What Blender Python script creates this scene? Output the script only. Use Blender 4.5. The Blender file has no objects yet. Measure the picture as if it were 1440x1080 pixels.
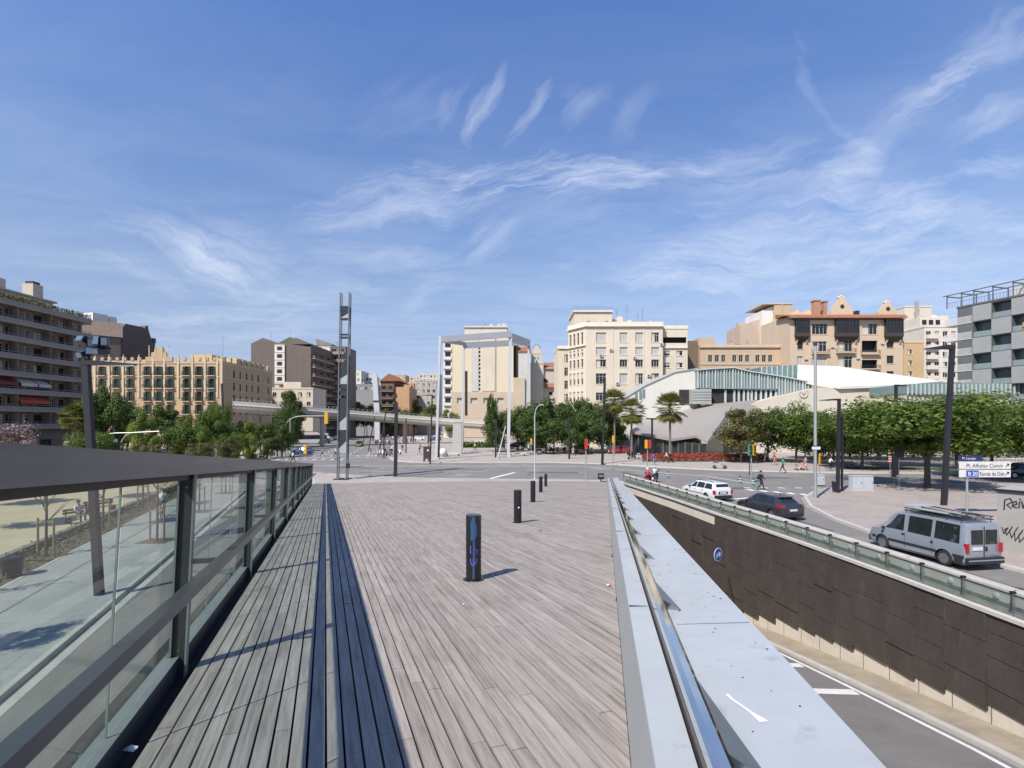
import bpy, bmesh, math, random
from mathutils import Vector, Matrix
R = math.radians
sc = bpy.context.scene
COL = sc.collection
HC = 6.0                       # camera height above the square
F = 720.0                      # focal length in pixels of the 1440 px wide photograph
def gx(px, Y): return (px - 720.0) / F * Y
def gz(py, Y): return HC + (595.0 - py) / F * Y
def gd(px, py):                # point of the flat square seen at a pixel
    Y = F * HC / (py - 595.0)
    return ((px - 720.0) / F * Y, Y)
# ---------------------------------------------------------------- camera
cd = bpy.data.cameras.new('camera'); cam = bpy.data.objects.new('camera', cd); COL.objects.link(cam)
cam.location = (0, 0, HC); cam.rotation_euler = (R(90), 0, 0)
cd.sensor_width = 36; cd.lens = 18.0; cd.shift_y = 55.0 / 1440.0
cd.clip_start = 0.05; cd.clip_end = 9000
sc.camera = cam
# ---------------------------------------------------------------- light
SUN_EL = 48.3; SUN_DIR = Vector((-0.62, -0.785, 0)).normalized()
sd = bpy.data.lights.new('sun', 'SUN'); sun = bpy.data.objects.new('sun', sd); COL.objects.link(sun)
sd.energy = 4.6; sd.angle = R(0.5); sd.color = (1.0, 0.94, 0.85)
_s = Vector((SUN_DIR.x * math.cos(R(SUN_EL)), SUN_DIR.y * math.cos(R(SUN_EL)), math.sin(R(SUN_EL))))
sun.rotation_euler = _s.to_track_quat('Z', 'Y').to_euler(); sun.location = (0, 0, 60)
sc.view_settings.view_transform = 'Standard'; sc.view_settings.look = 'None'
sc.view_settings.exposure = 0.5; sc.view_settings.gamma = 1.0
# ---------------------------------------------------------------- node expression helper
class E:
    def __init__(s, t, k): s.t = t; s.k = k
    def _m(s, op, *a, clamp=False):
        n = s.t.nodes.new('ShaderNodeMath'); n.operation = op; n.use_clamp = clamp
        for i, x in enumerate((s,) + a):
            if isinstance(x, E): s.t.links.new(x.k, n.inputs[i])
            else: n.inputs[i].default_value = x
        return E(s.t, n.outputs[0])
    def __add__(s, o): return s._m('ADD', o)
    def __sub__(s, o): return s._m('SUBTRACT', o)
    def __mul__(s, o): return s._m('MULTIPLY', o)
    def __truediv__(s, o): return s._m('DIVIDE', o)
    def mx(s, o): return s._m('MAXIMUM', o)
    def mn(s, o): return s._m('MINIMUM', o)
    def pw(s, o): return s._m('POWER', o)
    def clamp(s): return s._m('ADD', 0.0, clamp=True)
def mixc(t, fac, a, b):
    n = t.nodes.new('ShaderNodeMix'); n.data_type = 'RGBA'
    for i, x in ((0, fac), (6, a), (7, b)):
        if isinstance(x, E): t.links.new(x.k, n.inputs[i])
        elif hasattr(x, 'node'): t.links.new(x, n.inputs[i])
        elif isinstance(x, (int, float)): n.inputs[i].default_value = x
        else: n.inputs[i].default_value = (*x[:3], 1)
    return n.outputs[2]
def noise(t, vec, scale, detail=3, rough=.55, dist=0.0):
    n = t.nodes.new('ShaderNodeTexNoise'); n.inputs['Scale'].default_value = scale
    n.inputs['Detail'].default_value = detail; n.inputs['Roughness'].default_value = rough
    n.inputs['Distortion'].default_value = dist
    if vec is not None: t.links.new(vec, n.inputs['Vector'])
    return E(t, n.outputs['Fac'])
# ---------------------------------------------------------------- sky with cirrus
w = bpy.data.worlds.new('World'); sc.world = w; w.use_nodes = True
T = w.node_tree; bg = T.nodes['Background']
sky = T.nodes.new('ShaderNodeTexSky'); sky.sky_type = 'NISHITA'; sky.sun_disc = False
sky.sun_elevation = R(SUN_EL); sky.sun_rotation = math.atan2(SUN_DIR.x, SUN_DIR.y)
sky.altitude = 1200; sky.air_density = 1.0; sky.dust_density = 0.9; sky.ozone_density = 3.0
tc = T.nodes.new('ShaderNodeTexCoord')
sp = T.nodes.new('ShaderNodeSeparateXYZ'); T.links.new(tc.outputs['Generated'], sp.inputs[0])
dx, dy, dz = E(T, sp.outputs[0]), E(T, sp.outputs[1]), E(T, sp.outputs[2])
fy = dy.mx(0.08)
U = dx / fy; V = dz / fy                                   # tangent plane of the northern sky
def cvec(a, b, c=0.0):
    n = T.nodes.new('ShaderNodeCombineXYZ')
    for i, x in enumerate((a, b, c)):
        if isinstance(x, E): T.links.new(x.k, n.inputs[i])
        else: n.inputs[i].default_value = x
    return n.outputs[0]
wa = noise(T, cvec(U, V, 3.1), 2.6, 5); wb = noise(T, cvec(U, V, 8.7), 2.6, 5)
U2 = U + (wa - 0.5) * 0.22; V2 = V + (wb - 0.5) * 0.22
# (px, py, half length, half width, angle, curve, strength) of every cirrus wisp
WISPS = [(680,150,62,13,64,.9,.30),(632,140,48,12,62,.8,.17),(748,160,60,10,50,.4,.22),(835,160,58,26,42,.7,.16),
         (770,255,190,26,-3,-.5,.50),(560,290,180,34,6,.5,.34),(255,350,120,26,-28,.6,.26),(200,390,90,16,-28,.4,.20),
         (330,375,120,50,-38,.4,.20),(265,440,110,20,3,.3,.20),(430,410,150,24,12,.3,.18),(560,360,130,22,-8,.5,.18),
         (610,400,60,14,22,.3,.18),(700,345,50,28,50,.6,.20),(800,400,40,10,12,.3,.20),(960,385,130,26,6,-.5,.26),
         (1160,350,290,46,14,.4,.12),(1300,310,210,34,-4,.4,.22),(1060,232,120,26,6,.3,.20),(1200,240,70,18,20,.3,.20),
         (1120,330,260,80,12,.2,.14),(1260,190,250,26,38,-.3,.10),(1400,60,120,34,44,.3,.24),(1330,130,90,26,34,.2,.20),
         (1420,150,110,22,35,.2,.22),(1150,140,110,10,-60,.3,.14),(1430,230,90,24,22,.2,.28),(560,150,90,40,40,.3,.07),
         (880,300,300,70,4,.2,.12),(1330,400,260,60,5,.2,.20),(330,460,240,26,3,.2,.14),(900,160,70,18,60,.2,.10)]
FIB = {}                                                   # fibres along the wisps, one field per wind direction
for an in (62, 40, 8, -28):
    c, s_ = math.cos(R(an)), math.sin(R(an))
    FIB[an] = ((noise(T, cvec((U2 * c + V2 * s_) * 2.4, (V2 * c - U2 * s_) * 15.0, an * .31), 1.9, 6, .66) - 0.28) * 2.3).mx(0.0)
ACC = None
for (px, py, L, W_, an, cv, st) in WISPS:
    u0 = (px - 720) / F; v0 = (595 - py) / F; c, s_ = math.cos(R(an)), math.sin(R(an))
    du = U2 - u0; dv = V2 - v0
    a = (du * c + dv * s_) * (F / (L * 1.2)); b = (dv * c - du * s_) * (F / (W_ * 1.55))
    b = b + (a * a) * (cv * 0.8) - cv * 0.3
    m = ((a * a + b * b) * -1.0 + 1.0).mx(0.0)
    f = FIB[min(FIB, key=lambda q: abs(q - an))]
    m = (f * 1.05 + m.pw(.7) * 1.0 - 1.02).mx(0.0) * m._m('ADD', .25) * (st * .98)
    ACC = m if ACC is None else ACC + m
den = dz.mx(0.06)
veil = noise(T, cvec(dx / den * .8, dy / den * 1.5), 1.3, 6, .65, .6)
veil = ((veil - 0.42) * 1.3).mx(0.0) * ((dz * -1.5) + 1.10).clamp() * 0.42
ACC = (ACC * 1.05 + veil * (dy.mx(0.0)._m('MINIMUM', .5) + .5)).mn(0.62) * (dz * 12.0).clamp()
tn = T.nodes.new('ShaderNodeMix'); tn.data_type = 'RGBA'; tn.blend_type = 'MULTIPLY'; tn.inputs[0].default_value = 1
T.links.new(sky.outputs[0], tn.inputs[6])                  # city air: grey lavender haze low down, deep blue high up
rp = T.nodes.new('ShaderNodeValToRGB'); cr = rp.color_ramp; T.links.new(dz.k, rp.inputs[0])
for i, (q, c) in enumerate(((0.0, (.72, .64, .76)), (.13, (.88, .73, .74)), (.24, (1.16, 1.0, .93)), (.34, (1.14, 1.07, 1.09)), (.62, (.94, 1.10, 1.40)))):
    e = cr.elements[i] if i < 2 else cr.elements.new(q); e.position = q; e.color = (*c, 1)
T.links.new(rp.outputs[0], tn.inputs[7])
mm = mixc(T, ACC, tn.outputs[2], (5.9, 6.2, 6.9))
T.links.new(mm, bg.inputs['Color']); bg.inputs['Strength'].default_value = 0.118
w.cycles.sampling_method = 'MANUAL'; w.cycles.sample_map_resolution = 256
# ---------------------------------------------------------------- materials
MATS = {}
def mat(name, col, rough=.6, metal=0., var=.12, scale=1.5, bump=0., bscale=20., col2=None, spots=None, stretch=None, ior=None, coat=0.):
    if name in MATS: return MATS[name]
    m = bpy.data.materials.new(name); m.use_nodes = True; t = m.node_tree
    p = t.nodes['Principled BSDF']; p.inputs['Roughness'].default_value = rough; p.inputs['Metallic'].default_value = metal
    if coat: p.inputs['Coat Weight'].default_value = coat; p.inputs['Coat Roughness'].default_value = .06
    co = t.nodes.new('ShaderNodeTexCoord'); vec = co.outputs['Object']
    if stretch:
        mp = t.nodes.new('ShaderNodeMapping'); mp.inputs['Scale'].default_value = stretch
        t.links.new(vec, mp.inputs['Vector']); vec = mp.outputs[0]
    c2 = col2 or tuple(max(0, x * (1 - var * 2)) for x in col)
    n1 = noise(t, vec, scale, 5, .6); n2 = noise(t, vec, scale * 7.3, 3, .6)
    f = ((n1 * .65 + n2 * .35 - .5) * 2.6 + .5).clamp()
    c = mixc(t, f, col, c2)
    if spots:                                              # (colour, scale, threshold, softness)
        q = noise(t, vec, spots[1], 4, .6)
        g = ((q - spots[2]) * spots[3]).clamp()
        c = mixc(t, g, c, spots[0])
    t.links.new(c, p.inputs['Base Color'])
    if bump:
        b = t.nodes.new('ShaderNodeBump'); b.inputs['Strength'].default_value = min(1, bump); b.inputs['Distance'].default_value = .02
        t.links.new(noise(t, vec, bscale, 4).k, b.inputs['Height']); t.links.new(b.outputs[0], p.inputs['Normal'])
    MATS[name] = m; return m
def tile_mat(name, col, col2, joint, sx, sy, off=.5, rough=.85, gap=.012, rot=0., var=.08, stain=None):
    """paving of rectangular slabs, object coordinates in metres"""
    m = bpy.data.materials.new(name); m.use_nodes = True; t = m.node_tree; p = t.nodes['Principled BSDF']
    p.inputs['Roughness'].default_value = rough
    co = t.nodes.new('ShaderNodeTexCoord'); mp = t.nodes.new('ShaderNodeMapping'); mp.inputs['Rotation'].default_value = (0, 0, rot)
    t.links.new(co.outputs['Object'], mp.inputs['Vector'])
    b = t.nodes.new('ShaderNodeTexBrick'); b.offset = off; b.inputs['Scale'].default_value = 1.0
    b.inputs['Brick Width'].default_value = sx; b.inputs['Row Height'].default_value = sy; b.inputs['Mortar Size'].default_value = gap
    b.inputs['Color1'].default_value = (*col, 1); b.inputs['Color2'].default_value = (*col2, 1); b.inputs['Mortar'].default_value = (*joint, 1)
    t.links.new(mp.outputs[0], b.inputs['Vector'])
    n1 = noise(t, co.outputs['Object'], .35, 6, .65); n2 = noise(t, co.outputs['Object'], 9, 3)
    f = ((n1 - .5) * 2.2 + (n2 - .5) * .8 + .4).clamp()
    dark = t.nodes.new('ShaderNodeMix'); dark.data_type = 'RGBA'; dark.blend_type = 'MULTIPLY'
    t.links.new((f * .9).k, dark.inputs[0]); t.links.new(b.outputs['Color'], dark.inputs[6]); dark.inputs[7].default_value = (*(stain or (.72, .70, .68)), 1)
    t.links.new(dark.outputs[2], p.inputs['Base Color'])
    bu = t.nodes.new('ShaderNodeBump'); bu.inputs['Strength'].default_value = .4; bu.inputs['Distance'].default_value = .01; bu.invert = True
    t.links.new(b.outputs['Fac'], bu.inputs['Height']); t.links.new(bu.outputs[0], p.inputs['Normal'])
    MATS[name] = m; return m
def glass_mat(name, tint=(.75, .85, .82), alpha=.75, rough=.02):
    """thin pane: tinted transparency with a mirror-like sky reflection at grazing angles"""
    m = bpy.data.materials.new(name); m.use_nodes = True; t = m.node_tree; out = t.nodes['Material Output']
    t.nodes.remove(t.nodes['Principled BSDF'])
    tr = t.nodes.new('ShaderNodeBsdfTransparent'); tr.inputs[0].default_value = (*tint, 1)
    gl = t.nodes.new('ShaderNodeBsdfGlossy'); gl.inputs['Roughness'].default_value = rough
    df = t.nodes.new('ShaderNodeBsdfDiffuse'); co = t.nodes.new('ShaderNodeTexCoord')
    dirt = ((noise(t, co.outputs['Object'], 1.7, 6, .7) - .42) * .5).clamp() + (1 - alpha)
    df.inputs[0].default_value = (.36, .46, .40, 1)
    m0 = t.nodes.new('ShaderNodeMixShader'); t.links.new(dirt.k, m0.inputs[0]); t.links.new(tr.outputs[0], m0.inputs[1]); t.links.new(df.outputs[0], m0.inputs[2])
    lw = t.nodes.new('ShaderNodeLayerWeight'); fr = E(t, lw.outputs['Facing']).pw(5.0) * .9 + .05
    mx = t.nodes.new('ShaderNodeMixShader'); t.links.new(fr.k, mx.inputs[0]); t.links.new(m0.outputs[0], mx.inputs[1]); t.links.new(gl.outputs[0], mx.inputs[2])
    t.links.new(mx.outputs[0], out.inputs['Surface']); MATS[name] = m; return m
def attr_mat(name, c1, c2, rough=.7, transl=0., grain=None, spots=None):
    """colour between c1 and c2 by the face attribute 'tone'"""
    m = bpy.data.materials.new(name); m.use_nodes = True; t = m.node_tree; p = t.nodes['Principled BSDF']; out = t.nodes['Material Output']
    p.inputs['Roughness'].default_value = rough
    a = t.nodes.new('ShaderNodeAttribute'); a.attribute_name = 'tone'; f = E(t, a.outputs['Fac'])
    c = mixc(t, f, c1, c2); co = t.nodes.new('ShaderNodeTexCoord')
    if grain:
        mp = t.nodes.new('ShaderNodeMapping'); mp.inputs['Scale'].default_value = grain; t.links.new(co.outputs['Object'], mp.inputs['Vector'])
        g = noise(t, mp.outputs[0], 1.0, 6, .7)
        mu = t.nodes.new('ShaderNodeMix'); mu.data_type = 'RGBA'; mu.blend_type = 'MULTIPLY'
        t.links.new(((g - .41) * 3.4).clamp().k, mu.inputs[0]); t.links.new(c, mu.inputs[6]); mu.inputs[7].default_value = (.55, .51, .48, 1); c = mu.outputs[2]
        big = noise(t, co.outputs['Object'], .55, 5, .65)
        mu = t.nodes.new('ShaderNodeMix'); mu.data_type = 'RGBA'; mu.blend_type = 'MULTIPLY'
        t.links.new(((big - .5) * 2.6).clamp().k, mu.inputs[0]); t.links.new(c, mu.inputs[6]); mu.inputs[7].default_value = (.70, .68, .66, 1); c = mu.outputs[2]
        bu = t.nodes.new('ShaderNodeBump'); bu.inputs['Strength'].default_value = .5; bu.inputs['Distance'].default_value = .004
        t.links.new(g.k, bu.inputs['Height']); t.links.new(bu.outputs[0], p.inputs['Normal'])
    if spots:
        for (sc_, s0, s1, s2) in spots:
            q = noise(t, co.outputs['Object'], s0, 4, .6); c = mixc(t, ((q - s1) * s2).clamp(), c, sc_)
    t.links.new(c, p.inputs['Base Color'])
    if transl:
        p.inputs['Specular IOR Level'].default_value = .3
        tl = t.nodes.new('ShaderNodeBsdfTranslucent'); t.links.new(mixc(t, .35, c, (.30, .42, .03)), tl.inputs[0])
        mx = t.nodes.new('ShaderNodeMixShader'); mx.inputs[0].default_value = transl
        t.links.new(p.outputs[0], mx.inputs[1]); t.links.new(tl.outputs[0], mx.inputs[2]); t.links.new(mx.outputs[0], out.inputs['Surface'])
    MATS[name] = m; return m
# ---------------------------------------------------------------- mesh helper
class MB:
    def __init__(s): s.v = []; s.f = []; s.m = []; s.tone = None
    def pts(s, P): i = len(s.v); s.v += [tuple(p) for p in P]; return i
    def face(s, P, m=0): i = s.pts(P); s.f.append(tuple(range(i, i + len(P)))); s.m.append(m)
    def box(s, c, d, m=0, rz=0., M=None):
        hx, hy, hz = d[0] / 2, d[1] / 2, d[2] / 2
        P = [Vector((x * hx, y * hy, z * hz)) for z in (-1, 1) for y in (-1, 1) for x in (-1, 1)]
        if M is not None: P = [M @ p for p in P]
        if rz: P = [Matrix.Rotation(rz, 3, 'Z') @ p for p in P]
        i = s.pts([p + Vector(c) for p in P])
        for q in ((0, 2, 3, 1), (4, 5, 7, 6), (0, 1, 5, 4), (2, 6, 7, 3), (0, 4, 6, 2), (1, 3, 7, 5)):
            s.f.append(tuple(i + k for k in q)); s.m.append(m)
    def bb(s, x0, x1, y0, y1, z0, z1, m=0): s.box(((x0 + x1) / 2, (y0 + y1) / 2, (z0 + z1) / 2), (abs(x1 - x0), abs(y1 - y0), abs(z1 - z0)), m)
    def prism(s, poly, z0, z1, m=0, ax='z', mside=None):
        """polygon extruded along an axis; ax 'z': (x,y), 'y': (x,z), 'x': (y,z)"""
        fn = {'z': lambda a, b, c: (a, b, c), 'y': lambda a, b, c: (a, c, b), 'x': lambda a, b, c: (c, a, b)}[ax]
        n = len(poly); i = s.pts([fn(a, b, z0) for a, b in poly] + [fn(a, b, z1) for a, b in poly])
        A = sum(poly[k][0] * poly[(k + 1) % n][1] - poly[(k + 1) % n][0] * poly[k][1] for k in range(n))
        fl = (A > 0) ^ (ax == 'y')
        lo = tuple(range(i, i + n)); hi = tuple(range(i + n, i + 2 * n))
        s.f += [lo[::-1] if fl else lo, hi if fl else hi[::-1]]; s.m += [m, m]
        for k in range(n):
            k2 = (k + 1) % n; q = (i + k, i + k2, i + n + k2, i + n + k)
            s.f.append(q if fl else q[::-1]); s.m.append(m if mside is None else mside)
    def tube(s, P, r, n=8, m=0, cap=True):
        P = [Vector(p) for p in P]; rr = r if isinstance(r, (list, tuple)) else [r] * len(P); rings = []
        for k, p in enumerate(P):
            d = (P[min(k + 1, len(P) - 1)] - P[max(k - 1, 0)]).normalized()
            a = d.cross(Vector((0, 0, 1)) if abs(d.z) < .95 else Vector((0, 1, 0))).normalized(); b = d.cross(a)
            rings.append(s.pts([p + (a * math.cos(2 * math.pi * j / n) + b * math.sin(2 * math.pi * j / n)) * rr[k] for j in range(n)]))
        for k in range(len(P) - 1):
            for j in range(n):
                j2 = (j + 1) % n; s.f.append((rings[k] + j, rings[k] + j2, rings[k + 1] + j2, rings[k + 1] + j)); s.m.append(m)
        if cap:
            s.f.append(tuple(rings[0] + j for j in range(n))[::-1]); s.f.append(tuple(rings[-1] + j for j in range(n))); s.m += [m, m]
    def lathe(s, prof, c=(0, 0, 0), n=16, m=0, ax='z'):
        rings = []
        for (r, z) in prof:
            ring = []
            for j in range(n):
                a = 2 * math.pi * j / n; x, y = r * math.cos(a), r * math.sin(a)
                q = {'z': (x, y, z), 'y': (x, z, y), 'x': (z, x, y)}[ax]; ring.append((q[0] + c[0], q[1] + c[1], q[2] + c[2]))
            rings.append(s.pts(ring))
        for k in range(len(prof) - 1):
            for j in range(n):
                j2 = (j + 1) % n; s.f.append((rings[k] + j, rings[k] + j2, rings[k + 1] + j2, rings[k + 1] + j)); s.m.append(m)
        s.f.append(tuple(rings[0] + j for j in range(n))[::-1]); s.f.append(tuple(rings[-1] + j for j in range(n))); s.m += [m, m]
    def ball(s, c, r, n=10, m=0):
        rx, ry, rz = r if isinstance(r, (tuple, list)) else (r, r, r); K = max(4, n // 2)
        i0 = len(s.v); s.lathe([(max(1e-3, math.sin(math.pi * k / K)), -math.cos(math.pi * k / K)) for k in range(K + 1)], n=n, m=m)
        for i in range(i0, len(s.v)): x, y, z = s.v[i]; s.v[i] = (c[0] + x * rx, c[1] + y * ry, c[2] + z * rz)
    def sweep(s, prof, path, m=0, up=Vector((0, 0, 1)), cap=True):
        """profile (lateral, height) swept along a path; lateral is to the right of travel"""
        P = [Vector(p) for p in path]; n = len(prof); rings = []
        for k, p in enumerate(P):
            d = Vector((0, 0, 0))
            if k > 0: d += (P[k] - P[k - 1]).normalized()
            if k < len(P) - 1: d += (P[k + 1] - P[k]).normalized()
            d.normalize(); rt = d.cross(up).normalized()
            rings.append(s.pts([p + rt * a + up * b for a, b in prof]))
        for k in range(len(P) - 1):
            for j in range(n):
                j2 = (j + 1) % n; s.f.append((rings[k] + j, rings[k + 1] + j, rings[k + 1] + j2, rings[k] + j2)); s.m.append(m)
        if cap: s.f.append(tuple(rings[0] + j for j in range(n))); s.f.append(tuple(rings[-1] + j for j in range(n))[::-1]); s.m += [m, m]
    def mesh(s, name, mats, smooth=False):
        me = bpy.data.meshes.new(name); me.from_pydata(s.v, [], s.f)
        for q in (mats if isinstance(mats, (list, tuple)) else [mats]): me.materials.append(q)
        me.polygons.foreach_set('material_index', s.m)
        if s.tone is not None:
            a = me.attributes.new('tone', 'FLOAT', 'FACE'); a.data.foreach_set('value', s.tone)
        if smooth:
            me.polygons.foreach_set('use_smooth', [True] * len(me.polygons)); me.set_sharp_from_angle(angle=R(smooth if smooth is not True else 40))
        me.update(); return me
    def build(s, name, mats, parent=None, smooth=False, loc=None, rz=None, fix=False):
        me = s.mesh(name, mats, smooth)
        if fix:
            bm = bmesh.new(); bm.from_mesh(me); bmesh.ops.remove_doubles(bm, verts=bm.verts, dist=1e-5); bmesh.ops.recalc_face_normals(bm, faces=bm.faces); bm.to_mesh(me); bm.free()
        return link(name, me, parent, loc, rz)
def link(name, me, parent=None, loc=None, rz=None):
    o = bpy.data.objects.new(name, me); COL.objects.link(o)
    if parent: o.parent = parent
    if loc is not None: o.location = loc
    if rz is not None: o.rotation_euler = (0, 0, rz)
    return o
def tag(o, label=None, cat=None, group=None, kind=None):
    if label: o['label'] = label
    if cat: o['category'] = cat
    if group: o['group'] = group
    if kind: o['kind'] = kind
    return o
def thing(name, label, cat, loc=(0, 0, 0), rz=0., group=None):
    return tag(link(name, None, None, loc, rz), label, cat, group)
def struct(name, mb, mats, smooth=False): return tag(mb.build(name, mats, smooth=smooth), kind='structure')
def copy_tree(o, loc=None, rz=None, label=None, group=None, scale=None, parent=None):
    c = o.copy(); COL.objects.link(c)
    if parent is not None: c.parent = parent
    for ch in list(o.children): copy_tree(ch, parent=c)
    if loc is not None: c.location = loc
    if rz is not None: c.rotation_euler = (0, 0, rz)
    if scale is not None: c.scale = scale if isinstance(scale, (tuple, list)) else (scale,) * 3
    if label: c['label'] = label
    if group: c['group'] = group
    return c
def text_mesh(name, body, size, m, parent, loc, rot, depth=.004, align='LEFT', bold=0.0, xs=1.0):
    cu = bpy.data.curves.new(name, 'FONT'); cu.body = body; cu.size = size; cu.extrude = depth; cu.align_x = align; cu.offset = bold
    o = bpy.data.objects.new(name, cu); COL.objects.link(o); bpy.context.view_layer.update()
    me = bpy.data.meshes.new_from_object(o.evaluated_get(bpy.context.evaluated_depsgraph_get()))
    bpy.data.objects.remove(o); bpy.data.curves.remove(cu); me.materials.clear(); me.materials.append(m)
    t = link(name, me, parent, loc); t.rotation_euler = rot; t.scale = (xs, 1, 1); return t
# ================================================================ SETTING: ground, roads, ramp, underpass
random.seed(7)
DS = 0.0806; DH = 4.3                                    # ramp: Z = DH - DS*Y
def dz_(Y): return DH - DS * Y
M_asph = mat('asphalt', (.195, .182, .168), .9, var=.12, scale=.5, bump=.3, bscale=60, spots=((.25, .235, .22), .21, .56, 6))
M_asph2 = mat('asphalt_underpass', (.185, .172, .16), .9, var=.14, scale=.7, bump=.3, bscale=60)
M_pave = tile_mat('square_paving', (.40, .355, .31), (.36, .32, .28), (.25, .225, .20), .6, .4)
M_pave_pink = tile_mat('island_paving', (.37, .32, .285), (.33, .285, .255), (.22, .20, .18), .3, .3)
M_walk = tile_mat('walk_paving', (.36, .36, .34), (.32, .32, .31), (.22, .22, .21), 2.4, 1.2, rot=-.349)
M_kerb = mat('kerb_stone', (.46, .44, .40), .85, var=.12, scale=1.2, bump=.2)
M_mark = mat('road_paint', (.72, .71, .68), .7, var=.12, scale=1.5, spots=((.25, .24, .23), 4.5, .60, 6))
M_sand = mat('park_sand', (.50, .40, .27), .95, var=.10, scale=.5, bump=.2, bscale=30)
M_earth = mat('bed_earth', (.17, .125, .085), .95, var=.25, scale=3, bump=.5, bscale=25)
M_conc = mat('concrete', (.50, .47, .42), .85, var=.12, scale=.9, bump=.15, bscale=14, spots=((.33, .31, .28), .55, .58, 5))
M_conc_lt = mat('pale_concrete', (.60, .54, .44), .85, var=.1, scale=.8, bump=.15, spots=((.42, .36, .28), .7, .60, 5))
# --- base sheet with the opening of the underpass
WALL = [(15.3, -60), (15.3, 15), (15.0, 20), (14.5, 26), (13.75, 32), (12.8, 40), (11.75, 47), (10.95, 52.3)]
TL = [(3.2, -60), (3.2, 20), (3.0, 52.3)]
g = MB(); BIG = 3000
g.face([(WALL[k][0], WALL[k][1], 0) for k in range(len(WALL))] + [(BIG, 52.3, 0), (BIG, -60, 0)])
g.face([(-BIG, -60, 0), (3.2, -60, 0), (3.2, 20, 0), (3.0, 52.3, 0), (-BIG, 52.3, 0)])
g.face([(-BIG, 52.3, 0), (3.0, 52.3, 0), (10.95, 52.3, 0), (BIG, 52.3, 0), (BIG, BIG, 0), (-BIG, BIG, 0)])
g.face([(-BIG, -BIG, 0), (BIG, -BIG, 0), (BIG, -60, 0), (15.3, -60, 0), (3.2, -60, 0), (-BIG, -60, 0)])
struct('ground', g, M_pave)
def sheet(name, poly, z, m):
    b = MB(); b.face([(x, y, z) for x, y in poly]); return struct(name, b, m)
def RX(Y): return -1.085 - .3644 * Y                      # left edge of the boards
def LP(dx, Y): return (RX(Y) - dx, Y)
# --- carriageways
def off_wall(d): return [(x + d, y) for x, y in WALL]
cross = [(-140, 66), (-60, 66), (-24.7, 63.0), (-16, 58.2), (-9.3, 56), (1.5, 54.9), (9.5, 54.2), (11.6, 53.0)] + [(x + .55, y) for x, y in WALL[::-1]] + \
        [(20.6, -60), (20.6, 14), (20.45, 20), (19.7, 25), (19.4, 28), (19.85, 32), (21.1, 36.6), (23.2, 41), (26.5, 45.2), (31, 48.4), (37, 50), (140, 51.5), (140, 62), (60, 60), (40, 60.5), (27, 64), (20, 68.5), (12, 75), (6, 77), (-15, 77), (-19, 81), (-22, 90),
         (-30, 125), (-47, 216), (-70, 360), (-110, 520), (-150, 520), (-100, 300), (-88, 216), (-64, 150), (-45, 100), (-41, 86), (-46, 80), (-60, 78), (-140, 78)]
sheet('road', cross, .004, M_asph)
sheet('side_street', [LP(.35, -60), LP(.35, 46), LP(5.9, 46), LP(5.9, -60)], .004, M_asph)
sheet('side_street', [LP(.3, 46), (-24.7, 63.0), (-60, 66), LP(16, 57), LP(5.9, 46)], .0045, M_asph)
def slab(name, poly, h, m, kerb=True, kw=.22):
    b = MB(); b.prism(poly, 0.001, h, 0); o = struct(name, b, m)
    if kerb:
        k = MB(); P = [(x, y, 0) for x, y in poly] + [(poly[0][0], poly[0][1], 0)]
        k.sweep([(-kw, .003), (-kw, h + .006), (-.02, h + .006), (0.02, h - .02), (0.02, .003)] if sum(poly[i][0] * poly[(i + 1) % len(poly)][1] - poly[(i + 1) % len(poly)][0] * poly[i][1] for i in range(len(poly))) > 0
                else [(kw, .003), (kw, h + .006), (.02, h + .006), (-.02, h - .02), (-.02, .003)], P, cap=False)
        struct('kerb', k, M_kerb)
    return o
# traffic island on the right, left walk, park
slab('traffic_island', [(20.7, -60), (20.7, 14), (20.55, 20), (19.8, 25), (19.5, 28), (19.95, 32), (21.2, 36.5), (23.3, 40.9), (26.6, 45.0), (31, 48.1), (37, 49.7), (140, 51), (140, -60)], .13, M_pave_pink)
slab('left_walk', [LP(10.6, -60), LP(5.9, -60), LP(5.9, 50), LP(10.6, 50)], .13, M_walk)
slab('far_walk', [(-140, 78.4), (-60, 78.4), (-46, 80.4), (-41.4, 86), (-45.4, 100), (-64.4, 150), (-88.4, 216), (-140, 216)], .13, M_pave)
slab('square_pavement', [(-15, 77.4), (6, 77.4), (12, 75.4), (20, 68.9), (27, 64.4), (40, 60.9), (60, 60.4), (140, 62.4), (140, 230), (-46.6, 216), (-29.6, 125), (-21.6, 90), (-18.6, 81)], .12, M_pave)
slab('near_pavement', [LP(.0, 45.6), (-9.5, 50.5), (3, 52.6), (10.6, 52.7), (11.2, 52.9), (9.4, 53.8), (1.5, 54.5), (-9.3, 55.6), (-16, 57.8), (-24.4, 62.5)], .05, M_pave)
sheet('park_ground', [LP(12.6, -60), LP(12.6, 56), (-110, 76), (-160, 76), (-160, -60)], .02, M_sand)
sheet('planting_bed', [LP(10.7, -60), LP(10.7, 50), LP(12.5, 50), LP(12.5, -60)], .10, M_earth)
# gutter channel lines along the left walk
for dx, wd, z, mm_, nm in ((5.55, .32, .009, M_kerb, 'gutter'), (8.9, .10, .134, M_asph, 'drain_channel')):
    sheet(nm, [LP(dx, -60), LP(dx, 49), LP(dx + wd, 49), LP(dx + wd, -60)], z, mm_)
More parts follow.
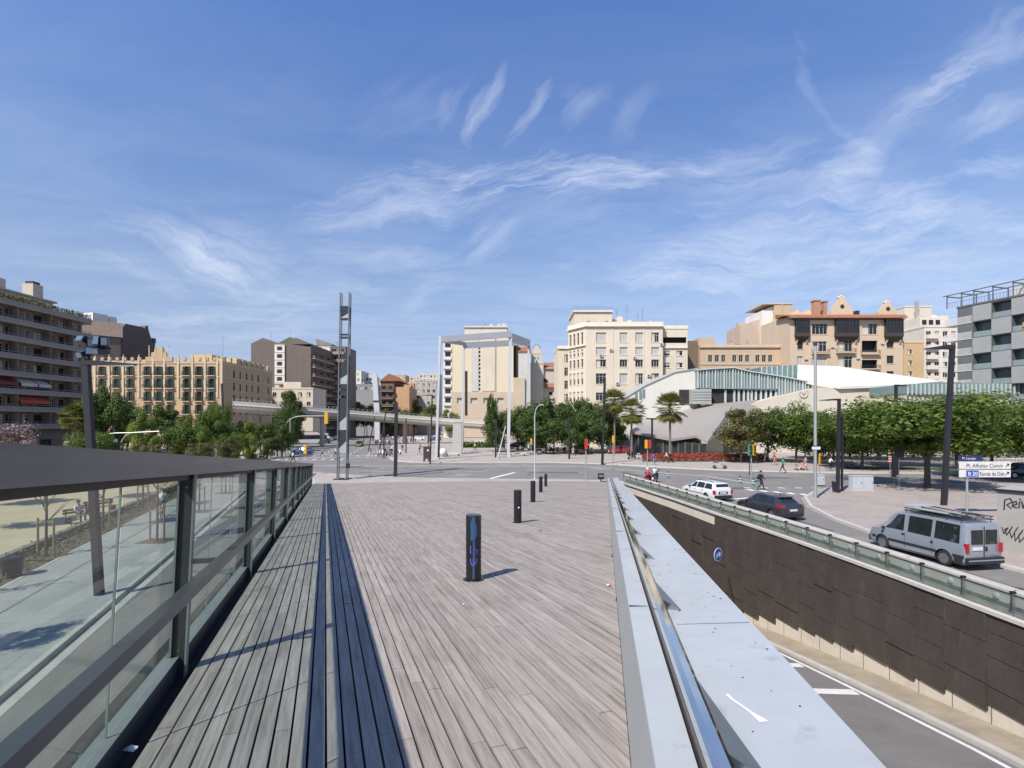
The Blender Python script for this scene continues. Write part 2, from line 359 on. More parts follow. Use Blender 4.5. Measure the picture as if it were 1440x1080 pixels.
# --- painted markings
mk = MB()
def stripe(p, q, wd, z=.009):
    p = Vector((*p, z)); q = Vector((*q, z)); d = (q - p).normalized(); n = Vector((-d.y, d.x, 0)) * wd / 2
    mk.face([p - n, q - n, q + n, p + n])
def dashed(p, q, wd, on, offl):
    p = Vector(p); q = Vector(q); L = (q - p).length; d = (q - p) / L; s = 0
    while s < L: stripe(p + d * s, p + d * min(L, s + on), wd); s += on + offl
stripe((-30, 72.2), (9, 71.0), .28); stripe((9, 71.0), (22, 58), .2); stripe((22, 58), (24, 50.5), .2)
stripe(gd(690, 673), gd(724, 664.5), .45)
dashed((-60, 70.0), (-32, 69.2), .25, 2.5, 3); dashed(gd(640, 667), gd(665, 667), .2, 2, 3)
for k in range(9): stripe((-40 + k * 1.5, 83.5), (-40.4 + k * 1.5, 86), .3)
for k in range(11): stripe((-37.5 + k * 1.6, 92.6), (-37.9 + k * 1.6, 94.2), .3)
stripe((-41, 98), (-24, 95), .4); stripe((-40.5, 90.5), (-22.5, 88), .35)
dashed((-31, 98), (-62, 250), .2, 3, 4); dashed((-36, 98), (-74, 250), .2, 3, 4); dashed((-27.5, 98), (-52, 250), .2, 3, 4)
for k in range(7): stripe(gd(1050 + k * 19, 688 + k * 1.6), gd(1060 + k * 19, 690 + k * 1.7), .5)      # crossing by the island
for k in range(6): stripe(gd(1046 + k * 24, 686), gd(1056 + k * 24, 686.4), .4)
dashed((17.2, 12), (17.0, 24), .12, 1.2, 2.5); stripe((17.6, 40.5), (22.6, 42.5), .35)
struct('road_marking', mk, M_mark)
pa = MB(); random.seed(41)
for (x, y, w_, h_, a_) in ((17.4, 30, .9, 3.2, .1), (17.9, 21, .8, 4.5, .05), (20.5, 47, 3.0, 1.2, .3), (5, 62, 6, 1.4, .02), (-8, 66, 9, .9, -.02), (-22, 70, 3, 4, .1), (28, 56, 5, 1.2, .05), (14, 60, 1.0, 5, .2), (-30, 88, 1.2, 7, .25), (40, 56, 7, .8, .0)):
    P = [Matrix.Rotation(a_, 2) @ Vector((sx * w_ / 2, sy * h_ / 2)) for sx, sy in ((-1, -1), (1, -1), (1, 1), (-1, 1))]; pa.face([(x + p.x, y + p.y, .0075) for p in P])
struct('road_patch', pa, mat('asphalt_patch', (.115, .108, .10), .9, var=.15, scale=2, bump=.3, bscale=60))
pa = MB()
for (x, y) in ((17.6, 34), (18.2, 18.5), (2, 60), (-14, 68), (24, 54), (-28, 95), (13, 66)): pa.lathe([(.34, .0), (.34, .0085)], (x, y, 0), 20)
struct('manhole_cover', pa, mat('cast_iron', (.07, .065, .06), .6, .4))
# --- underpass
def uz(Y): return -1.19 - .155 * Y
def uzc(Y): return min(-.02, uz(Y))
u = MB(); ys = [-7.6, -5, 5, 15, 20, 26, 32, 40, 47, 52.3]
def wx(Y):
    for (x0, y0), (x1, y1) in zip(WALL, WALL[1:]):
        if y0 <= Y <= y1: return x0 + (x1 - x0) * (Y - y0) / (y1 - y0)
    return WALL[-1][0]
for a, b in zip(ys, ys[1:]): u.face([(3.0, a, uz(a)), (wx(a), a, uz(a)), (wx(b), b, uz(b)), (3.0, b, uz(b))])
u.face([(3.2, -60, -.05), (15.3, -60, -.05), (15.3, -7.6, uz(-7.6)), (3.0, -7.6, uz(-7.6))])
struct('underpass_road', u, M_asph2)
M_foot = mat('underpass_footway', (.36, .30, .22), .9, var=.2, scale=1.1, bump=.3)
v = MB(); path = [(wx(Y), Y, uz(Y)) for Y in ys]
v.sweep([(-1.35, -.02), (-1.35, .16), (-.02, .16), (-.02, -.02)], path); struct('underpass_footway', v, M_foot)
v = MB(); v.sweep([(-1.58, .0), (-1.58, .15), (-1.35, .17), (-1.35, 0)], path); struct('underpass_kerb', v, M_kerb)
v = MB()
def upt(off, Y): return Vector((wx(Y) - off, Y, uz(Y) + .006))
def ustripe(o0, y0, o1, y1, wd):
    p, q = upt(o0, y0), upt(o1, y1); d = (q - p).normalized(); n = Vector((-d.y, d.x, 0)).normalized() * wd / 2
    P = [p - n, q - n, q + n, p + n]; v.face([(a.x, a.y, uz(a.y) + .006) for a in P])
for a, b in zip(ys, ys[1:]): ustripe(1.85, a, 1.85, b, .16)
for yy in (19.4, 22.6): ustripe(2.0, yy, 3.9, yy + .15, .55)
for a, b in zip(ys, ys[1:]): ustripe(7.6, a, 7.6, b, .14)
struct('underpass_marking', v, M_mark)
v = MB()                                                   # far end and west side of the cutting
for a, b in zip(ys, ys[1:]): v.face([(3.02, a, uz(a) - .1), (3.02, b, uz(b) - .1), (3.02, b, 0), (3.02, a, 0)])
v.face([(3, 52.28, -9.6), (11, 52.28, -9.6), (11, 52.28, 0), (3, 52.28, 0)]); struct('cutting_side', v, M_conc)
# retaining wall: pale base with proud brown panels
rw = thing('retaining_wall', 'dark brown panelled retaining wall of the underpass with stepped pale base', 'wall', (0, 0, 0))
v = MB(); P = [(x, y, 0) for x, y in WALL[1:]]; P = [(15.3, -7.6, 0)] + P
for (x0, y0, _), (x1, y1, _) in zip(P, P[1:]):
    v.face([(x0, y0, uz(y0) - .2), (x1, y1, uz(y1) - .2), (x1, y1, 0), (x0, y0, 0)]); 
v.build('base', M_conc_lt, rw)
M_rust = mat('brown_panel', (.072, .056, .047), .75, var=.24, scale=1.2, bump=.6, bscale=28, spots=((.115, .088, .072), 1.7, .62, 4), stretch=(1, 1, .4))
v = MB(); random.seed(11); Y = -6.0
while Y < 51.5:
    wd = random.choice((1.25, 1.5, 1.8)); Y2 = min(51.9, Y + wd); xa, xb = wx(Y), wx(Y2)
    top = -.05 if Y < 33.5 else -.75 + .0 * Y
    bot = uz(Y) + (.42, .42, .64, .64, .50)[int(Y / 2.9) % 5] + .1
    cuts = [bot]; z = bot + random.uniform(.5, 1.5)
    while z < top - .35: cuts.append(z); z += random.uniform(.7, 1.6)
    cuts.append(top)
    if top > bot + .3:
        for z0, z1 in zip(cuts, cuts[1:]):
            d = random.choice((.05, .07, .09, .115)); 
            i = v.pts([(xa - d, Y + .01, z0 + .012), (xb - d, Y2 - .01, z0 + .012), (xb - d, Y2 - .01, z1 - .012), (xa - d, Y + .01, z1 - .012),
                       (xa + .02, Y + .01, z0 + .012), (xb + .02, Y2 - .01, z0 + .012), (xb + .02, Y2 - .01, z1 - .012), (xa + .02, Y + .01, z1 - .012)])
            for q in ((0, 3, 2, 1), (0, 1, 5, 4), (3, 7, 6, 2), (0, 4, 7, 3), (1, 2, 6, 5)): v.f.append(tuple(i + k for k in q)); v.m.append(0)
    Y = Y2
v.build('panel_cladding', M_rust, rw)
v = MB()                                                    # slots between base blocks
Y = -4
while Y < 50:
    v.box((wx(Y) - .004, Y, uz(Y) + .5), (.012, .025, .9)); Y += 1.35
v.build('joint', mat('joint_dark', (.16, .13, .10), .9), rw)
v = MB(); v.sweep([(-.13, -.05), (-.13, .07), (.36, .07), (.36, -.05)], [(wx(Y), Y, 0) for Y in (-30, 15, 20, 26, 32, 40, 47, 52.2)]); v.build('coping', M_conc, rw)
# glass railing on the wall and the concrete barrier behind it
M_steel = mat('brushed_steel', (.52, .53, .52), .35, 1., var=.08, scale=3)
M_dkcap = mat('dark_metal', (.02, .02, .022), .5, .3)
M_gl_green = glass_mat('railing_glass_green', (.62, .67, .645), .88)
def along(path_y, d, z): return [(wx(Y) + d, Y, z) for Y in path_y]
gr = thing('glass_railing', 'low glass railing with steel posts on top of the brown underpass wall', 'railing', (0, 0, 0))
YY = []; Y = 6.0
while Y < 52: YY.append(Y); Y += 1.62
for Y in YY:
    v = MB(); x = wx(Y) + .12; v.box((x, Y, .42), (.10, .05, .70)); v.box((x, Y, .80), (.14, .09, .07), 1); v.build('post', [M_steel, M_dkcap], gr)
for a, b in zip(YY, YY[1:]):
    v = MB(); xa, xb = wx(a) + .13, wx(b) + .13
    v.face([(xa, a + .04, .12), (xb, b - .04, .12), (xb, b - .04, .70), (xa, a + .04, .70)]); v.build('glass_pane', M_gl_green, gr)
v = MB(); v.sweep([(-.02, .70), (-.02, .745), (.05, .745), (.05, .70)], [(wx(Y) + .11, Y, 0) for Y in YY]); v.sweep([(-.02, .09), (-.02, .12), (.05, .12), (.05, .09)], [(wx(Y) + .11, Y, 0) for Y in YY]); v.build('rail', M_steel, gr)
br = thing('concrete_barrier', 'long rounded beige concrete barrier between the road and the underpass', 'barrier', (0, 0, 0))
v = MB(); v.sweep([(.40, 0), (.44, .5), (.46, .71), (.52, .78), (.70, .78), (.76, .71), (.78, .45), (.95, .0)], [(wx(Y), Y, 0.005) for Y in (-60, 15, 20, 26, 32, 40, 47, 52.2)])
M_barrier = mat('barrier_concrete', (.43, .405, .355), .85, var=.13, scale=.8, bump=.2, bscale=14, spots=((.36, .33, .28), .8, .56, 5))
v.build('body', M_barrier, br, smooth=35)
v = MB()
for i, Y in enumerate(YY): v.ball((wx(Y + .8) + .42, Y + .8, .42), (.05, .13, .13), 10)
v.build('marker_stud', mat('stud_white', (.45, .45, .43), .5), br, smooth=True)
v = MB(); Y = -20
while Y < 52: v.box((wx(Y) + .60, Y, .783), (.30, .02, .004)); Y += 4.0
v.build('joint', MATS['joint_dark'], br)
# --- the timber ramp
D = Vector((-.3644, 1, -DS)).normalized(); N = Vector((0, DS, 1)).normalized(); X_ = D.cross(N).normalized()
def frame(o, d):
    d = Vector(d).normalized(); x = d.cross(N).normalized(); M = Matrix((x, d, N)).transposed().to_4x4(); M.translation = Vector(o); return M
MD = frame((-1.085, 0, DH), D); MDi = MD.inverted()
ME = frame((.143, 0, DH), (.182, 1, -DS))
def loc(X, Y): p = MDi @ Vector((X, Y, dz_(Y))); return p.x, p.y
EX = [(.143 + .182 * Y, Y) for Y in (-14, 53.2)]
(rx0, ry0), (rx1, ry1) = loc(*EX[0]), loc(*EX[1])
(fx0, fy0), (fx1, fy1) = loc(RX(45.2), 45.2), loc(-8.4, 50.6)
(gx1, gy1) = loc(10.3, 53.0)
def yfar(x):                                                # far end of the boards
    if x < fx1: return fy0 + (fy1 - fy0) * (x - fx0) / (fx1 - fx0)
    return fy1 + (gy1 - fy1) * (x - fx1) / (gx1 - fx1)
def ynear(x): return ry0 + (ry1 - ry0) * (x - rx0) / (rx1 - rx0)   # where the right edge cuts a board
M_wood = attr_mat('weathered_board', (.350, .312, .278), (.268, .236, .210), .8, grain=(26, 1.3, 1), spots=[((.12, .155, .165), 1.3, .73, 12), ((.10, .088, .08), 5.2, .69, 10), ((.46, .43, .40), .8, .64, 4)])
v = MB(); v.tone = []; x = 0.0; bw = .103; gap = .014; random.seed(3)
while x < 26.5:
    x1 = x + bw - gap; y = max(-8.0, -8.0)
    yn = (ynear(x), ynear(x1)); 
    s = -8.0 + random.uniform(-3, 0); e = (yfar(x), yfar(x1))
    while s < max(e):
        L = random.choice((2.4, 3.0, 3.6, 4.2)); a = (max(s, yn[0]), max(s, yn[1])); b = (min(s + L - .008, e[0]), min(s + L - .008, e[1]))
        if a[0] < b[0] and a[1] < b[1] and max(b) > -3:
            h = random.uniform(-.003, .003) + (random.choice((0, 0, .006)) if random.random() < .12 else 0); t_ = min(1, max(0, random.gauss(.42, .26)))
            i = v.pts([(x, a[0], h), (x1, a[1], h), (x1, b[1], h), (x, b[0], h), (x, a[0], -.07), (x1, a[1], -.07), (x1, b[1], -.07), (x, b[0], -.07)])
            for q in ((0, 1, 2, 3), (0, 4, 5, 1), (1, 5, 6, 2), (2, 6, 7, 3), (3, 7, 4, 0)): v.f.append(tuple(i + k for k in q)); v.m.append(0); v.tone.append(t_)
        s += L
    x += bw
o = struct('boardwalk', v, M_wood); o.matrix_world = MD
v = MB(); P = [(-.5, -1.8), (rx0 + (rx1 - rx0) * (-1.8 - ry0) / (ry1 - ry0), -1.8), loc(9.78, 52.95), (fx1, fy1), (fx0, fy0 + .1), (-.5, fy0)]
v.prism(P, -.26, -.10); o = struct('ramp_base', v, mat('ramp_underside', (.035, .032, .03), .9)); o.matrix_world = MD
v = MB()                                                    # side faces down to the street
A = [(RX(Y) - .25, Y) for Y in (-1.7, 45.4)]; B = [(.143 + .182 * Y + .12, Y) for Y in (-1.7, 53)]
for q in (A, B):
    v.face([(q[0][0], q[0][1], 0 if q is A else -1), (q[1][0], q[1][1], 0), (q[1][0], q[1][1], dz_(q[1][1]) - .2), (q[0][0], q[0][1], dz_(q[0][1]) - .2)])
struct('ramp_side', v, M_conc)
# left railing (built in the sloping frame of the ramp)
M_dkgrey = mat('grey_paint', (.125, .125, .128), .42, .0, var=.12, scale=1.2, coat=.15, spots=((.14, .14, .145), 3.0, .64, 5))
M_post = mat('post_paint', (.21, .225, .212), .5, var=.12, scale=2)
M_web = mat('post_web', (.035, .036, .035), .6)  # web darker than the flanges: shade of the recess put into its colour
M_rail_gl = glass_mat('balustrade_glass', (.66, .76, .70), .935)
M_handrail = mat('handrail_paint', (.14, .138, .135), .28, .5, var=.12, scale=4)
lr = thing('glass_balustrade', 'tall glass balustrade with broad dark grey top beam along the left side of the ramp', 'railing'); lr.matrix_world = MD
KY = 1.0675; ps = [(4.27 + 3.72 * k) * KY for k in range(-2, 12)]; y0, y1 = ps[0] - .3, ps[-1] + .5
v = MB(); v.bb(-.26, .0, y0, y1, 1.615, 1.765); v.build('top_beam', M_dkgrey, lr)
v = MB(); v.bb(-.22, -.10, y0, y1, 1.565, 1.612); v.build('upper_channel', mat('channel_brown', (.045, .036, .030), .6), lr)
v = MB(); v.bb(-.235, -.125, y0, y1, -.16, .105); v.bb(-.235, -.12, y0, y1, .106, .112, 1); v.build('bottom_channel', [mat('channel_blue', (.045, .055, .075), .4, .3), M_post], lr)
v = MB(); v.bb(.165, .228, y0, y1, .872, .932); v.bb(.162, .231, y0, y1, .933, .940, 0); v.build('handrail', M_handrail, lr)
for y in ps:
    v = MB(); v.bb(-.172, -.078, y - .012, y + .012, -.05, 1.61, 1); v.bb(-.076, -.062, y - .038, y + .038, -.05, 1.612); v.bb(-.188, -.174, y - .038, y + .038, -.05, 1.612)
    p_ = v.build('post', [M_post, M_web], lr)
    v = MB(); [v.lathe([(.012, -.016), (.012, -.012)], (-.125, y, zq), 8, ax='y') for zq in (.06, .16, 1.5)]; v.build('bolt', M_handrail, p_)
    v = MB(); v.bb(-.05, .16, y - .02, y + .02, .86, .90); v.build('bracket', M_handrail, p_)
M_edge = mat('glass_edge', (.20, .26, .22), .3)
for a, b in zip(ps, ps[1:]):
    w_ = (b - a) / 3
    for k in range(3):
        v = MB(); v.bb(-.186, -.176, a + k * w_ + .012, a + (k + 1) * w_ - .012, .113, 1.564); v.f = [v.f[5]]; v.m = [0]
        v.bb(-.186, -.174, a + (k + 1) * w_ - .018, a + (k + 1) * w_ - .006, .113, 1.564, 1)
        v.build('glass_pane', [M_rail_gl, M_edge], lr)
# right parapet: upstand, mirror rail with folded brackets, wide painted coping slab
M_blue = mat('pale_blue_paint', (.41, .44, .462), .42, var=.10, scale=.5, bump=.05, bscale=3, col2=(.335, .348, .345), spots=((.245, .245, .235), 3.4, .60, 5), coat=.08)
M_up = mat('upstand_paint', (.30, .315, .315), .5, var=.08, scale=.8)
M_mirror = mat('mirror_steel', (.72, .72, .70), .06, 1., var=.03, scale=2)
M_fold = mat('folded_steel', (.34, .38, .44), .3, .8, var=.15, scale=3)
M_gutter = mat('gutter_blue', (.022, .040, .105), .6)
rp = thing('steel_parapet', 'wide pale blue metal parapet with mirror steel handrail along the right edge of the ramp', 'parapet'); rp.matrix_world = ME
ya, yb = -3.0, 53.0
def ext(prof, m, nm, y0=ya, y1=yb, parent=rp, **k):
    v = MB(); v.prism(prof, y0, y1, 0, 'y'); return v.build(nm, m, parent, **k)
ext([(.004, -.30), (.004, .0), (.085, .33), (.115, .33), (.115, -.30)], M_up, 'upstand')
ext([(.090, .332), (.272, .345), (.272, .30), (.118, .28)], M_blue, 'ledge')
ext([(.275, .25), (.275, .27), (.435, .27), (.435, .25)], M_gutter, 'gutter')
ext([(.435, .20), (.435, .298), (.44, .303), (1.09, .355), (1.10, .34), (1.10, -1.2), (1.065, -1.2), (1.065, .2)], M_blue, 'coping_slab')
v = MB(); v.prism([(.292, .41), (.300, .452), (.33, .462), (.372, .462), (.388, .452), (.392, .41)], ya, yb, 0, 'y'); v.build('steel_rail', M_mirror, rp)
v = MB(); v.bb(.288, .3, ya, yb, .26, .405); v.build('rail_web', mat('web_grey', (.16, .15, .14), .4, .5), rp)
Y = 2.3
while Y < 52:
    y = Y * 1.0196; v = MB()
    a, b, c = Vector((.39, y + .03, .415)), Vector((.575, y, .319)), Vector((.395, y + 1.05, .39)); e = Vector((.395, y + .08, .29))
    for q in ([a, b, c], [c, b, e], [e, b, a]):
        v.face(q); v.face([p + Vector((0, 0, -.004)) for p in q][::-1])
    v.build('folded_bracket', M_fold, rp); Y += 2.62
v = MB()                                                    # bird dropping and chips on the slab
for (px, py, r) in ((1022, 936, .022), (1035, 943, .013), (1046, 951, .012), (1056, 960, .018), (1064, 968, .035)):
    pass
pl = [(.585, 3.22), (.60, 3.15), (.635, 3.06), (.665, 2.98), (.685, 2.92), (.70, 2.88)]; wd = [.010, .008, .007, .010, .02, .024]
L = [(x - w_, y) for (x, y), w_ in zip(pl, wd)]; Rr = [(x + w_, y + w_ * .4) for (x, y), w_ in zip(pl, wd)]
def szz(x): return .305 + (x - .475) * .05 / .6 + .003
for k in range(len(pl) - 1): v.face([(L[k + 1][0], L[k + 1][1], szz(L[k + 1][0])), (Rr[k + 1][0], Rr[k + 1][1], szz(Rr[k + 1][0])), (Rr[k][0], Rr[k][1], szz(Rr[k][0])), (L[k][0], L[k][1], szz(L[k][0]))])
v.build('dropping', mat('dropping_white', (.75, .76, .78), .8), rp)
v = MB(); random.seed(5)
for k in range(60):
    x, y = random.uniform(.52, 1.05), random.uniform(2.0, 12); r = random.uniform(.004, .012)
    v.lathe([(r, 0), (r * .6, .003)], (x, y, szz(x) - .002), 7)
v.build('grime_speck', M_dkcap, rp)
v = MB()
for k in range(9):
    y = 4.6 + 5.6 * k; i = v.pts([(.476, y, szz(.476) - .001), (1.07, y, szz(1.07) - .001), (1.07, y + .009, szz(1.07) - .001), (.476, y + .009, szz(.476) - .001)]); v.f.append((i, i + 1, i + 2, i + 3)); v.m.append(0)
    v.bb(.092, .27, y + .4, y + .406, .3335, .3475)
v.build('panel_joint', M_gutter, rp)
# bollards on the ramp
random.seed(2)
M_black = mat('black_metal', (.012, .012, .014), .35, .2, var=.2, coat=.2)
M_bluegr = mat('blue_spray', (.03, .06, .17), .4, col2=(.02, .09, .16), scale=5)
M_violet = mat('violet_ink', (.14, .10, .55), .5)
BOL = [(666, 815, 20), (728, 735, 12), (749.5, 706, 8.5), (760.5, 692, 6.5), (767.5, 684, 6)]
labs = ['nearest black bollard with blue and violet graffiti on the boardwalk', 'black bollard with a white sticker, second along the boardwalk', 'plain black bollard in the middle of the boardwalk row',
        'black bollard fourth from the camera on the boardwalk', 'farthest small black bollard at the end of the boardwalk row']
proto = None
for i, (px, py, _) in enumerate(BOL):
    Y = F * 1.7 / (py - 653); X = gx(px, Y); z = dz_(Y)
    t = thing('bollard', labs[i], 'bollard', (X, Y, z), 0, 'black bollards on the boardwalk')
    v = MB(); v.lathe([(.113, -.02), (.113, .94), (.108, .955), (.02, .958)], n=28); v.build('post', M_black, t, smooth=50)
    v = MB(); v.lathe([(.115, .60), (.115, .612)], n=28); v.build('ring', M_dkcap, t, smooth=50)
    v = MB(); v.lathe([(.16, -.02), (.155, .012), (.114, .02)], n=28); v.build('foot_plate', M_black, t, smooth=50)
    def ribbon(pts, wd, r=.1155, m=None, nm='graffiti'):
        v = MB()
        for (a0, z0), (a1, z1) in zip(pts, pts[1:]):
            q0, q1 = Vector((a0 * r, z0)), Vector((a1 * r, z1)); d = (q1 - q0).normalized(); n = Vector((-d.y, d.x)) * wd / 2; q0 -= d * wd * .3; q1 += d * wd * .3
            v.face([(r * math.sin(c.x / r), -r * math.cos(c.x / r), c.y) for c in (q0 - n, q1 - n, q1 + n, q0 + n)])
        v.build(nm, m, t)
    if i == 0:
        for k, (a, wz, z0, z1) in enumerate(((.05, .030, .05, .93), (.2, .018, .62, .93), (-.25, .02, .60, .86), (.38, .02, .66, .84), (-.05, .03, .62, .9), (.14, .016, .2, .7))):
            r = .1140 + .0003 * k; ribbon([(a, z0), (a + .06, (z0 + z1) / 2), (a - .03, z1)], wz, r, M_bluegr, 'blue_spray')
        ribbon([(-.30, .52), (-.33, .47), (-.30, .41)], .012, m=M_violet); ribbon([(.35, .47), (.50, .46), (.53, .40)], .012, .1158, M_violet)
        ribbon([(-.30, .335), (-.32, .30), (-.22, .255), (.0, .235), (.3, .26), (.46, .30), (.45, .335), (-.30, .335)], .012, .1161, M_violet); ribbon([(.05, .335), (.10, .245)], .010, .1164, M_violet)
    if i == 1:
        v = MB(); v.lathe([(.022, 0), (.020, .002)], (0.03, -.1135, .46), 12, ax='y'); v.build('sticker', mat('sticker_white', (.8, .8, .8), .6), t)
# litter on the boards
M_paper = mat('paper_white', (.75, .74, .72), .8); M_redp = mat('paper_red', (.55, .05, .05), .6)
def deck_at(px, py): Y = F * 1.7 / (py - 653); return (gx(px, Y), Y, dz_(Y) + .004)
def litter(px, py, s, label, col, rz):
    v = MB(); random.seed(px); n = 7; ring = []
    for k in range(n): a = 2 * math.pi * k / n; ring.append((math.cos(a) * s * random.uniform(.7, 1.2), math.sin(a) * s * .6 * random.uniform(.7, 1.2), random.uniform(.0, .3) * s))
    top = [(x * .5, y * .5, s * random.uniform(.3, .6)) for x, y, z in ring]; i = v.pts(ring); j = v.pts(top)
    for k in range(n): k2 = (k + 1) % n; v.f.append((i + k, i + k2, j + k2, j + k)); v.m.append(k % 2 if len(col) > 1 else 0)
    v.f.append(tuple(j + k for k in range(n))); v.m.append(0)
    tag(v.build('litter', col, None, loc=deck_at(px, py), rz=rz), label, 'litter')
litter(856, 824, .055, 'crumpled red and white wrapper at the right edge of the boards', [M_paper, M_redp], .3)
litter(184, 1056, .045, 'white plastic scrap at the foot of the left balustrade', [M_paper], .2)
litter(692, 765, .04, 'pale crumpled paper to the right of the nearest bollard', [M_paper, M_dkcap], 1.)
litter(760, 747, .05, 'small dark leaf scrap right of the second bollard', [mat('leaf_dry', (.10, .07, .05), .8)], .4)
litter(793, 748, .045, 'pale paper scrap on the right half of the boardwalk', [M_paper, M_dkcap], 2.)
litter(709, 723, .04, 'dark scrap on the boards left of the second bollard', [MATS['leaf_dry'], M_paper], .7)
litter(652, 850, .02, 'tiny white paper dot just in front of the nearest bollard', [M_paper], .7)
# ================================================================ BUILDINGS
random.seed(21)
def wm(n, c, **k): return mat(n, c, k.pop('rough', .85), var=k.pop('var', .10), scale=k.pop('scale', .35), bump=k.pop('bump', .1), bscale=k.pop('bscale', 8), stretch=k.pop('stretch', (1, 1, .35)), **k)
M_wglass = mat('window_glass', (.022, .027, .032), .08, var=.3, scale=.8)
M_frame_w = mat('frame_white', (.62, .60, .56), .6); M_frame_d = mat('frame_dark', (.07, .055, .045), .6); M_frame_g = mat('frame_green', (.018, .045, .030), .6)
M_shut = mat('roller_shutter', (.42, .40, .37), .7, var=.05, scale=2); M_shut_g = mat('shutter_green', (.02, .05, .032), .6, var=.2); M_shut_w = mat('shutter_cream', (.55, .50, .40), .7)
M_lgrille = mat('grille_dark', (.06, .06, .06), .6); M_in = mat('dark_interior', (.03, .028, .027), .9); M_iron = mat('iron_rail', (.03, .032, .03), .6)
M_tile = mat('roof_tile', (.36, .15, .075), .85, var=.25, scale=1.5, bump=.5, bscale=9, spots=((.20, .10, .07), .9, .55, 4))
M_roofgrey = mat('roof_grey', (.24, .23, .22), .85, var=.15)
WC = {}
def winmesh(w, h, st, fm):
    key = (round(w, 2), round(h, 2), st, fm.name)
    if key in WC: return WC[key]
    f = MB(); t = .07
    for q in ((0, t, 0, h), (w - t, w, 0, h), (t, w - t, 0, t), (t, w - t, h - t, h)): f.bb(q[0], q[1], -.05, .03, q[2], q[3])
    n = 1 if w < .9 else (2 if w < 1.9 else (3 if w < 2.8 else 4))
    for k in range(1, n): f.bb(w * k / n - .035, w * k / n + .035, -.045, .03, t, h - t)
    if h > 1.9: f.bb(t, w - t, -.04, .03, h * .72, h * .72 + .05)
    p = MB()
    if st == 's':
        p.bb(t, w - t, -.03, .0, t, h - t)
        for k in range(1, int(h / .16)): p.bb(t, w - t, -.036, -.031, k * .16, k * .16 + .03)
    else:
        p.bb(t, w - t, .0, .02, t, h - t)
        if st == 'h':
            p.bb(t, w - t, -.035, -.002, h * .5, h - t, 1)
        if st == 'c':                                     # curtain showing behind one leaf
            p.bb(t + .02, w * .45, -.008, -.002, t, h - t, 1)
    sh = MB()
    if st == 'd':
        sh.bb(-.42, -.02, -.36, -.30, .05, h - .05)
    mats = {'s': [M_shut], 'h': [M_wglass, M_shut], 'c': [M_wglass, M_shut_w]}.get(st, [M_wglass])
    r = (f.mesh('window', fm), p.mesh('shutter' if st == 's' else 'pane', mats), sh.mesh('shutter', M_shut_g) if st == 'd' else None)
    WC[key] = r; return r
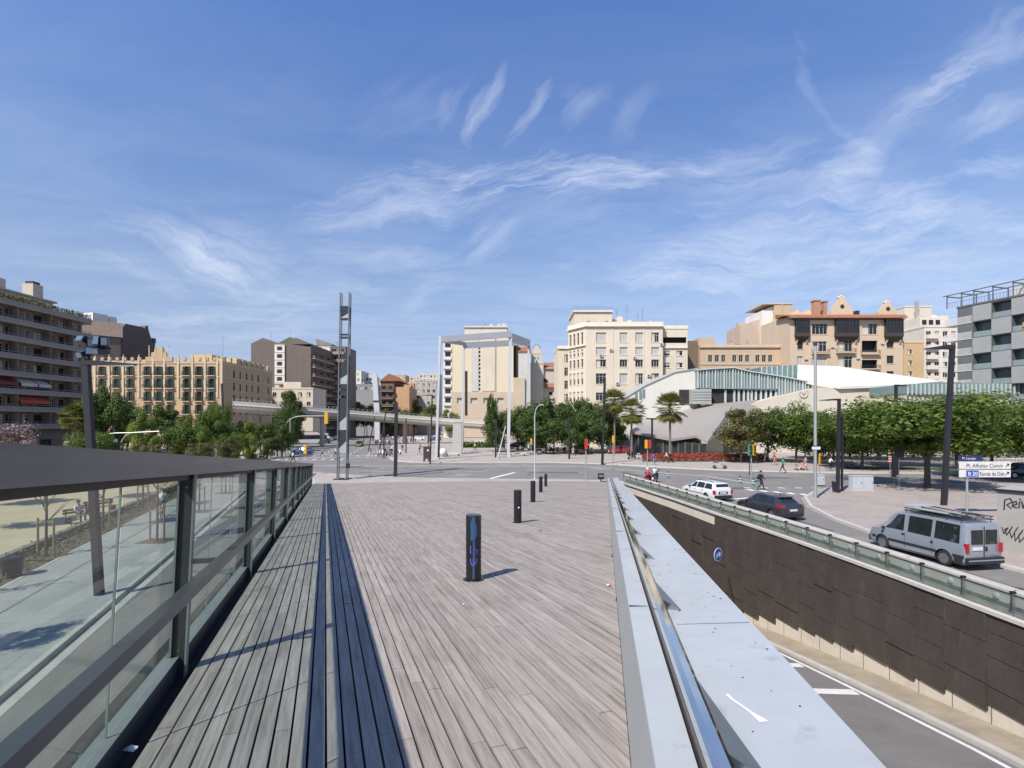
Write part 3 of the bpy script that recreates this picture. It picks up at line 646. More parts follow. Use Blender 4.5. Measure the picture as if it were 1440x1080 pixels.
class Bld:
    def __init__(s, name, label, cat, o, rz, W, D, H, wall, z0=0., rev=None, group=None):
        s.t = thing(name, label, cat, (o[0], o[1], z0), rz, group); s.W, s.D, s.H, s.wall, s.rev = W, D, H, wall, rev or wall; s.op = {'f': [], 'r': [], 'l': []}; s.rec = .22
    def win(s, face, u, z, w, h, st='g', fm=None, sill=True, rec=None):
        s.op[face].append((u, u + w, z, z + h)); fm = fm or M_frame_w; f, p, sh = winmesh(w, h, st, fm); d = s.rec if rec is None else rec
        L, rz = {'f': ((u, d, z), 0), 'r': ((s.W - d, u, z), R(90)), 'l': ((d, s.D - u, z), R(-90))}[face]
        o = link('window', f, s.t, L, rz); link('shutter' if st == 's' else 'pane', p, o)
        if sh: link('shutter', sh, o); link('shutter', sh, o, (w + .44, 0, 0))
        if sill:
            b = MB(); b.bb(-.12, w + .12, -.09 - d, -.002 - d * 0, -.13, -.002); link('sill', sillmesh(w, d, s.rev), o)
        return o
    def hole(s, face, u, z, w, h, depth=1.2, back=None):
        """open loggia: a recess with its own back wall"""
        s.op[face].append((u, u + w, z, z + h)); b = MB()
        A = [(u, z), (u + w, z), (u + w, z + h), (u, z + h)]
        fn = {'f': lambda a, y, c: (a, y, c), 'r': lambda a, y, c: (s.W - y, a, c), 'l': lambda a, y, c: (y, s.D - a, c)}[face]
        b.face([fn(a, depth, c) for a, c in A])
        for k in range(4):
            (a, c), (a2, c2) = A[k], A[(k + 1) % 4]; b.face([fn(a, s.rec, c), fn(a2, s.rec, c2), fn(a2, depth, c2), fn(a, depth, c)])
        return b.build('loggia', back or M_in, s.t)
    def done(s, roofm=None, parapet=0.):
        b = MB(); W, D, H, d = s.W, s.D, s.H, s.rec
        for face, L, fn in (('f', W, lambda a, y, c: (a, y, c)), ('r', D, lambda a, y, c: (W - y, a, c)), ('l', D, lambda a, y, c: (y, D - a, c))):
            ops = s.op[face]; us = sorted({0, L} | {x for q in ops for x in q[:2]}); zs = sorted({0, H} | {x for q in ops for x in q[2:]})
            for u0, u1 in zip(us, us[1:]):
                zi = 0
                run = None
                for z0, z1 in zip(zs, zs[1:]):
                    inside = any(q[0] - 1e-6 <= (u0 + u1) / 2 <= q[1] + 1e-6 and q[2] <= (z0 + z1) / 2 <= q[3] for q in ops)
                    if inside:
                        if run: b.face([fn(u0, 0, run[0]), fn(u1, 0, run[0]), fn(u1, 0, run[1]), fn(u0, 0, run[1])]); run = None
                    else: run = (run[0] if run else z0, z1)
                if run: b.face([fn(u0, 0, run[0]), fn(u1, 0, run[0]), fn(u1, 0, run[1]), fn(u0, 0, run[1])])
            for (u0, u1, z0, z1) in ops:
                A = [(u0, z0), (u1, z0), (u1, z1), (u0, z1)]
                for k in range(4):
                    (a, c), (a2, c2) = A[k], A[(k + 1) % 4]; b.face([fn(a, 0, c), fn(a2, 0, c2), fn(a2, d, c2), fn(a, d, c)], 1)
        b.face([(W, D, 0), (0, D, 0), (0, D, H), (W, D, H)])
        o = b.build('wall', [s.wall, s.rev], s.t)
        r = MB()
        if parapet:
            r.bb(-.12, W + .12, -.12, .25, H, H + parapet); r.bb(-.12, .25, .25, D, H, H + parapet); r.bb(W - .25, W + .12, .25, D, H, H + parapet); r.bb(.25, W - .25, D - .25, D, H, H + parapet)
            r.bb(.25, W - .25, .25, D - .25, H - .02, H + .08, 1)
        else: r.bb(-.02, W + .02, -.02, D + .02, H, H + .25)
        r.build('roof', [s.rev, roofm or M_roofgrey], s.t); return o
    def box(s, name, m, *bbs, **k):
        b = MB()
        for q in bbs: b.bb(*q)
        return b.build(name, m, k.get('parent', s.t))
    def balcony(s, u, z, w, d=.8, h=1.0, slab=None, bars=True, m=None, face='f', step=.16):
        b = MB(); fn = (lambda x0, x1, y0, y1, z0, z1, k=0: b.bb(x0, x1, y0, y1, z0, z1, k)) if face == 'f' else (lambda x0, x1, y0, y1, z0, z1, k=0: b.bb(s.W - y1, s.W - y0, x0, x1, z0, z1, k))
        fn(u, u + w, -d, -.002, z - .16, z)
        rl = MB(); fr = (lambda x0, x1, y0, y1, z0, z1: rl.bb(x0, x1, y0, y1, z0, z1)) if face == 'f' else (lambda x0, x1, y0, y1, z0, z1: rl.bb(s.W - y1, s.W - y0, x0, x1, z0, z1))
        if bars:
            fr(u, u + w, -d, -d + .05, z + h - .05, z + h); fr(u, u + .05, -d + .05, -.01, z + h - .05, z + h); fr(u + w - .05, u + w, -d + .05, -.01, z + h - .05, z + h)
            k = 0
            while k * step < w: fr(u + k * step, u + k * step + .03, -d + .01, -d + .04, z, z + h - .05); k += 1
            for q in (-d * .35, -d * .7): fr(u, u + .03, q, q + .03, z, z + h - .05); fr(u + w - .03, u + w, q, q + .03, z, z + h - .05)
        else:
            fr(u, u + w, -d, -d + .1, z, z + h); fr(u, u + .1, -d + .1, -.003, z, z + h); fr(u + w - .1, u + w, -d + .1, -.003, z, z + h)
        o = b.build('balcony', slab or s.rev, s.t); rl.build('railing', m or M_iron, o); return o
SC_ = {}
def sillmesh(w, d, m):
    k = (round(w, 2), round(d, 2), m.name)
    if k not in SC_:
        b = MB(); b.bb(-.12, w + .12, -d - .10, -d - .003, -.16, -.02); SC_[k] = b.mesh('sill', m)
    return SC_[k]
def antenna(parent, x, y, z, h=2.2):
    b = MB(); b.tube([(x, y, z), (x, y, z + h)], .025, 5)
    for k, w in ((.95, .9), (.82, .7), (.7, .5)): b.bb(x - w / 2, x + w / 2, y - .015, y + .015, z + h * k - .015, z + h * k + .015)
    b.build('antenna', M_iron, parent)
def clutter(parent, x0, x1, y0, y1, z, n, m, seed):
    random.seed(seed)
    for k in range(n):
        x, y = random.uniform(x0, x1), random.uniform(y0, y1); r = random.random()
        if r < .5:
            b = MB(); w, h = random.uniform(.5, .9), random.uniform(.9, 1.8); b.bb(x - w / 2, x + w / 2, y - w / 2, y + w / 2, z, z + h); b.bb(x - w / 2 - .08, x + w / 2 + .08, y - w / 2 - .08, y + w / 2 + .08, z + h, z + h + .1); b.build('chimney', m, parent)
        elif r < .75: antenna(parent, x, y, z, random.uniform(1.6, 3))
        else:
            b = MB(); w = random.uniform(1.2, 2.4); b.bb(x - w / 2, x + w / 2, y - .8, y + .8, z, z + 1.3); b.build('roof_hut', m, parent)
# ---- left apartment block with long terraces
M_ap = wm('apartment_wall', (.20, .16, .13), rough=.85); M_apband = wm('terrace_band', (.25, .23, .205)); M_apslab = wm('terrace_slab', (.29, .265, .235))
B = Bld('apartment_block', 'grey apartment block with continuous terraces and planted roof at the left edge', 'apartment block', (-84, 74), R(90), 26, 22, 25.6, M_ap)
ZF = [5.3 + 2.92 * k for k in range(8)]
for k, z in enumerate(ZF[:-1]):
    for j in range(10):
        u = .9 + j * 2.5 + (.5 if j % 2 else 0)
        B.win('f', u, z + .1, 1.1 if j % 3 else 1.7, 2.1, random.choice(('g', 'c', 's', 'g')), M_frame_w if j % 2 else M_frame_d, sill=False)
for k in (0, 1):
    B.win('f', 12 + 5 * k, .3, 2.4, 2.8, 'g', M_frame_d, sill=False)
B.done(parapet=0)
for k, z in enumerate(ZF):
    b = MB(); r_ = 2.2
    arc = [(26 + 1.5 * math.sin(R(a)), -1.5 * math.cos(R(a))) for a in range(0, 91, 15)]
    poly = [(0, -1.5)] + [(26.0, -1.5)] + arc[1:] + [(27.5, 8), (26.02, 8), (26.02, .0), (26.0, -.01), (0, -.01)]
    b.prism(poly, z - .30, z - .02); o = b.build('terrace', M_apslab, B.t)
    b = MB(); path = [(0, -1.5, z)] + [(26.0, -1.5, z)] + [(x, y, z) for x, y in arc[1:]] + [(27.5, 8, z)]
    b.sweep([(0, -.02), (0, .62), (-.10, .62), (-.10, -.02)], path); b.sweep([(-.02, .88), (-.02, .94), (-.08, .94), (-.08, .88)], path)
    b.build('parapet', M_apband, o)
    for q in (.0, 5.5, 11.6, 17.8, 22.4):
        if k < 7: b = MB(); b.bb(q, q + .15, -1.35, -.02, z - .02, z + 2.6); b.build('partition', M_ap, o)
b = MB(); b.bb(1.5, 22.5, 2.5, 20, 25.85, 28.6); b.bb(1.1, 23, 2.1, 20.4, 28.61, 28.9); b.bb(4, 15, 4, 18, 28.9, 31); b.build('penthouse', wm('penthouse_cream', (.50, .44, .36)), B.t)
b = MB(); b.bb(19, 21, 3, 5, 28.9, 31.4); b.bb(19.3, 20.7, 3.3, 4.7, 31.4, 31.9, 1); b.build('chimney', [MATS['penthouse_cream'], M_iron], B.t)
M_awn = mat('awning_red', (.42, .075, .04), .8); M_awn2 = mat('awning_maroon', (.16, .03, .03), .8); M_awn3 = mat('awning_white', (.5, .48, .44), .8)
for (u0, u1, k, m) in ((11.8, 17.4, 1, M_awn), (5, 11.4, 2, M_awn2), (12, 15, 2, M_awn3), (15.2, 17.6, 2, M_awn3)):
    z = ZF[k + 1] - .35; b = MB(); b.face([(u0, -.05, z), (u1, -.05, z), (u1, -1.62, z - 1.0), (u0, -1.62, z - 1.0)]); b.face([(u0, -1.62, z - 1.0), (u1, -1.62, z - 1.0), (u1, -1.62, z - 1.45), (u0, -1.62, z - 1.45)]); b.build('awning', m, B.t)
AP = B
# ---- dark buildings behind it
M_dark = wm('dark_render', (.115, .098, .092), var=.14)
Lw = 9.4; rz_ = math.atan2(.95, .3); YD = 162; o_ = (gx(168, YD), YD)
def dl(px, py):
    tq = (px - 720) / F; u = (tq * YD - o_[0]) / (.301 - tq * .954); Yq = YD + .954 * u; return (u, gz(py, Yq))
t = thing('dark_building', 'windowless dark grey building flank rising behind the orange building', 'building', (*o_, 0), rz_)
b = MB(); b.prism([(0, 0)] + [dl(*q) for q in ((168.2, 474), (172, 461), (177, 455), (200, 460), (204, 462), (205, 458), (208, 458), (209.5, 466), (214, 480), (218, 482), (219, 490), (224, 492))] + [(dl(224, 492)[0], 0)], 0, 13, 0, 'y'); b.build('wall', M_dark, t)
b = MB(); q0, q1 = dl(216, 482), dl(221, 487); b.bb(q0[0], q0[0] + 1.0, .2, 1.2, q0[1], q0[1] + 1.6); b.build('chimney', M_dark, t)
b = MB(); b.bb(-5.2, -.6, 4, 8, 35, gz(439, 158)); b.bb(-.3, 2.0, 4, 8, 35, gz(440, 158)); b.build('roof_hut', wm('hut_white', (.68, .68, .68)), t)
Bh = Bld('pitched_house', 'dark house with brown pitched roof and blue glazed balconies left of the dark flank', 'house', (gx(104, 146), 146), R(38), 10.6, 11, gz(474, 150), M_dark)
for k in range(2):
    for j in range(2): Bh.win('f', 2.2 + j * 4.4, 22.6 + k * 3.6, 1.6, 2.2, 'g', M_frame_d)
Bh.done()
M_browntile = mat('roof_brown', (.19, .135, .105), .85, var=.2, bump=.4)
b = MB(); b.prism([(-.5, Bh.H + .3), (11.5, Bh.H + .3), (5.5, Bh.H + 5.4)], -.5, 11.1, 0, 'x'); b.build('pitched_roof', M_browntile, Bh.t)
antenna(Bh.t, 2, 4, Bh.H, 6)
# ---- orange building with merlons
M_or = wm('orange_render', (.475, .34, .215), col2=(.39, .27, .165)); M_or2 = wm('orange_trim', (.58, .47, .33))
X0 = gx(128, 130)
B = Bld('orange_building', 'orange ornate building with green shuttered balconies and a row of parapet pinnacles', 'building', (X0, 130), 0, 33.3, 27, 21.6, M_or, rev=M_or2)
cols = [143.6, 163.9, 183.5, 207.5, 223.5, 239.5, 262.4, 279.9, 297.4]
for c in cols:
    u = gx(c, 130) - X0 - .55
    for k, z in enumerate((18.1, 14.9, 11.6, 8.3, 4.6)):
        B.win('f', u, z, 1.1, 2.3, 'd', M_frame_g, sill=False)
        if k < 4: B.balcony(u - .55, z - .02, 2.2, .65, .95, step=.2, m=M_frame_g)
for px in (329, 338, 347, 354.8, 363, 377.4):
    Yq = -73.6 * F / (px - 720)
    for z in (17.9, 14.7, 11.4, 8.2): B.win('r', Yq - 130.4, z, .8 if px not in (329, 363) else 1.0, 2.0, 'g', M_frame_d)
B.done()
b = MB()
for z in (17.7, 21.25): b.bb(-.1, 33.4, -.14, -.003, z - .12, z + .12)
for z in (17.7, 21.25): b.bb(33.302, 33.45, -.14, 27, z - .12, z + .12)
b.build('string_course', M_or2, B.t)
mid = [(cols[i] + cols[i + 1]) / 2 for i in range(len(cols) - 1)] + [134, 306, 312]
for px in mid:
    u = gx(px, 130) - X0; b = MB(); b.bb(u - .22, u + .22, -.22, -.004, 12.5, 22.5); b.bb(u - .26, u + .26, -.26, .26, 22.5, 22.7); b.prism([(u - .14, 22.7), (u + .14, 22.7), (u, 23.5)], -.12, .12, 0, 'y'); b.build('pinnacle', M_or2, B.t)
b = MB(); u0, u1 = gx(205, 130) - X0, gx(243, 130) - X0; um = (u0 + u1) / 2
b.prism([(u0, 21.6), (u1, 21.6), (u1, 22.8), (u1 - 1.4, 22.8), (u1 - 1.6, 24.0), (um + 1.2, 24.0), (um + 1.0, 25.2), (um - 1.0, 25.2), (um - 1.2, 24.0), (u0 + 1.6, 24.0), (u0 + 1.4, 22.8), (u0, 22.8)], -.2, .3, 0, 'y'); b.build('gable', M_or, B.t)
for k in range(4): b = MB(); u = um - 2.4 + 1.6 * k; b.bb(u - .10, u + .10, -.28, -.205, 22.8, 25.4); b.ball((u, -.24, 25.5), .17, 8); b.build('pinnacle', M_or2, B.t)
for k in range(18):
    b = MB(); u = 1.0 + k * 1.9; b.bb(u - .35, u + .35, -.15, .25, 21.85, 22.7); b.build('merlon', M_or, B.t)
for k in range(9):
    b = MB(); y = 1.2 + k * 2.9; b.bb(33.0, 33.45, y - .4, y + .4, 21.85, 22.9); b.ball((33.2, y, 22.95), .3, 8, 1); b.build('merlon', [M_or, M_or2], B.t)
b = MB(); b.bb(19.6, 25.4, 9, 15, 21.85, 24.6); b.bb(27, 33, 7, 22, 21.85, 23.4); b.bb(3, 12, 12, 20, 21.85, 23.6); b.build('roof_hut', wm('ochre', (.52, .40, .20)), B.t)
antenna(B.t, 29, 8, 23.4, 6)
# ---- brown gabled block with stair tower
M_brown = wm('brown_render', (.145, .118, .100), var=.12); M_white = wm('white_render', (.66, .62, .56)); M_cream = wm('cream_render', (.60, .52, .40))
X0 = gx(353, 185); W_ = gx(437, 185) - X0
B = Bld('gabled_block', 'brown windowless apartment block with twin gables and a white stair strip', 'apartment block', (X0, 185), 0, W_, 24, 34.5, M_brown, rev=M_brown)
for k in range(9):
    for j in range(3): B.win('r', 2.5 + j * 7, 4.0 + k * 3.2, 2.4, 2.2, 'g', M_frame_d, sill=False)
    B.balcony(.6, 3.95 + k * 3.2, 22.5, 1.3, 1.0, bars=False, face='r', slab=M_cream, m=wm('balcony_brown', (.16, .10, .08)))
B.done()
u1, u2 = gx(387, 185) - X0, gx(401, 185) - X0
b = MB(); b.prism([(-.02, 34.75), (u1, 34.75), (u1 * .5, 36.8)], .0, 24, 0, 'y'); b.prism([(u2, 34.75), (W_ + .02, 33.6), (W_ + .02, 34.4), (u2 + 3.8, 36.9)], .0, 24, 0, 'y'); b.build('gable', M_brown, B.t)
b = MB(); b.prism([(u1 - 1.6, 35.1), (u2 + 3.6, 35.4), (u2, 37.8)], 4, 23, 0, 'y'); b.build('ridge_roof', mat('mossy_roof', (.12, .125, .06), .9), B.t)
b = MB(); b.bb(u1, u2, -.5, -.01, 20.0, 34.3)
o = b.build('stair_strip', M_white, B.t)
for k in range(5): b = MB(); z = 21.3 + k * 2.75; b.bb(u1 + .9, u2 - .9, -.56, -.505, z, z + 1.3); b.build('opening', M_in, o)
for k in range(6): b = MB(); z = 20.5 + k * 2.75; b.bb(u1 - .05, u2 + .05, -.62, -.503, z, z + .18); b.build('ledge', M_cream, o)
antenna(B.t, 5, 5, 36, 3); antenna(B.t, 12, 5, 37, 4)
def simple(name, label, px0, px1, pyt, Y, D, wall, rows, colsn, st=('g', 's', 'c'), fm=None, pyb=None, roof=None, ww=1.3, wh=1.5, side=0, group=None, cat='building', par=.5, z_first=None, fh=3.1):
    X0 = gx(px0, Y); W = gx(px1, Y) - X0; H = gz(pyt, Y)
    B = Bld(name, label, cat, (X0, Y), 0, W, D, H - par, wall, group=group)
    for r_ in range(rows):
        z = H - par - 2.6 - r_ * fh
        if z < .5: break
        for c in range(colsn):
            u = W * (c + .5) / colsn - ww / 2; B.win('f', u, z, ww, wh, random.choice(st), fm)
        if side == 1:
            for c in range(max(1, int(D / 4.5))): B.win('r', 1.5 + c * 4.5, z, ww, wh, random.choice(st), fm)
    B.done(roof, par); return B
B = simple('cream_house', 'low cream house with flat roofs in front of the brown gabled block', 380, 440, 545, 170, 12, M_cream, 3, 5, st=('g', 'c'))
b = MB(); b.bb(3, 9, 3, 9, B.H, B.H + 2.6); b.build('roof_hut', M_cream, B.t); clutter(B.t, 1, 11, 2, 8, B.H + .1, 3, M_cream, 3)
B = simple('white_apartment', 'white flank apartment building right of the brown gabled block', 446, 466, 486, 212, 16, M_white, 0, 1); clutter(B.t, 1, 5, 2, 9, B.H + .1, 3, M_cream, 4)
b = MB(); b.prism([(-.3, B.H + .5), (6.2, B.H + .5), (6.2, B.H + 1.2), (-.3, B.H + 3.4)], -.3, 15, 0, 'y'); b.build('sloping_roof', M_roofgrey, B.t)
B = simple('balcony_block', 'dark apartment building full of balconies just left of the steel mast', 464, 486, 487, 208, 14, wm('dim_render', (.20, .16, .14)), 8, 2, ww=2.0, wh=2.0, fm=M_frame_d)
for k in range(8): B.balcony(.3, B.H - 2.8 - 3.1 * k, 5.6, 1.2, 1.0, bars=False, m=wm('balcony_tan', (.34, .25, .18)))
clutter(B.t, 1, 5, 1, 6, B.H + .1, 3, M_cream, 14)
# ---- distant houses under the skyline, left of the white portal
far = [('white_house', 'small white house with roof plants behind the overpass', 491, 508, 521, 300, M_white, 2, 2), ('white_terrace', 'low white building with roof terrace behind the overpass, left of the leaning white mast', 508, 524, 528, 310, M_white, 2, 3),
       ('grey_warehouse', 'long low grey building behind the overpass trees', 482, 526, 540, 276, wm('far_grey', (.26, .25, .25)), 1, 6),
       ('cream_row', 'pale cream houses on the skyline right of the brown balcony house', 568, 590, 529, 430, M_cream, 3, 5), ('orange_flat', 'narrow orange apartment building in the distance', 566, 582, 539, 330, wm('far_orange', (.50, .30, .17)), 4, 3),
       ('stone_flat', 'grey stone apartment building with paired windows left of the portal', 584, 614, 535, 262, wm('far_stone', (.44, .40, .36)), 5, 4), ('pale_block', 'pale flat roofed block on the skyline behind the grey stone one', 590, 618, 525, 390, wm('far_pale', (.56, .51, .45)), 3, 6),
       ('tan_house', 'tan house on the skyline beside the leaning white mast', 552, 570, 527, 410, wm('far_tan', (.50, .37, .25)), 3, 4), ('dim_house', 'dim grey house low in the distance between the orange and stone buildings', 556, 568, 548, 300, wm('far_dim', (.20, .18, .17)), 3, 2)]
for i, (nm, lb, a, c, py, Y, m, rws, cl) in enumerate(far):
    B = simple(nm, lb, a, c, py, Y, 16, m, rws, cl, ww=1.4, wh=1.6, side=1, cat='house'); clutter(B.t, 1, B.W - 1, 2, 9, B.H + .1, 3, M_cream, 40 + i)
X0 = gx(535, 240)
B = Bld('brown_balcony_house', 'brown balcony house with orange tiled roof right of the leaning white mast', 'house', (X0, 240), 0, gx(554, 240) - X0, 22, 25.4, wm('far_brown', (.15, .105, .08)), rev=MATS['far_orange'])
for k in range(6):
    for j in range(2): B.win('f', .6 + 3.1 * j, 3.6 + 3.5 * k, 2.0, 2.2, 'g', M_frame_d)
    B.balcony(.1, 3.4 + 3.5 * k, 6.1, 1.0, 1.0, bars=False, m=M_dark)
B.done()
b = MB(); b.prism([(-.4, 25.7), (B.W + 3, 25.7), (B.W * .5 + 1, 29.2)], -.8, 22, 0, 'y'); b.build('tiled_roof', M_tile, B.t)
b = MB(); b.bb(B.W + .01, B.W + 7, 1, 20, 0, 23); b.build('side_wing', MATS['far_orange'], B.t)
# ---- yellow building behind the portal
M_yel = wm('yellow_render', (.60, .52, .375), var=.05); M_tan = wm('tan_render', (.48, .39, .285), var=.06); M_gw = wm('greywhite_render', (.52, .50, .46))
YY_ = 206; X0 = gx(636, YY_); ux = lambda px: gx(px, YY_) - X0; zz = lambda py: gz(py, YY_)
B = Bld('yellow_building', 'tall yellow building with pale vertical strips and a tan base behind the white portal', 'building', (X0, YY_), 0, ux(722), 16, zz(477), M_yel, rev=M_gw)
for k in range(12): B.win('f', ux(673.2), zz(549 - k * 5.8), .7, 1.05, 'g', M_frame_d, sill=False)
for a, c in ((643, 651), (662, 671), (680, 690), (699, 708)): B.win('f', ux(a), zz(567), ux(c) - ux(a), 2.15, 's', M_frame_w, sill=False)
B.done()
B.box('pale_strip', M_gw, (ux(663), ux(673), -.25, -.004, zz(550), zz(472))); B.box('cream_strip', wm('cream_strip', (.60, .53, .42)), (ux(678), ux(696), -.25, -.004, zz(550), zz(472)))
B.box('thin_line', M_tan, (ux(696.4), ux(697.2), -.3, -.004, zz(550), zz(474)))
B.box('tan_base', M_tan, (-.3, ux(642.8), -.5, -.004, .3, zz(551)), (ux(651.2), ux(661.8), -.5, -.004, .3, zz(551)), (ux(671.2), ux(679.8), -.5, -.004, .3, zz(551)), (ux(690.2), ux(698.8), -.5, -.004, .3, zz(551)), (ux(708.2), ux(738), -.5, -.004, .3, zz(551)), *[(ux(a), ux(c), -.5, -.004, q0, q1) for a, c in ((642.8, 651.2), (661.8, 671.2), (679.8, 690.2), (698.8, 708.2)) for q0, q1 in ((.3, zz(567.2)), (zz(559.4), zz(551)))])
B.box('roof_cap', wm('cap_white', (.60, .56, .48)), (ux(653), ux(713), 1, 13, zz(477) + .25, zz(460)), (ux(652), ux(714), .5, 13.5, zz(460) + .003, zz(458)))
B.box('wing', M_gw, (ux(729), ux(746), 1, 14, 0, zz(494))); B.box('dark_slit', M_in, (ux(722) + .004, ux(729) - .004, 1.5, 14, 0, zz(482)))
B.box('tan_annex', M_tan, (ux(722) + .003, ux(738), -.1, .98, zz(551), zz(531)))
b = MB(); b.prism([(.5, zz(494) + .003), (14.5, zz(494) + .003), (7, zz(484))], ux(728.5), ux(747), 0, 'x'); b.build('tiled_roof', M_tile, B.t)
clutter(B.t, ux(655), ux(711), 2, 6, zz(458), 5, M_gw, 77)
Bw = Bld('white_balcony_block', 'narrow white apartment building with dark balcony windows left of the yellow one', 'apartment block', (gx(623.5, 208), 208), 0, 3.5, 14, gz(476, 208), M_white)
for k in range(7):
    z = gz(486 + 12.9 * k + 3, 208); Bw.win('f', .7, z, 2.3, 2.0, 'g', M_frame_d, sill=False)
    Bw.balcony(.1, z - 1.0, 3.2, .8, 1.0, bars=False, m=M_white)
Bw.done()
# ---- church
X0 = gx(744, 218); ux = lambda px: gx(px, 218) - X0; zz = lambda py: gz(py, 218)
M_ch = wm('church_stone', (.56, .49, .38)); M_ch2 = wm('church_wall', (.50, .44, .36))
B = Bld('church', 'small church with cream bell gable and orange roof between the portal and the cream building', 'church', (X0, 218), 0, ux(790), 20, zz(518), M_ch2, rev=M_ch)
B.win('f', ux(772), zz(556), ux(777) - ux(772), 1.5, 'g', M_frame_d); B.win('f', ux(783), zz(538), 1.2, 1.6, 'g', M_frame_d)
B.done()
b = MB(); b.prism([(-.8, zz(519)), (20, zz(519)), (9.6, zz(506))], ux(756), ux(791), 0, 'x'); b.build('tiled_roof', M_tile, B.t)
b = MB(); u0, u1 = ux(745), ux(764); um = (u0 + u1) / 2
b.bb(u0, u1, -1.2, -.01, 0, zz(512)); b.bb(u0 - .2, u1 + .2, -1.4, -.01, zz(512), zz(510.5)); b.bb(u0 + .6, um - .9, -1.1, -.1, zz(510.5), zz(498)); b.bb(um - .35, um + .35, -1.1, -.1, zz(510.5), zz(498)); b.bb(um + .9, u1 - .6, -1.1, -.1, zz(510.5), zz(498)); b.bb(u0 + .4, u1 - .4, -1.2, 0, zz(498), zz(496))
b.prism([(u0 + .9, zz(496)), (u1 - .9, zz(496)), (um + .9, zz(490)), (um, zz(486)), (um - .9, zz(490))], -1.0, -.2, 0, 'y'); b.build('bell_gable', M_ch, B.t)
b = MB(); b.tube([(um + math.cos(R(a)) * 1.5, -.6, zz(490.5) + math.sin(R(a)) * 1.9) for a in range(0, 181, 20)], .09, 6); b.build('arch_ring', M_iron, B.t)
for k in (-.62, .62): b = MB(); b.lathe([(.42, 0), (.35, .35), (.2, .6), (.06, .7)], (um + k, -.6, zz(505)), 10); b.build('bell', mat('bronze', (.10, .08, .05), .5, .6), B.t)
b = MB(); c = (ux(765), zz(538)); rr = ux(771) - ux(765); b.prism([(c[0] + rr * math.cos(R(a)), c[1] + rr * math.sin(R(a))) for a in range(0, 181, 15)], -.06, -.003, 0, 'y'); b.build('lunette', M_wglass, B.t)
b = MB(); b.prism([(-1.5, zz(545)), (-.01, zz(539)), (-.01, zz(545))], ux(764.5), ux(790), 0, 'x'); b.build('lean_to_roof', M_tile, B.t)
# ---- cream corner building
M_ct = wm('cream_stucco', (.62, .545, .43), col2=(.52, .45, .35)); M_ct2 = wm('cream_trim', (.70, .63, .52))
Y = 130; X0 = gx(824, Y); ux = lambda px: gx(px, Y) - X0; zz = lambda py: gz(py, Y)
B = Bld('cream_building', 'large cream corner apartment building with shuttered windows and roof penthouse', 'apartment block', (X0, Y), 0, ux(932), 22, zz(458), M_ct, rev=M_ct2); B.rec = .3
random.seed(6)
for i, px in enumerate((838, 871.5, 893.5, 916)):
    wd = (ux(852.5) - ux(838)) if i == 0 else ux(886) - ux(876.5) + .25
    for k, (a, c) in enumerate(((481, 467.5), (499, 488), (516, 505.5), (540, 525), (563, 552), (585, 574))):
        st = [['s', 's', 'c', 'g', 'g', 's'], ['s', 's', 'g', 's', 'c', 'g'], ['s', 's', 'g', 'c', 'g', 's'], ['c', 's', 'g', 'c', 's', 'g']][i][k]
        B.win('f', ux(px), zz(a), wd, zz(c) - zz(a), st, M_frame_w)
B.done(parapet=1.0)
B.box('cornice', M_ct2, (-.3, ux(932) + .2, -.5, -.004, zz(459.5), zz(458) - .005))
c1 = (gx(799, 136) - X0, 6); d_ = Vector((0 - c1[0], 0 - c1[1]))
L = d_.length; a_ = math.atan2(d_.y, d_.x)
Bc = Bld('rounded_corner', None, None, (0, 0), 0, L, 14, B.H, M_ct, rev=M_ct2); Bc.t.parent = B.t; Bc.t.location = (c1[0], c1[1], 0); Bc.t.rotation_euler = (0, 0, a_); Bc.t.name = 'corner_bay'
Bc.rec = .3
for j in range(4):
    for k, (a, c) in enumerate(((483, 466), (499, 490), (516, 504), (540, 523), (565, 550))):
        h = zz(c) - zz(a); w_ = .85; u = .5 + j * (L - .9) / 4
        Bc.win('f', u, zz(a), w_, h, 'g' if k in (0, 2) else 'h', M_frame_w, sill=True)
Bc.done(parapet=1.0)
for ch in Bc.t.children:
    if ch.name.startswith('window'): pass
Bc.box('cornice', M_ct2, (-.25, L - .02, -.5, -.004, zz(459.5), zz(458) - .006), (-.25, L - .02, -.42, -.004, zz(486), zz(484.6)))
u0, u1 = ux(811), ux(866)
B.box('penthouse', M_ct, (u0, u1, 5, 16, B.H + .1, zz(433))); B.box('penthouse_cornice', M_ct2, (u0 - .4, u1 + .2, 4.6, 16.4, zz(433) + .003, zz(430.5)))
for px in (829, 838, 847, 855.5): B.box('penthouse_window', M_wglass if px in (829, 855.5) else M_shut, (ux(px), ux(px + 5.5), 4.94, 4.997, zz(454), zz(446)))
B.box('roof_railing', M_iron, (u0 - .3, u1, 4.7, 4.74, zz(430.5) + .8, zz(430.5) + .85), *[(u0 - .3 + k * 1.1, u0 - .26 + k * 1.1, 4.7, 4.74, zz(430.5) + .003, zz(430.5) + .8) for k in range(10)])
for (px, pa, pb, yy) in ((868, 456, 441, 7), (876, 456, 436, 8), (885, 456, 445, 7), (893, 456, 440, 9), (901, 456, 447, 8)):
    b = MB(); b.bb(ux(px), ux(px) + random.uniform(1.0, 1.8), yy, yy + 1.6, B.H + .1, zz(pb)); b.build('chimney', M_ct2, B.t)
b = MB(); b.tube([(ux(927), 8, B.H), (ux(927), 8, zz(442))], .18, 8); b.build('flue_pipe', M_white, B.t)
b = MB(); b.lathe([(.9, 0), (.9, 1.6), (.5, 1.9)], (ux(880), 5.5, B.H + .2), 14); b.build('water_tank', M_white, B.t)
for k, px in enumerate((862, 874, 889, 905, 912)): antenna(B.t, ux(px), 6, B.H + 1, 3.5 + k % 3)
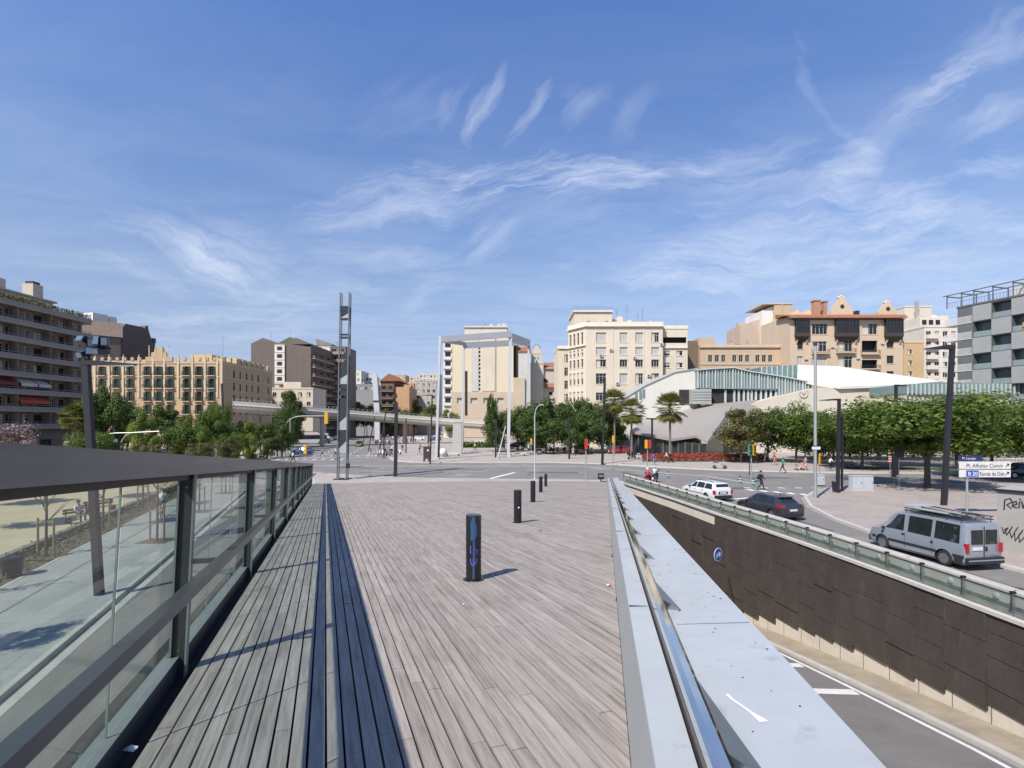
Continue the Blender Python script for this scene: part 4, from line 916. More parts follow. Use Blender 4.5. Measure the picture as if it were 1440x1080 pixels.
wing = Bld('east_wing', None, None, (0, 0), 0, ux(970) - ux(932) - .05, 18, zz(461), M_ct, rev=M_ct2); wing.t.parent = B.t; wing.t.location = (ux(932) + .05, 1.6, 0)
for px, dd in ((936, 0), (954, 1)):
    for k, (a, c) in enumerate(((499, 492), (516, 509), (540, 528), (563, 552))):
        wing.win('f', ux(px) - ux(932), zz(a), 1.6, zz(c) - zz(a), random.choice('gch'), M_frame_w)
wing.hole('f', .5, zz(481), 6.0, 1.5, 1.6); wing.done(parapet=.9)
wing.box('ledge', M_ct2, (0, 6.8, -.35, -.004, zz(488.5), zz(487)))
ann = Bld('west_annex', None, None, (0, 0), 0, gx(802, 140) - gx(785, 140), 14, gz(489, 140), M_ct, rev=M_ct2); ann.t.parent = B.t; ann.t.location = (gx(785, 140) - X0, 10, 0)
for k in range(6): ann.win('f', 1.7, 4.5 + 3.6 * k, 1.0, 2.3, random.choice('gc'), M_frame_w, sill=False)
ann.done(parapet=.6); ann.box('cornice', M_ct2, (-.2, 3.3, -.35, -.004, ann.H - .35, ann.H - .005))
M_ac = mat('ac_white', (.50, .49, .46), .6)
for (px, py) in ((857, 494), (890, 505), (910, 530), (866, 541), (843, 502), (928, 486)):
    b = MB(); u = ux(px); z = zz(py); b.bb(u, u + .85, -.36, -.004, z, z + .62); b.lathe([(.24, -.375), (.24, -.362)], (u + .34, 0, z + .31), 12, 1, ax='y'); b.build('air_conditioner', [M_ac, M_lgrille], B.t)
for px in (861.5, 905): b = MB(); u = ux(px); b.tube([(u, -.09, .2), (u, -.09, zz(459.8))], .07, 6); b.build('drainpipe', M_ct2, B.t)
# ---- tan building with triple windows, pink wall, tall party wall
M_tn = wm('tan_stucco', (.50, .385, .26), var=.09); M_tn2 = wm('tan_pale', (.56, .45, .32))
Y = 140; X0 = gx(985, Y); ux = lambda px: gx(px, Y) - X0; zz = lambda py: gz(py, Y)
B = Bld('tan_building', 'tan building with a row of triple windows above the library roof', 'building', (X0, Y), 0, ux(1097), 14, zz(487), M_tn, rev=M_tn2)
for px in (996, 1005.4, 1014.4, 1030, 1039, 1048, 1062.5, 1071.5, 1080.5):
    B.win('f', ux(px), zz(509), 1.15, 1.9, 'g', M_frame_w, sill=False); B.win('f', ux(px), zz(528), 1.15, 1.9, 'c', M_frame_w, sill=False)
B.done(parapet=.4); B.box('cornice', M_tn, (-.3, ux(1097), -.4, -.004, zz(487) - .4, zz(487) - .005)); B.box('string_course', M_tn2, (-.05, ux(1097), -.14, -.004, zz(513), zz(511.5)))
B.box('corner_pavilion', M_tn, (-.2, ux(1007), .8, 7, zz(487) + .42, zz(474))); B.box('dark_flank', wm('umber', (.17, .125, .09)), (ux(970), -.05, 1.5, 13, 0, zz(478)))
clutter(B.t, ux(1018), ux(1090), 3, 8, zz(487) + .1, 6, M_tn, 8)
X0 = gx(1045, 155); ux = lambda px: gx(px, 155) - X0; zz = lambda py: gz(py, 155)
t = thing('party_wall_building', 'tall plain tan building with stepped party walls left of the peach building', 'building', (X0, 155, 0))
b = MB(); b.prism([(0, 0), (ux(1073), 0), (ux(1073), zz(447)), (0, zz(456))], 2, 12, 0, 'y'); b.build('low_wing', wm('pink_tan', (.49, .385, .30)), t)
b = MB(); b.bb(0, 1.4, 3, 5, zz(456), zz(451)); b.build('chimney', MATS['pink_tan'], t)
b = MB(); b.prism([(ux(1073) + .01, 0), (ux(1089), 0), (ux(1089), zz(430)), (ux(1073) + .01, zz(436))], 1, 12, 0, 'y'); b.build('white_flank', wm('flank_white', (.70, .66, .60)), t)
b = MB(); b.prism([(ux(1089) + .01, 0), (ux(1114), 0), (ux(1114), zz(428)), (ux(1089) + .01, zz(428.5))], 0, 12, 0, 'y'); b.bb(ux(1072.5), ux(1115), -.2, 12.2, zz(428) + .003, zz(426.6), 1); b.bb(ux(1099), ux(1100), -.25, -.004, 0, zz(428)); b.build('party_wall', [wm('party_tan', (.49, .375, .25)), M_tn2], t)
b = MB(); b.bb(ux(1078), ux(1083.5), .93, .995, zz(480), zz(468)); b.build('window', M_wglass, t)
b = MB(); b.bb(ux(1077), ux(1085), -.4, .99, zz(467), zz(465.5)); b.build('ledge', M_tn2, t)
clutter(t, ux(1112), ux(1150), 3, 8, zz(436), 0, M_tn2, 5)
# ---- peach building
M_pe = wm('peach_render', (.55, .43, .31), col2=(.46, .36, .255)); M_pe2 = wm('peach_trim', (.66, .50, .33)); M_bay = mat('bay_wood', (.055, .042, .035), .6, var=.2)
Y = 135; X0 = gx(1111, Y); ux = lambda px: gx(px, Y) - X0; zz = lambda py: gz(py, Y)
B = Bld('peach_building', 'peach building with red tiled eaves, curved gables and dark glazed bay windows', 'apartment block', (X0, Y), 0, ux(1270), 16, zz(444), M_pe, rev=M_pe2); B.rec = .3
for (a, c, p, q, st) in ((1142, 1164, 470, 455, 'g'), (1212, 1234, 470, 455, 'c'), (1121.5, 1129.5, 491, 479, 'g'), (1142, 1163, 494, 480, 'c'), (1178, 1199, 494, 479, 'c'), (1247, 1257, 489, 477, 'g'), (1121, 1129, 514, 501, 's'), (1142, 1163, 516, 503, 's'), (1178, 1199, 517, 501, 'c'), (1247, 1257, 511, 500, 'g'), (1212, 1234, 540, 526, 'g'), (1247, 1257, 532, 522, 'g')):
    B.win('f', ux(a), zz(p), ux(c) - ux(a), zz(q) - zz(p), st, M_frame_d if st == 'g' and c - a < 12 else M_frame_w)
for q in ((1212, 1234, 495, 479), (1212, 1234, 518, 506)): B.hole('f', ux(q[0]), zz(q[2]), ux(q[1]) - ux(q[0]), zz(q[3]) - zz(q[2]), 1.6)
B.done()
for (a, c, z) in ((1141, 1165, 497), (1175, 1202, 496), (1210, 1236, 498), (1210, 1236, 519)): B.balcony(ux(a), zz(z), ux(c) - ux(a), .8, 1.0, step=.22)
for (a, c) in ((1117, 1136), (1173, 1205), (1243, 1267)):
    u0, u1 = ux(a), ux(c); b = MB(); z0, z1 = zz(474), zz(449.5)
    b.bb(u0, u1, -1.0, -.004, z0, z0 + 1.0); b.bb(u0, u1, -1.0, -.004, z1 - .3, z1); b.prism([(-1.1, z0 - .003), (-.004, z0 - .003), (-.004, z0 - 1.2)], u0 + .2, u1 - .2, 0, 'x')
    n = max(3, int((u1 - u0) / .8))
    for k in range(n + 1): x = u0 + (u1 - u0 - .12) * k / n; b.bb(x, x + .12, -.98, -.86, z0 + 1.0, z1 - .3)
    for h in (.42, .72): b.bb(u0, u1, -.96, -.9, z0 + 1 + (z1 - z0 - 1.3) * h, z0 + 1.08 + (z1 - z0 - 1.3) * h)
    o = b.build('glazed_bay', M_bay, B.t); b = MB(); b.bb(u0 + .06, u1 - .06, -.88, -.84, z0 + 1.0, z1 - .3); b.bb(u0 + .06, u0 + .1, -.84, -.01, z0 + 1, z1 - .3); b.bb(u1 - .1, u1 - .06, -.84, -.01, z0 + 1, z1 - .3); b.build('pane', M_wglass, o)
    for x in (u0 + .4, u1 - .6): b = MB(); b.prism([(-.9, z0 - .9), (-.004, z0 - .9), (-.004, z0 - 2.0)], x, x + .22, 0, 'x'); b.build('corbel', M_pe2, o)
b = MB(); b.prism([(-1.3, zz(448.5)), (-1.3, zz(447)), (6, zz(440) + .8), (6, zz(444) + .26), (-.3, zz(444) + .26)], -.8, ux(1272), 0, 'x'); o = b.build('tiled_eaves', M_tile, B.t)
b = MB(); k = 0
while -.7 + k * .7 < ux(1271): b.bb(-.7 + k * .7, -.58 + k * .7, -1.2, -.01, zz(450), zz(448.8)); k += 1
b.build('rafters', M_bay, B.t)
def gable(px0, px1, pyt, name='curved_gable'):
    u0, u1, um = ux(px0), ux(px1), ux((px0 + px1) / 2); w = (u1 - u0) / 2; zb = zz(442); H = zz(pyt) - zb
    pts = [(-1, 0), (-1, .30), (-.85, .34), (-.78, .50), (-.62, .52), (-.55, .68), (-.38, .72), (-.32, .86), (-.22, .9), (-.18, 1.0)]
    poly = [(um + a * w, zb + h * H) for a, h in pts] + [(um - a * w, zb + h * H) for a, h in pts[::-1]]
    b = MB(); b.prism(poly[::-1], 1.2, 2.2, 0, 'y'); o = b.build(name, M_pe, B.t)
    b = MB(); b.lathe([(.55, 0), (.55, .06)], (um, 1.13, zb + H * .48), 14, ax='y'); b.build('oculus', M_in, o)
    b = MB()
    for k in (-.24, 0, .24): b.ball((um + k * w * .9, 1.7, zb + H * (1.0 if k else 1.06)), .38, 8)
    b.build('finial', M_pe2, o)
gable(1173, 1204, 416); gable(1240, 1267, 423)
for (a, c, p, yy) in ((1158, 1166.5, 418, 4), (1175, 1180, 418, 5)):
    b = MB(); b.bb(ux(a), ux(c), yy, yy + 1.6, zz(444), zz(p)); b.bb(ux(a) - .2, ux(c) + .2, yy - .2, yy + 1.8, zz(p) + .003, zz(p - 1.5)); b.build('chimney', wm('brick_pink', (.42, .22, .15)), B.t)
B.box('attic', M_pe2, (ux(1128), ux(1172), 5.5, 14, zz(444), zz(433)), (ux(1205), ux(1240), 6, 14, zz(444), zz(436)))
clutter(B.t, ux(1130), ux(1165), 6, 9, zz(436), 5, M_pe2, 15); clutter(B.t, ux(1206), ux(1238), 6, 9, zz(437), 6, M_iron, 16)
for (px, py) in ((1168, 489), (1204, 505), (1238, 484), (1131, 506)):
    b = MB(); u = ux(px); z = zz(py); b.bb(u, u + .8, -.34, -.004, z, z + .6); b.build('air_conditioner', M_ac, B.t)
for px in (1139, 1208.5, 1238.5): b = MB(); u = ux(px); b.tube([(u, -.08, .2), (u, -.08, zz(450))], .06, 6); b.build('drainpipe', M_pe2, B.t)
Bq = Bld('ochre_annex', 'narrow ochre house attached to the right side of the peach building', 'house', (gx(1270.5, 136), 136), 0, gx(1299, 136) - gx(1270.5, 136), 10, gz(482, 136), wm('ochre_render', (.52, .37, .20)), rev=M_pe2)
for k in range(3):
    Bq.win('f', 1.2, Bq.H - 3.0 - 2.9 * k, 1.2, 1.2, 'c', M_frame_w)
Bq.done(parapet=.5)
B1 = simple('pale_rear_block', 'pale cream block with a tall flue behind the ochre annex', 1272, 1310, 430, 172, 14, wm('pale_cream', (.62, .56, .45)), 1, 1, ww=1.4)
b = MB(); b.bb(gx(1286, 172) - gx(1272, 172), gx(1290, 172) - gx(1272, 172), -.8, -.01, 12, gz(424, 172)); b.build('flue', wm('flue_grey', (.36, .35, .34)), B1.t)
random.seed(31)
B2 = simple('white_stepped_block', 'white stepped apartment building between the ochre annex and the grey modern block', 1300, 1347, 458, 150, 14, wm('warm_white', (.64, .58, .49)), 7, 4, ww=1.5, wh=1.5, fh=3.0)
B2.box('upper_storey', MATS['warm_white'], (.3, 6.6, 2, 12, B2.H + .1, gz(444, 150))); B2.box('roof_pavilion', MATS['warm_white'], (7.0, 9.6, 3, 10, B2.H + .1, gz(441, 150)))
for k in range(3): B2.box('upper_window', M_wglass, (.9 + 2 * k, 2.2 + 2 * k, 1.94, 1.996, B2.H + 1.2, B2.H + 2.6))
for k in range(6): B2.balcony(.3, B2.H - 3.2 - 3 * k, 3.2, .8, 1.0, bars=False, m=MATS['warm_white'])
clutter(B2.t, 1, 8, 4, 8, gz(444, 150), 5, M_ct2, 9)
# ---- grey modern block on the right
M_gp = mat('zinc_panel', (.33, .335, .325), .5, .2, var=.08, scale=.4); M_gp2 = mat('zinc_dark', (.13, .14, .14), .6, .2)
B = Bld('grey_modern_block', 'modern grey panelled apartment block with checkerboard loggias at the right edge', 'apartment block', (87, 100), math.atan2(-.964, .264), 17.5, 14, 28.4, M_gp2, rev=M_gp2); B.rec = .1
M_redc = mat('laundry_red', (.55, .12, .10), .8)
cw = 3.07
for c in range(5):
    for k in range(9):
        z = 28.3 - 3.05 * (k + 1); u = 2.65 + cw * c
        if (c + k) % 2 == 1:
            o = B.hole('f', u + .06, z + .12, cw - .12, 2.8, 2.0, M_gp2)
            b = MB(); b.bb(u + .06, u + cw * .95, 1.2, 1.25, z + .12, z + 2.9); b.build('pane', mat('loggia_glass', (.10, .13, .13), .1), o)
            b = MB(); b.bb(u + .06, u + cw - .06, .16, .19, z + .15, z + 1.1); b.build('glass_rail', mat('rail_glass_dull', (.22, .27, .26), .15), o)
        else:
            b = MB(); b.bb(u + .02, u + cw - .02, -.12, -.004, z + .05, z + 2.98); b.bb(u + .02, u + cw - .02, -.126, -.121, z + .05, z + .10); b.build('cladding_panel', M_gp, B.t)
B.done(parapet=.3)
for k in range(9):
    z = 28.3 - 3.05 * (k + 1); b = MB(); b.bb(-2.2, 2.55, -.1, 2, z - .1, z + .1)
    for q in range(6): b.bb(-2.2, 2.55, -.16, -.102, z + .15 + q * .2, z + .27 + q * .2)
    b.build('balcony', wm('balcony_pale', (.55, .54, .52)), B.t)
b = MB()
for u in (-2, .6, 2.7, 5.8, 8.9, 12, 15): b.bb(u, u + .14, 0, .14, 28.75, 31.2); b.bb(u, u + .14, 4, 4.14, 28.75, 31.2); b.bb(u, u + .14, .14, 4, 31.0, 31.2)
b.bb(-2.6, 17, -.1, .12, 31.203, 31.35); b.bb(-2.6, 17, 4, 4.2, 31.203, 31.35); b.build('pergola', M_gp2, B.t)
B.box('roof_room', wm('roof_room', (.50, .50, .49)), (7, 16, 3, 10, 28.75, 30.9)); B.box('roof_rail', M_iron, (-2, 17, .02, .05, 29.7, 29.75), *[(-2 + .5 * k, -1.97 + .5 * k, .02, .05, 28.73, 29.7) for k in range(38)])
for u, z, m in ((9.6, 14.0, M_redc), (10.4, 22.9, mat('laundry_orange', (.65, .25, .05), .8))): b = MB(); b.bb(u, u + .7, -.05, .1, z, z + .8); b.build('laundry', m, B.t)
# ================================================================ LIBRARY
M_lw = wm('library_white', (.60, .575, .52), var=.04); M_lb = wm('library_beige', (.56, .51, .42), var=.06); M_lr = mat('library_zinc_roof', (.27, .248, .225), .6, var=.07, scale=.25, stretch=(1, .2, 1))
M_lg = mat('library_glass', (.16, .24, .235), .12, var=.15, scale=.3); M_lm = mat('mullion_pale', (.50, .54, .52), .5); M_lgr = wm('library_grey', (.36, .37, .355))
LB = Vector((40, 96, 0)); lib = thing('library', 'long white and glass library with folded zinc roof behind the trees', 'library', LB)
def W3(px, py, Y): return Vector((gx(px, Y), Y, gz(py, Y))) - LB
def ppoly(b, pts, Y, D, m=0): b.prism([((gx(p, Y) - LB.x), gz(q, Y)) for p, q in pts], Y - LB.y, Y + D - LB.y, m, 'y')
b = MB(); ppoly(b, [(864, 640), (870, 566), (907, 543), (949, 524), (981, 519), (981, 575), (975, 640)], 108, 14); b.build('white_wall', M_lw, lib)
b = MB(); L_ = [(869, 565), (907, 541.5), (949, 522.6), (981.5, 517.4)]
for (p, q), (p2, q2) in zip(L_, L_[1:]): ppoly(b, [(p, q + 1.4), (p2, q2 + 1.4), (p2, q2), (p, q)], 107.8, 14.6)
b.build('roof_edge', M_lgr, lib)
b = MB()
for p, q in ((893, 552), (899, 549.5), (903.5, 547.5)): ppoly(b, [(p, q + 12), (p + 3.6, q + 12), (p + 3.6, q - 1), (p, q + 1)], 107.9, .09)
b.build('side_glazing', M_lg, lib)
top = [(981, 520.2), (1001, 518.4), (1033, 516.8), (1057, 522.5), (1094, 528.2), (1142, 537.5)]
def tz(px):
    for (a, za), (c, zc) in zip(top, top[1:]):
        if a <= px <= c: return za + (zc - za) * (px - a) / (c - a)
def bz(px): return 545.5 if px < 1001 else (546.5 if px < 1094 else 555.5 - (px - 1094) * .21)
b = MB(); ppoly(b, [(981, 546), (1001, 546.5), (1094, 549), (1094, 556), (1142, 545.5)] + top[::-1], 106.6, 10); b.build('glass_band', M_lg, lib)
b = MB(); px = 981.0; i = 0
while px < 1141: ppoly(b, [(px, bz(px)), (px + (1.5 if i % 3 == 0 else .7), bz(px)), (px + (1.5 if i % 3 == 0 else .7), tz(min(1141, px + 1))), (px, tz(px))], 106.3, .28); px += 4.1; i += 1
for (p, q), (p2, q2) in zip(top, top[1:]): ppoly(b, [(p, q + .6), (p2, q2 + .6), (p2, q2 - .9), (p, q - .9)], 106.1, 10.8)
b.build('mullion', M_lm, lib)
b = MB(); ppoly(b, [(1071, 524), (1121.5, 533), (1121.5, 513), (1071, 516)], 114, 8); b.build('rear_glass_band', M_lg, lib)
b = MB(); px = 1071
while px < 1121: ppoly(b, [(px, 524 + (px - 1071) * .17), (px + 1, 524.2 + (px - 1071) * .17), (px + 1, 516 - (px - 1071) * .06), (px, 516 - (px - 1071) * .06)], 113.7, .28); px += 7.3
b.build('rear_mullion', M_lm, lib)
b = MB(); ppoly(b, [(974, 568), (1000.5, 568), (1000.5, 546.8), (974, 547.5)], 105.6, 3); 
for k in range(4): ppoly(b, [(974, 551 + 4 * k), (1000.6, 551 + 4 * k), (1000.6, 550.3 + 4 * k), (974, 550.3 + 4 * k)], 105.5, .09)
b.build('grey_block', M_lgr, lib)
b = MB(); ppoly(b, [(955.5, 567), (973.8, 567), (973.8, 548), (955.5, 548)], 107.7, .28); b.build('recess', M_in, lib)
b = MB(); ppoly(b, [(1001, 568), (1093.8, 560), (1093.8, 549.3), (1001, 547)], 107.2, 4); b.build('window_strip', M_in, lib)
for px in (1019, 1031.5, 1038, 1045, 1051, 1056, 1062, 1069, 1076, 1083, 1090): b = MB(); ppoly(b, [(px, 568 - (px - 1001) * .085), (px + 2.6, 568 - (px - 1001) * .085), (px + 2.6, 547.5 + (px - 1001) * .02), (px, 547.5 + (px - 1001) * .02)], 106.9, .28); b.build('pier', M_lm, lib)
b = MB(); ppoly(b, [(1055, 640), (1055, 569), (1064, 565.5), (1094, 557.5), (1142, 546.5), (1181, 544), (1277, 541), (1277, 640)], 104, 12); b.build('beige_wall', M_lb, lib)
def thick(b, tris, t=.35, m=0):
    for tr in tris: b.face(tr, m); b.face([p - Vector((0, 0, t)) for p in tr][::-1], m)
    ed = {}
    for tr in tris:
        for k in range(len(tr)):
            a, c = tr[k], tr[(k + 1) % len(tr)]; ka, kc = tuple(round(x, 4) for x in a), tuple(round(x, 4) for x in c)
            if (kc, ka) in ed: del ed[(kc, ka)]
            else: ed[(ka, kc)] = (a, c)
    for a, c in ed.values(): b.face([a, a - Vector((0, 0, t)), c - Vector((0, 0, t)), c], m)
A0, A1, A2 = W3(1121, 513, 124), W3(1178, 515, 122), W3(1326, 536, 118); F0, F1, F2, F3 = W3(1121, 532, 107), W3(1142, 538, 105.8), W3(1181, 543.4, 103.4), W3(1279, 540.4, 103.6)
b = MB(); thick(b, [[F0, F1, A0], [F1, A1, A0], [F1, F2, A1], [F2, F3, A1], [F3, A2, A1]], .5); b.build('white_roof', M_lw, lib)
a_, b_, c_, d2, e_, f_, g_, h_, i_, j_ = W3(886, 606, 99), W3(904, 594, 107.5), W3(988, 570, 107.5), W3(1064, 562, 105), W3(1030, 570, 103), W3(979, 612, 93), W3(945, 617, 93.5), W3(995, 621, 91.5), W3(1020, 606, 98), W3(1064, 580, 103)
b = MB(); thick(b, [[a_, g_, b_], [g_, c_, b_], [g_, f_, c_], [f_, e_, c_], [e_, d2, c_], [f_, h_, e_], [h_, i_, e_], [i_, j_, e_], [e_, j_, d2]], .45); b.build('folded_roof', M_lr, lib)
b = MB(); P = [a_, g_, h_, i_, j_]
for p, q in zip(P, P[1:]):
    s0, s1 = p * .985 + Vector((0, .9, 0)), q * .985 + Vector((0, .9, 0)); b.face([(s0.x, s0.y, .12), (s1.x, s1.y, .12), (s1.x, s1.y, s1.z - .4), (s0.x, s0.y, s0.z - .4)])
b.build('ground_glazing', mat('glazing_dark', (.035, .04, .04), .1), lib)
for p, q in zip(P[:3], P[1:3]):
    for k in range(5):
        s0 = (p + (q - p) * (k / 5)) * .985 + Vector((0, .75, 0)); b = MB(); b.bb(s0.x - .12, s0.x + .12, s0.y - .1, s0.y + .1, .12, s0.z - .42); b.build('column', M_gp2, lib)
b = MB(); ppoly(b, [(1276, 640), (1276, 552), (1460, 558), (1460, 640)], 92, 10); b.build('east_wing_wall', M_lb, lib)
b = MB(); ppoly(b, [(1277, 553), (1277, 540), (1340, 537.5), (1460, 542), (1460, 559)], 91.6, 10); b.build('east_glass_band', M_lg, lib)
b = MB(); px = 1277
while px < 1460: ppoly(b, [(px, 555), (px + 1, 555), (px + 1, 539.5), (px, 539.5)], 91.3, .28); px += 6
b.build('east_mullion', M_lm, lib)
b = MB(); cE = W3(1130, 553, 103.9); b.tube([cE + Vector((math.cos(R(a)) * .85, -.02, math.sin(R(a)) * .9)) for a in range(150, 391, 20)], .09, 6); b.tube([cE + Vector((-.35, -.02, .25)), cE + Vector((0, -.02, -.3)), cE + Vector((.35, -.02, .25))], .07, 6); b.build('wall_emblem', mat('emblem_grey', (.46, .41, .34), .8), lib)
# ================================================================ VEGETATION
M_bark = mat('bark', (.105, .082, .065), .9, var=.25, scale=6, bump=.8, bscale=30, stretch=(1, 1, .3))
M_bark2 = mat('bark_grey', (.20, .17, .14), .9, var=.2, scale=6, bump=.6, bscale=30, stretch=(1, 1, .3))
LEAF = {'mid': attr_mat('leaf_mid', (.030, .064, .009), (.125, .170, .026), .55, .28), 'dark': attr_mat('leaf_dark', (.028, .058, .012), (.080, .120, .022), .5, .2),
        'light': attr_mat('leaf_light', (.085, .125, .018), (.175, .205, .035), .55, .32), 'olive': attr_mat('leaf_olive', (.045, .052, .014), (.145, .125, .035), .4, .2),
        'pine': attr_mat('leaf_pine', (.050, .072, .018), (.11, .12, .03), .6, .2), 'purple': attr_mat('blossom_mauve', (.20, .12, .15), (.36, .25, .27), .7, .25),
        'palm': attr_mat('palm_leaf', (.07, .085, .015), (.22, .21, .05), .5, .25), 'dry': attr_mat('palm_dry', (.17, .12, .05), (.30, .22, .10), .8, .15),
        'red': attr_mat('bed_flower', (.075, .10, .025), (.46, .025, .045), .6, .2), 'hedge': attr_mat('hedge_leaf', (.05, .08, .015), (.12, .16, .03), .6, .25)}
def crown_mesh(seed, kind, n=5200, rx=1., rz=.8, blobs=20, leaf=.055, flat=.5, cone=0., hollow=.55, core=True):
    """leaf clumps spread through an uneven ellipsoid, unit radius, centred on the origin"""
    rnd = random.Random(seed); B = []
    for k in range(blobs):
        while True:
            x, y, z = rnd.uniform(-1, 1), rnd.uniform(-1, 1), rnd.uniform(-1, 1); d = math.sqrt(x * x + y * y + z * z)
            if hollow * .6 < d < 1: break
        s = 1 - cone * (z * .5 + .5)
        B.append((Vector((x * rx * .84 * s, y * rx * .84 * s, z * rz * .84)), rnd.uniform(.16, .46) * (1 - cone * .35 * (z + 1)), rnd.uniform(-.3, .3)))
    V = []; Fc = []; Tn = []
    for k in range(n):
        c, r, t0 = B[rnd.randrange(len(B))]
        d = Vector((rnd.gauss(0, 1), rnd.gauss(0, 1), rnd.gauss(0, 1))).normalized(); rr = r * (rnd.random() ** .38)
        p = c + Vector((d.x, d.y, d.z * .75)) * rr
        nrm = (d * 1.1 + Vector((rnd.gauss(0, .42), rnd.gauss(0, .42), flat * .7 + rnd.gauss(0, .35)))).normalized()
        a = nrm.cross(Vector((rnd.gauss(0, 1), rnd.gauss(0, 1), rnd.gauss(0, 1)))).normalized(); b = nrm.cross(a)
        s = leaf * rnd.uniform(.6, 1.35); i = len(V)
        V += [tuple(p + a * s), tuple(p + b * s * .62 + nrm * s * .15), tuple(p - a * s), tuple(p - b * s * .62 + nrm * s * .15)]
        Fc.append((i, i + 1, i + 2, i + 3)); Tn.append(min(1, max(0, .45 + t0 + rnd.gauss(0, .18))))
    m = MB(); m.v = V; m.f = Fc; m.m = [0] * len(Fc); m.tone = Tn
    me = m.mesh('crown', LEAF[kind]); return me
CR = {}
for kd, seeds, kw in (('mid', (1, 2, 3), dict(n=15000, blobs=34, rz=.72, leaf=.031)), ('dark', (4, 5), dict(n=11000, blobs=32, rz=.8, leaf=.036)), ('light', (6, 7), dict(n=9000, blobs=26, rz=1.0, cone=.45, leaf=.036)),
                      ('olive', (8, 9), dict(n=9000, blobs=28, rz=.95, leaf=.036, cone=.2, hollow=.7)), ('pine', (10, 11), dict(n=9000, blobs=28, rz=1.15, cone=.55, leaf=.034)), ('purple', (12,), dict(n=3600, blobs=22, rz=.6, leaf=.04))):
    CR[kd] = [crown_mesh(s, kd, **kw) for s in seeds]
TR = {}
def trunk_mesh(seed, h, r, spread, m):
    """h: height of the crown centre; limbs run from the fork into the crown"""
    k = (seed, round(h, 1), round(r, 2), round(spread, 1))
    if k in TR: return TR[k]
    rnd = random.Random(seed); b = MB(); fk = h * .52
    b.tube([(0, 0, -.05), (0, 0, .12), (rnd.uniform(-.05, .05), rnd.uniform(-.05, .05), fk * .5), (rnd.uniform(-.08, .08), 0, fk)], [r * 1.5, r * 1.1, r * .92, r * .8], 9)
    for j in range(6):
        a = 2 * math.pi * j / 6 + rnd.uniform(-.3, .3); q = spread * rnd.uniform(.45, .8); z = h + rnd.uniform(-.1, .35) * spread
        p1 = Vector((math.cos(a) * q * .45, math.sin(a) * q * .45, fk + (z - fk) * .5)); p2 = Vector((math.cos(a) * q, math.sin(a) * q, z))
        b.tube([(0, 0, fk - .1), p1, p2], [r * .55, r * .36, r * .1], 6)
        for s in range(2):
            p3 = p1 + Vector((rnd.uniform(-1, 1), rnd.uniform(-1, 1), rnd.uniform(.2, .9))) * spread * .4; b.tube([p1, p3], [r * .25, r * .06], 5)
    TR[k] = b.mesh('trunk', m, True); return TR[k]
def tree(name, label, x, y, h, rx, kind, seed, group=None, tr=.16, base=.3, z=0., bark=None, sc_z=1.):
    """h total height; the crown spans from base*h to h"""
    t = thing(name, label, 'tree', (x, y, z), 0, group); rz_ = h * (1 - base) / 2; cz = h * (1 + base) / 2
    me = CR[kind][seed % len(CR[kind])]; o = link('crown', me, t, (0, 0, cz)); ez = max(abs(v.co.z) for v in me.vertices); er = max(max(abs(v.co.x), abs(v.co.y)) for v in me.vertices)
    o.scale = (rx / er, rx / er, rz_ / ez); o.rotation_euler = (0, 0, (seed * 2.399) % 6.28)
    link('trunk', trunk_mesh(seed % 3, cz, tr, rx * .75, bark or M_bark), t); return t
random.seed(77)
# right: broad trees on the island edge and along the library
GR = 'broad green trees in front of the library'
def tl(px, Y, top, base_h, wpx, kind, label, seed, name='street_tree', **k):
    wpx *= 1.12
    x = gx(px, Y); h = gz(top, Y); return tree(name, label, x, Y, h, wpx / F * Y / 2, kind, seed, base=base_h, **k)
tl(1304, 46.5, 548, .24, 225, 'mid', 'widest green tree standing on the paved island, behind the tall lamp post', 0, group=GR, tr=.26, z=.0)
tl(1395, 55, 556, .24, 160, 'mid', 'green tree right of the widest one, behind the direction sign', 1, group=GR)
tl(1452, 50, 556, .24, 130, 'mid', 'green tree cut by the right edge of the photo', 2, group=GR)
tl(1213, 65, 560, .18, 128, 'mid', 'green tree behind the twin grey cabinets', 1, group=GR)
tl(1172, 72, 572, .20, 90, 'mid', 'smaller green tree just right of the pale grey lamp mast', 2, group=GR)
tl(1262, 70, 557, .18, 120, 'mid', 'green tree partly hidden behind the left half of the widest tree', 2, group=GR)
tl(1345, 66, 550, .2, 120, 'mid', 'green tree behind the right half of the widest tree', 0, group=GR)
tl(1120, 76, 560, .18, 92, 'mid', 'green tree with bare twigs on top against the beige library wall', 1, group=GR)
tl(1080, 78, 570, .16, 86, 'dark', 'dark green tree between the olive magnolia and the beige wall', 1, group=GR)
tl(1042, 76, 564, .16, 72, 'olive', 'olive and bronze magnolia at the corner of the folded library roof', 0, name='magnolia_tree')
for i, (px, Y, top) in enumerate(((1150, 84, 588), (1430, 78, 566), (1235, 82, 582), (1375, 80, 560), (1300, 82, 575), (1195, 84, 585))): tl(px, Y, top, .12, 95, 'dark', ['dark tree in the back row behind the pale mast', 'dark tree in the back row near the right edge', 'dark tree in the back row above the cabinets', 'dark tree in the back row behind the direction sign', 'dark tree in the back row behind the widest tree', 'dark tree in the back row behind the black lamp'][i], i, group='dark back row trees')
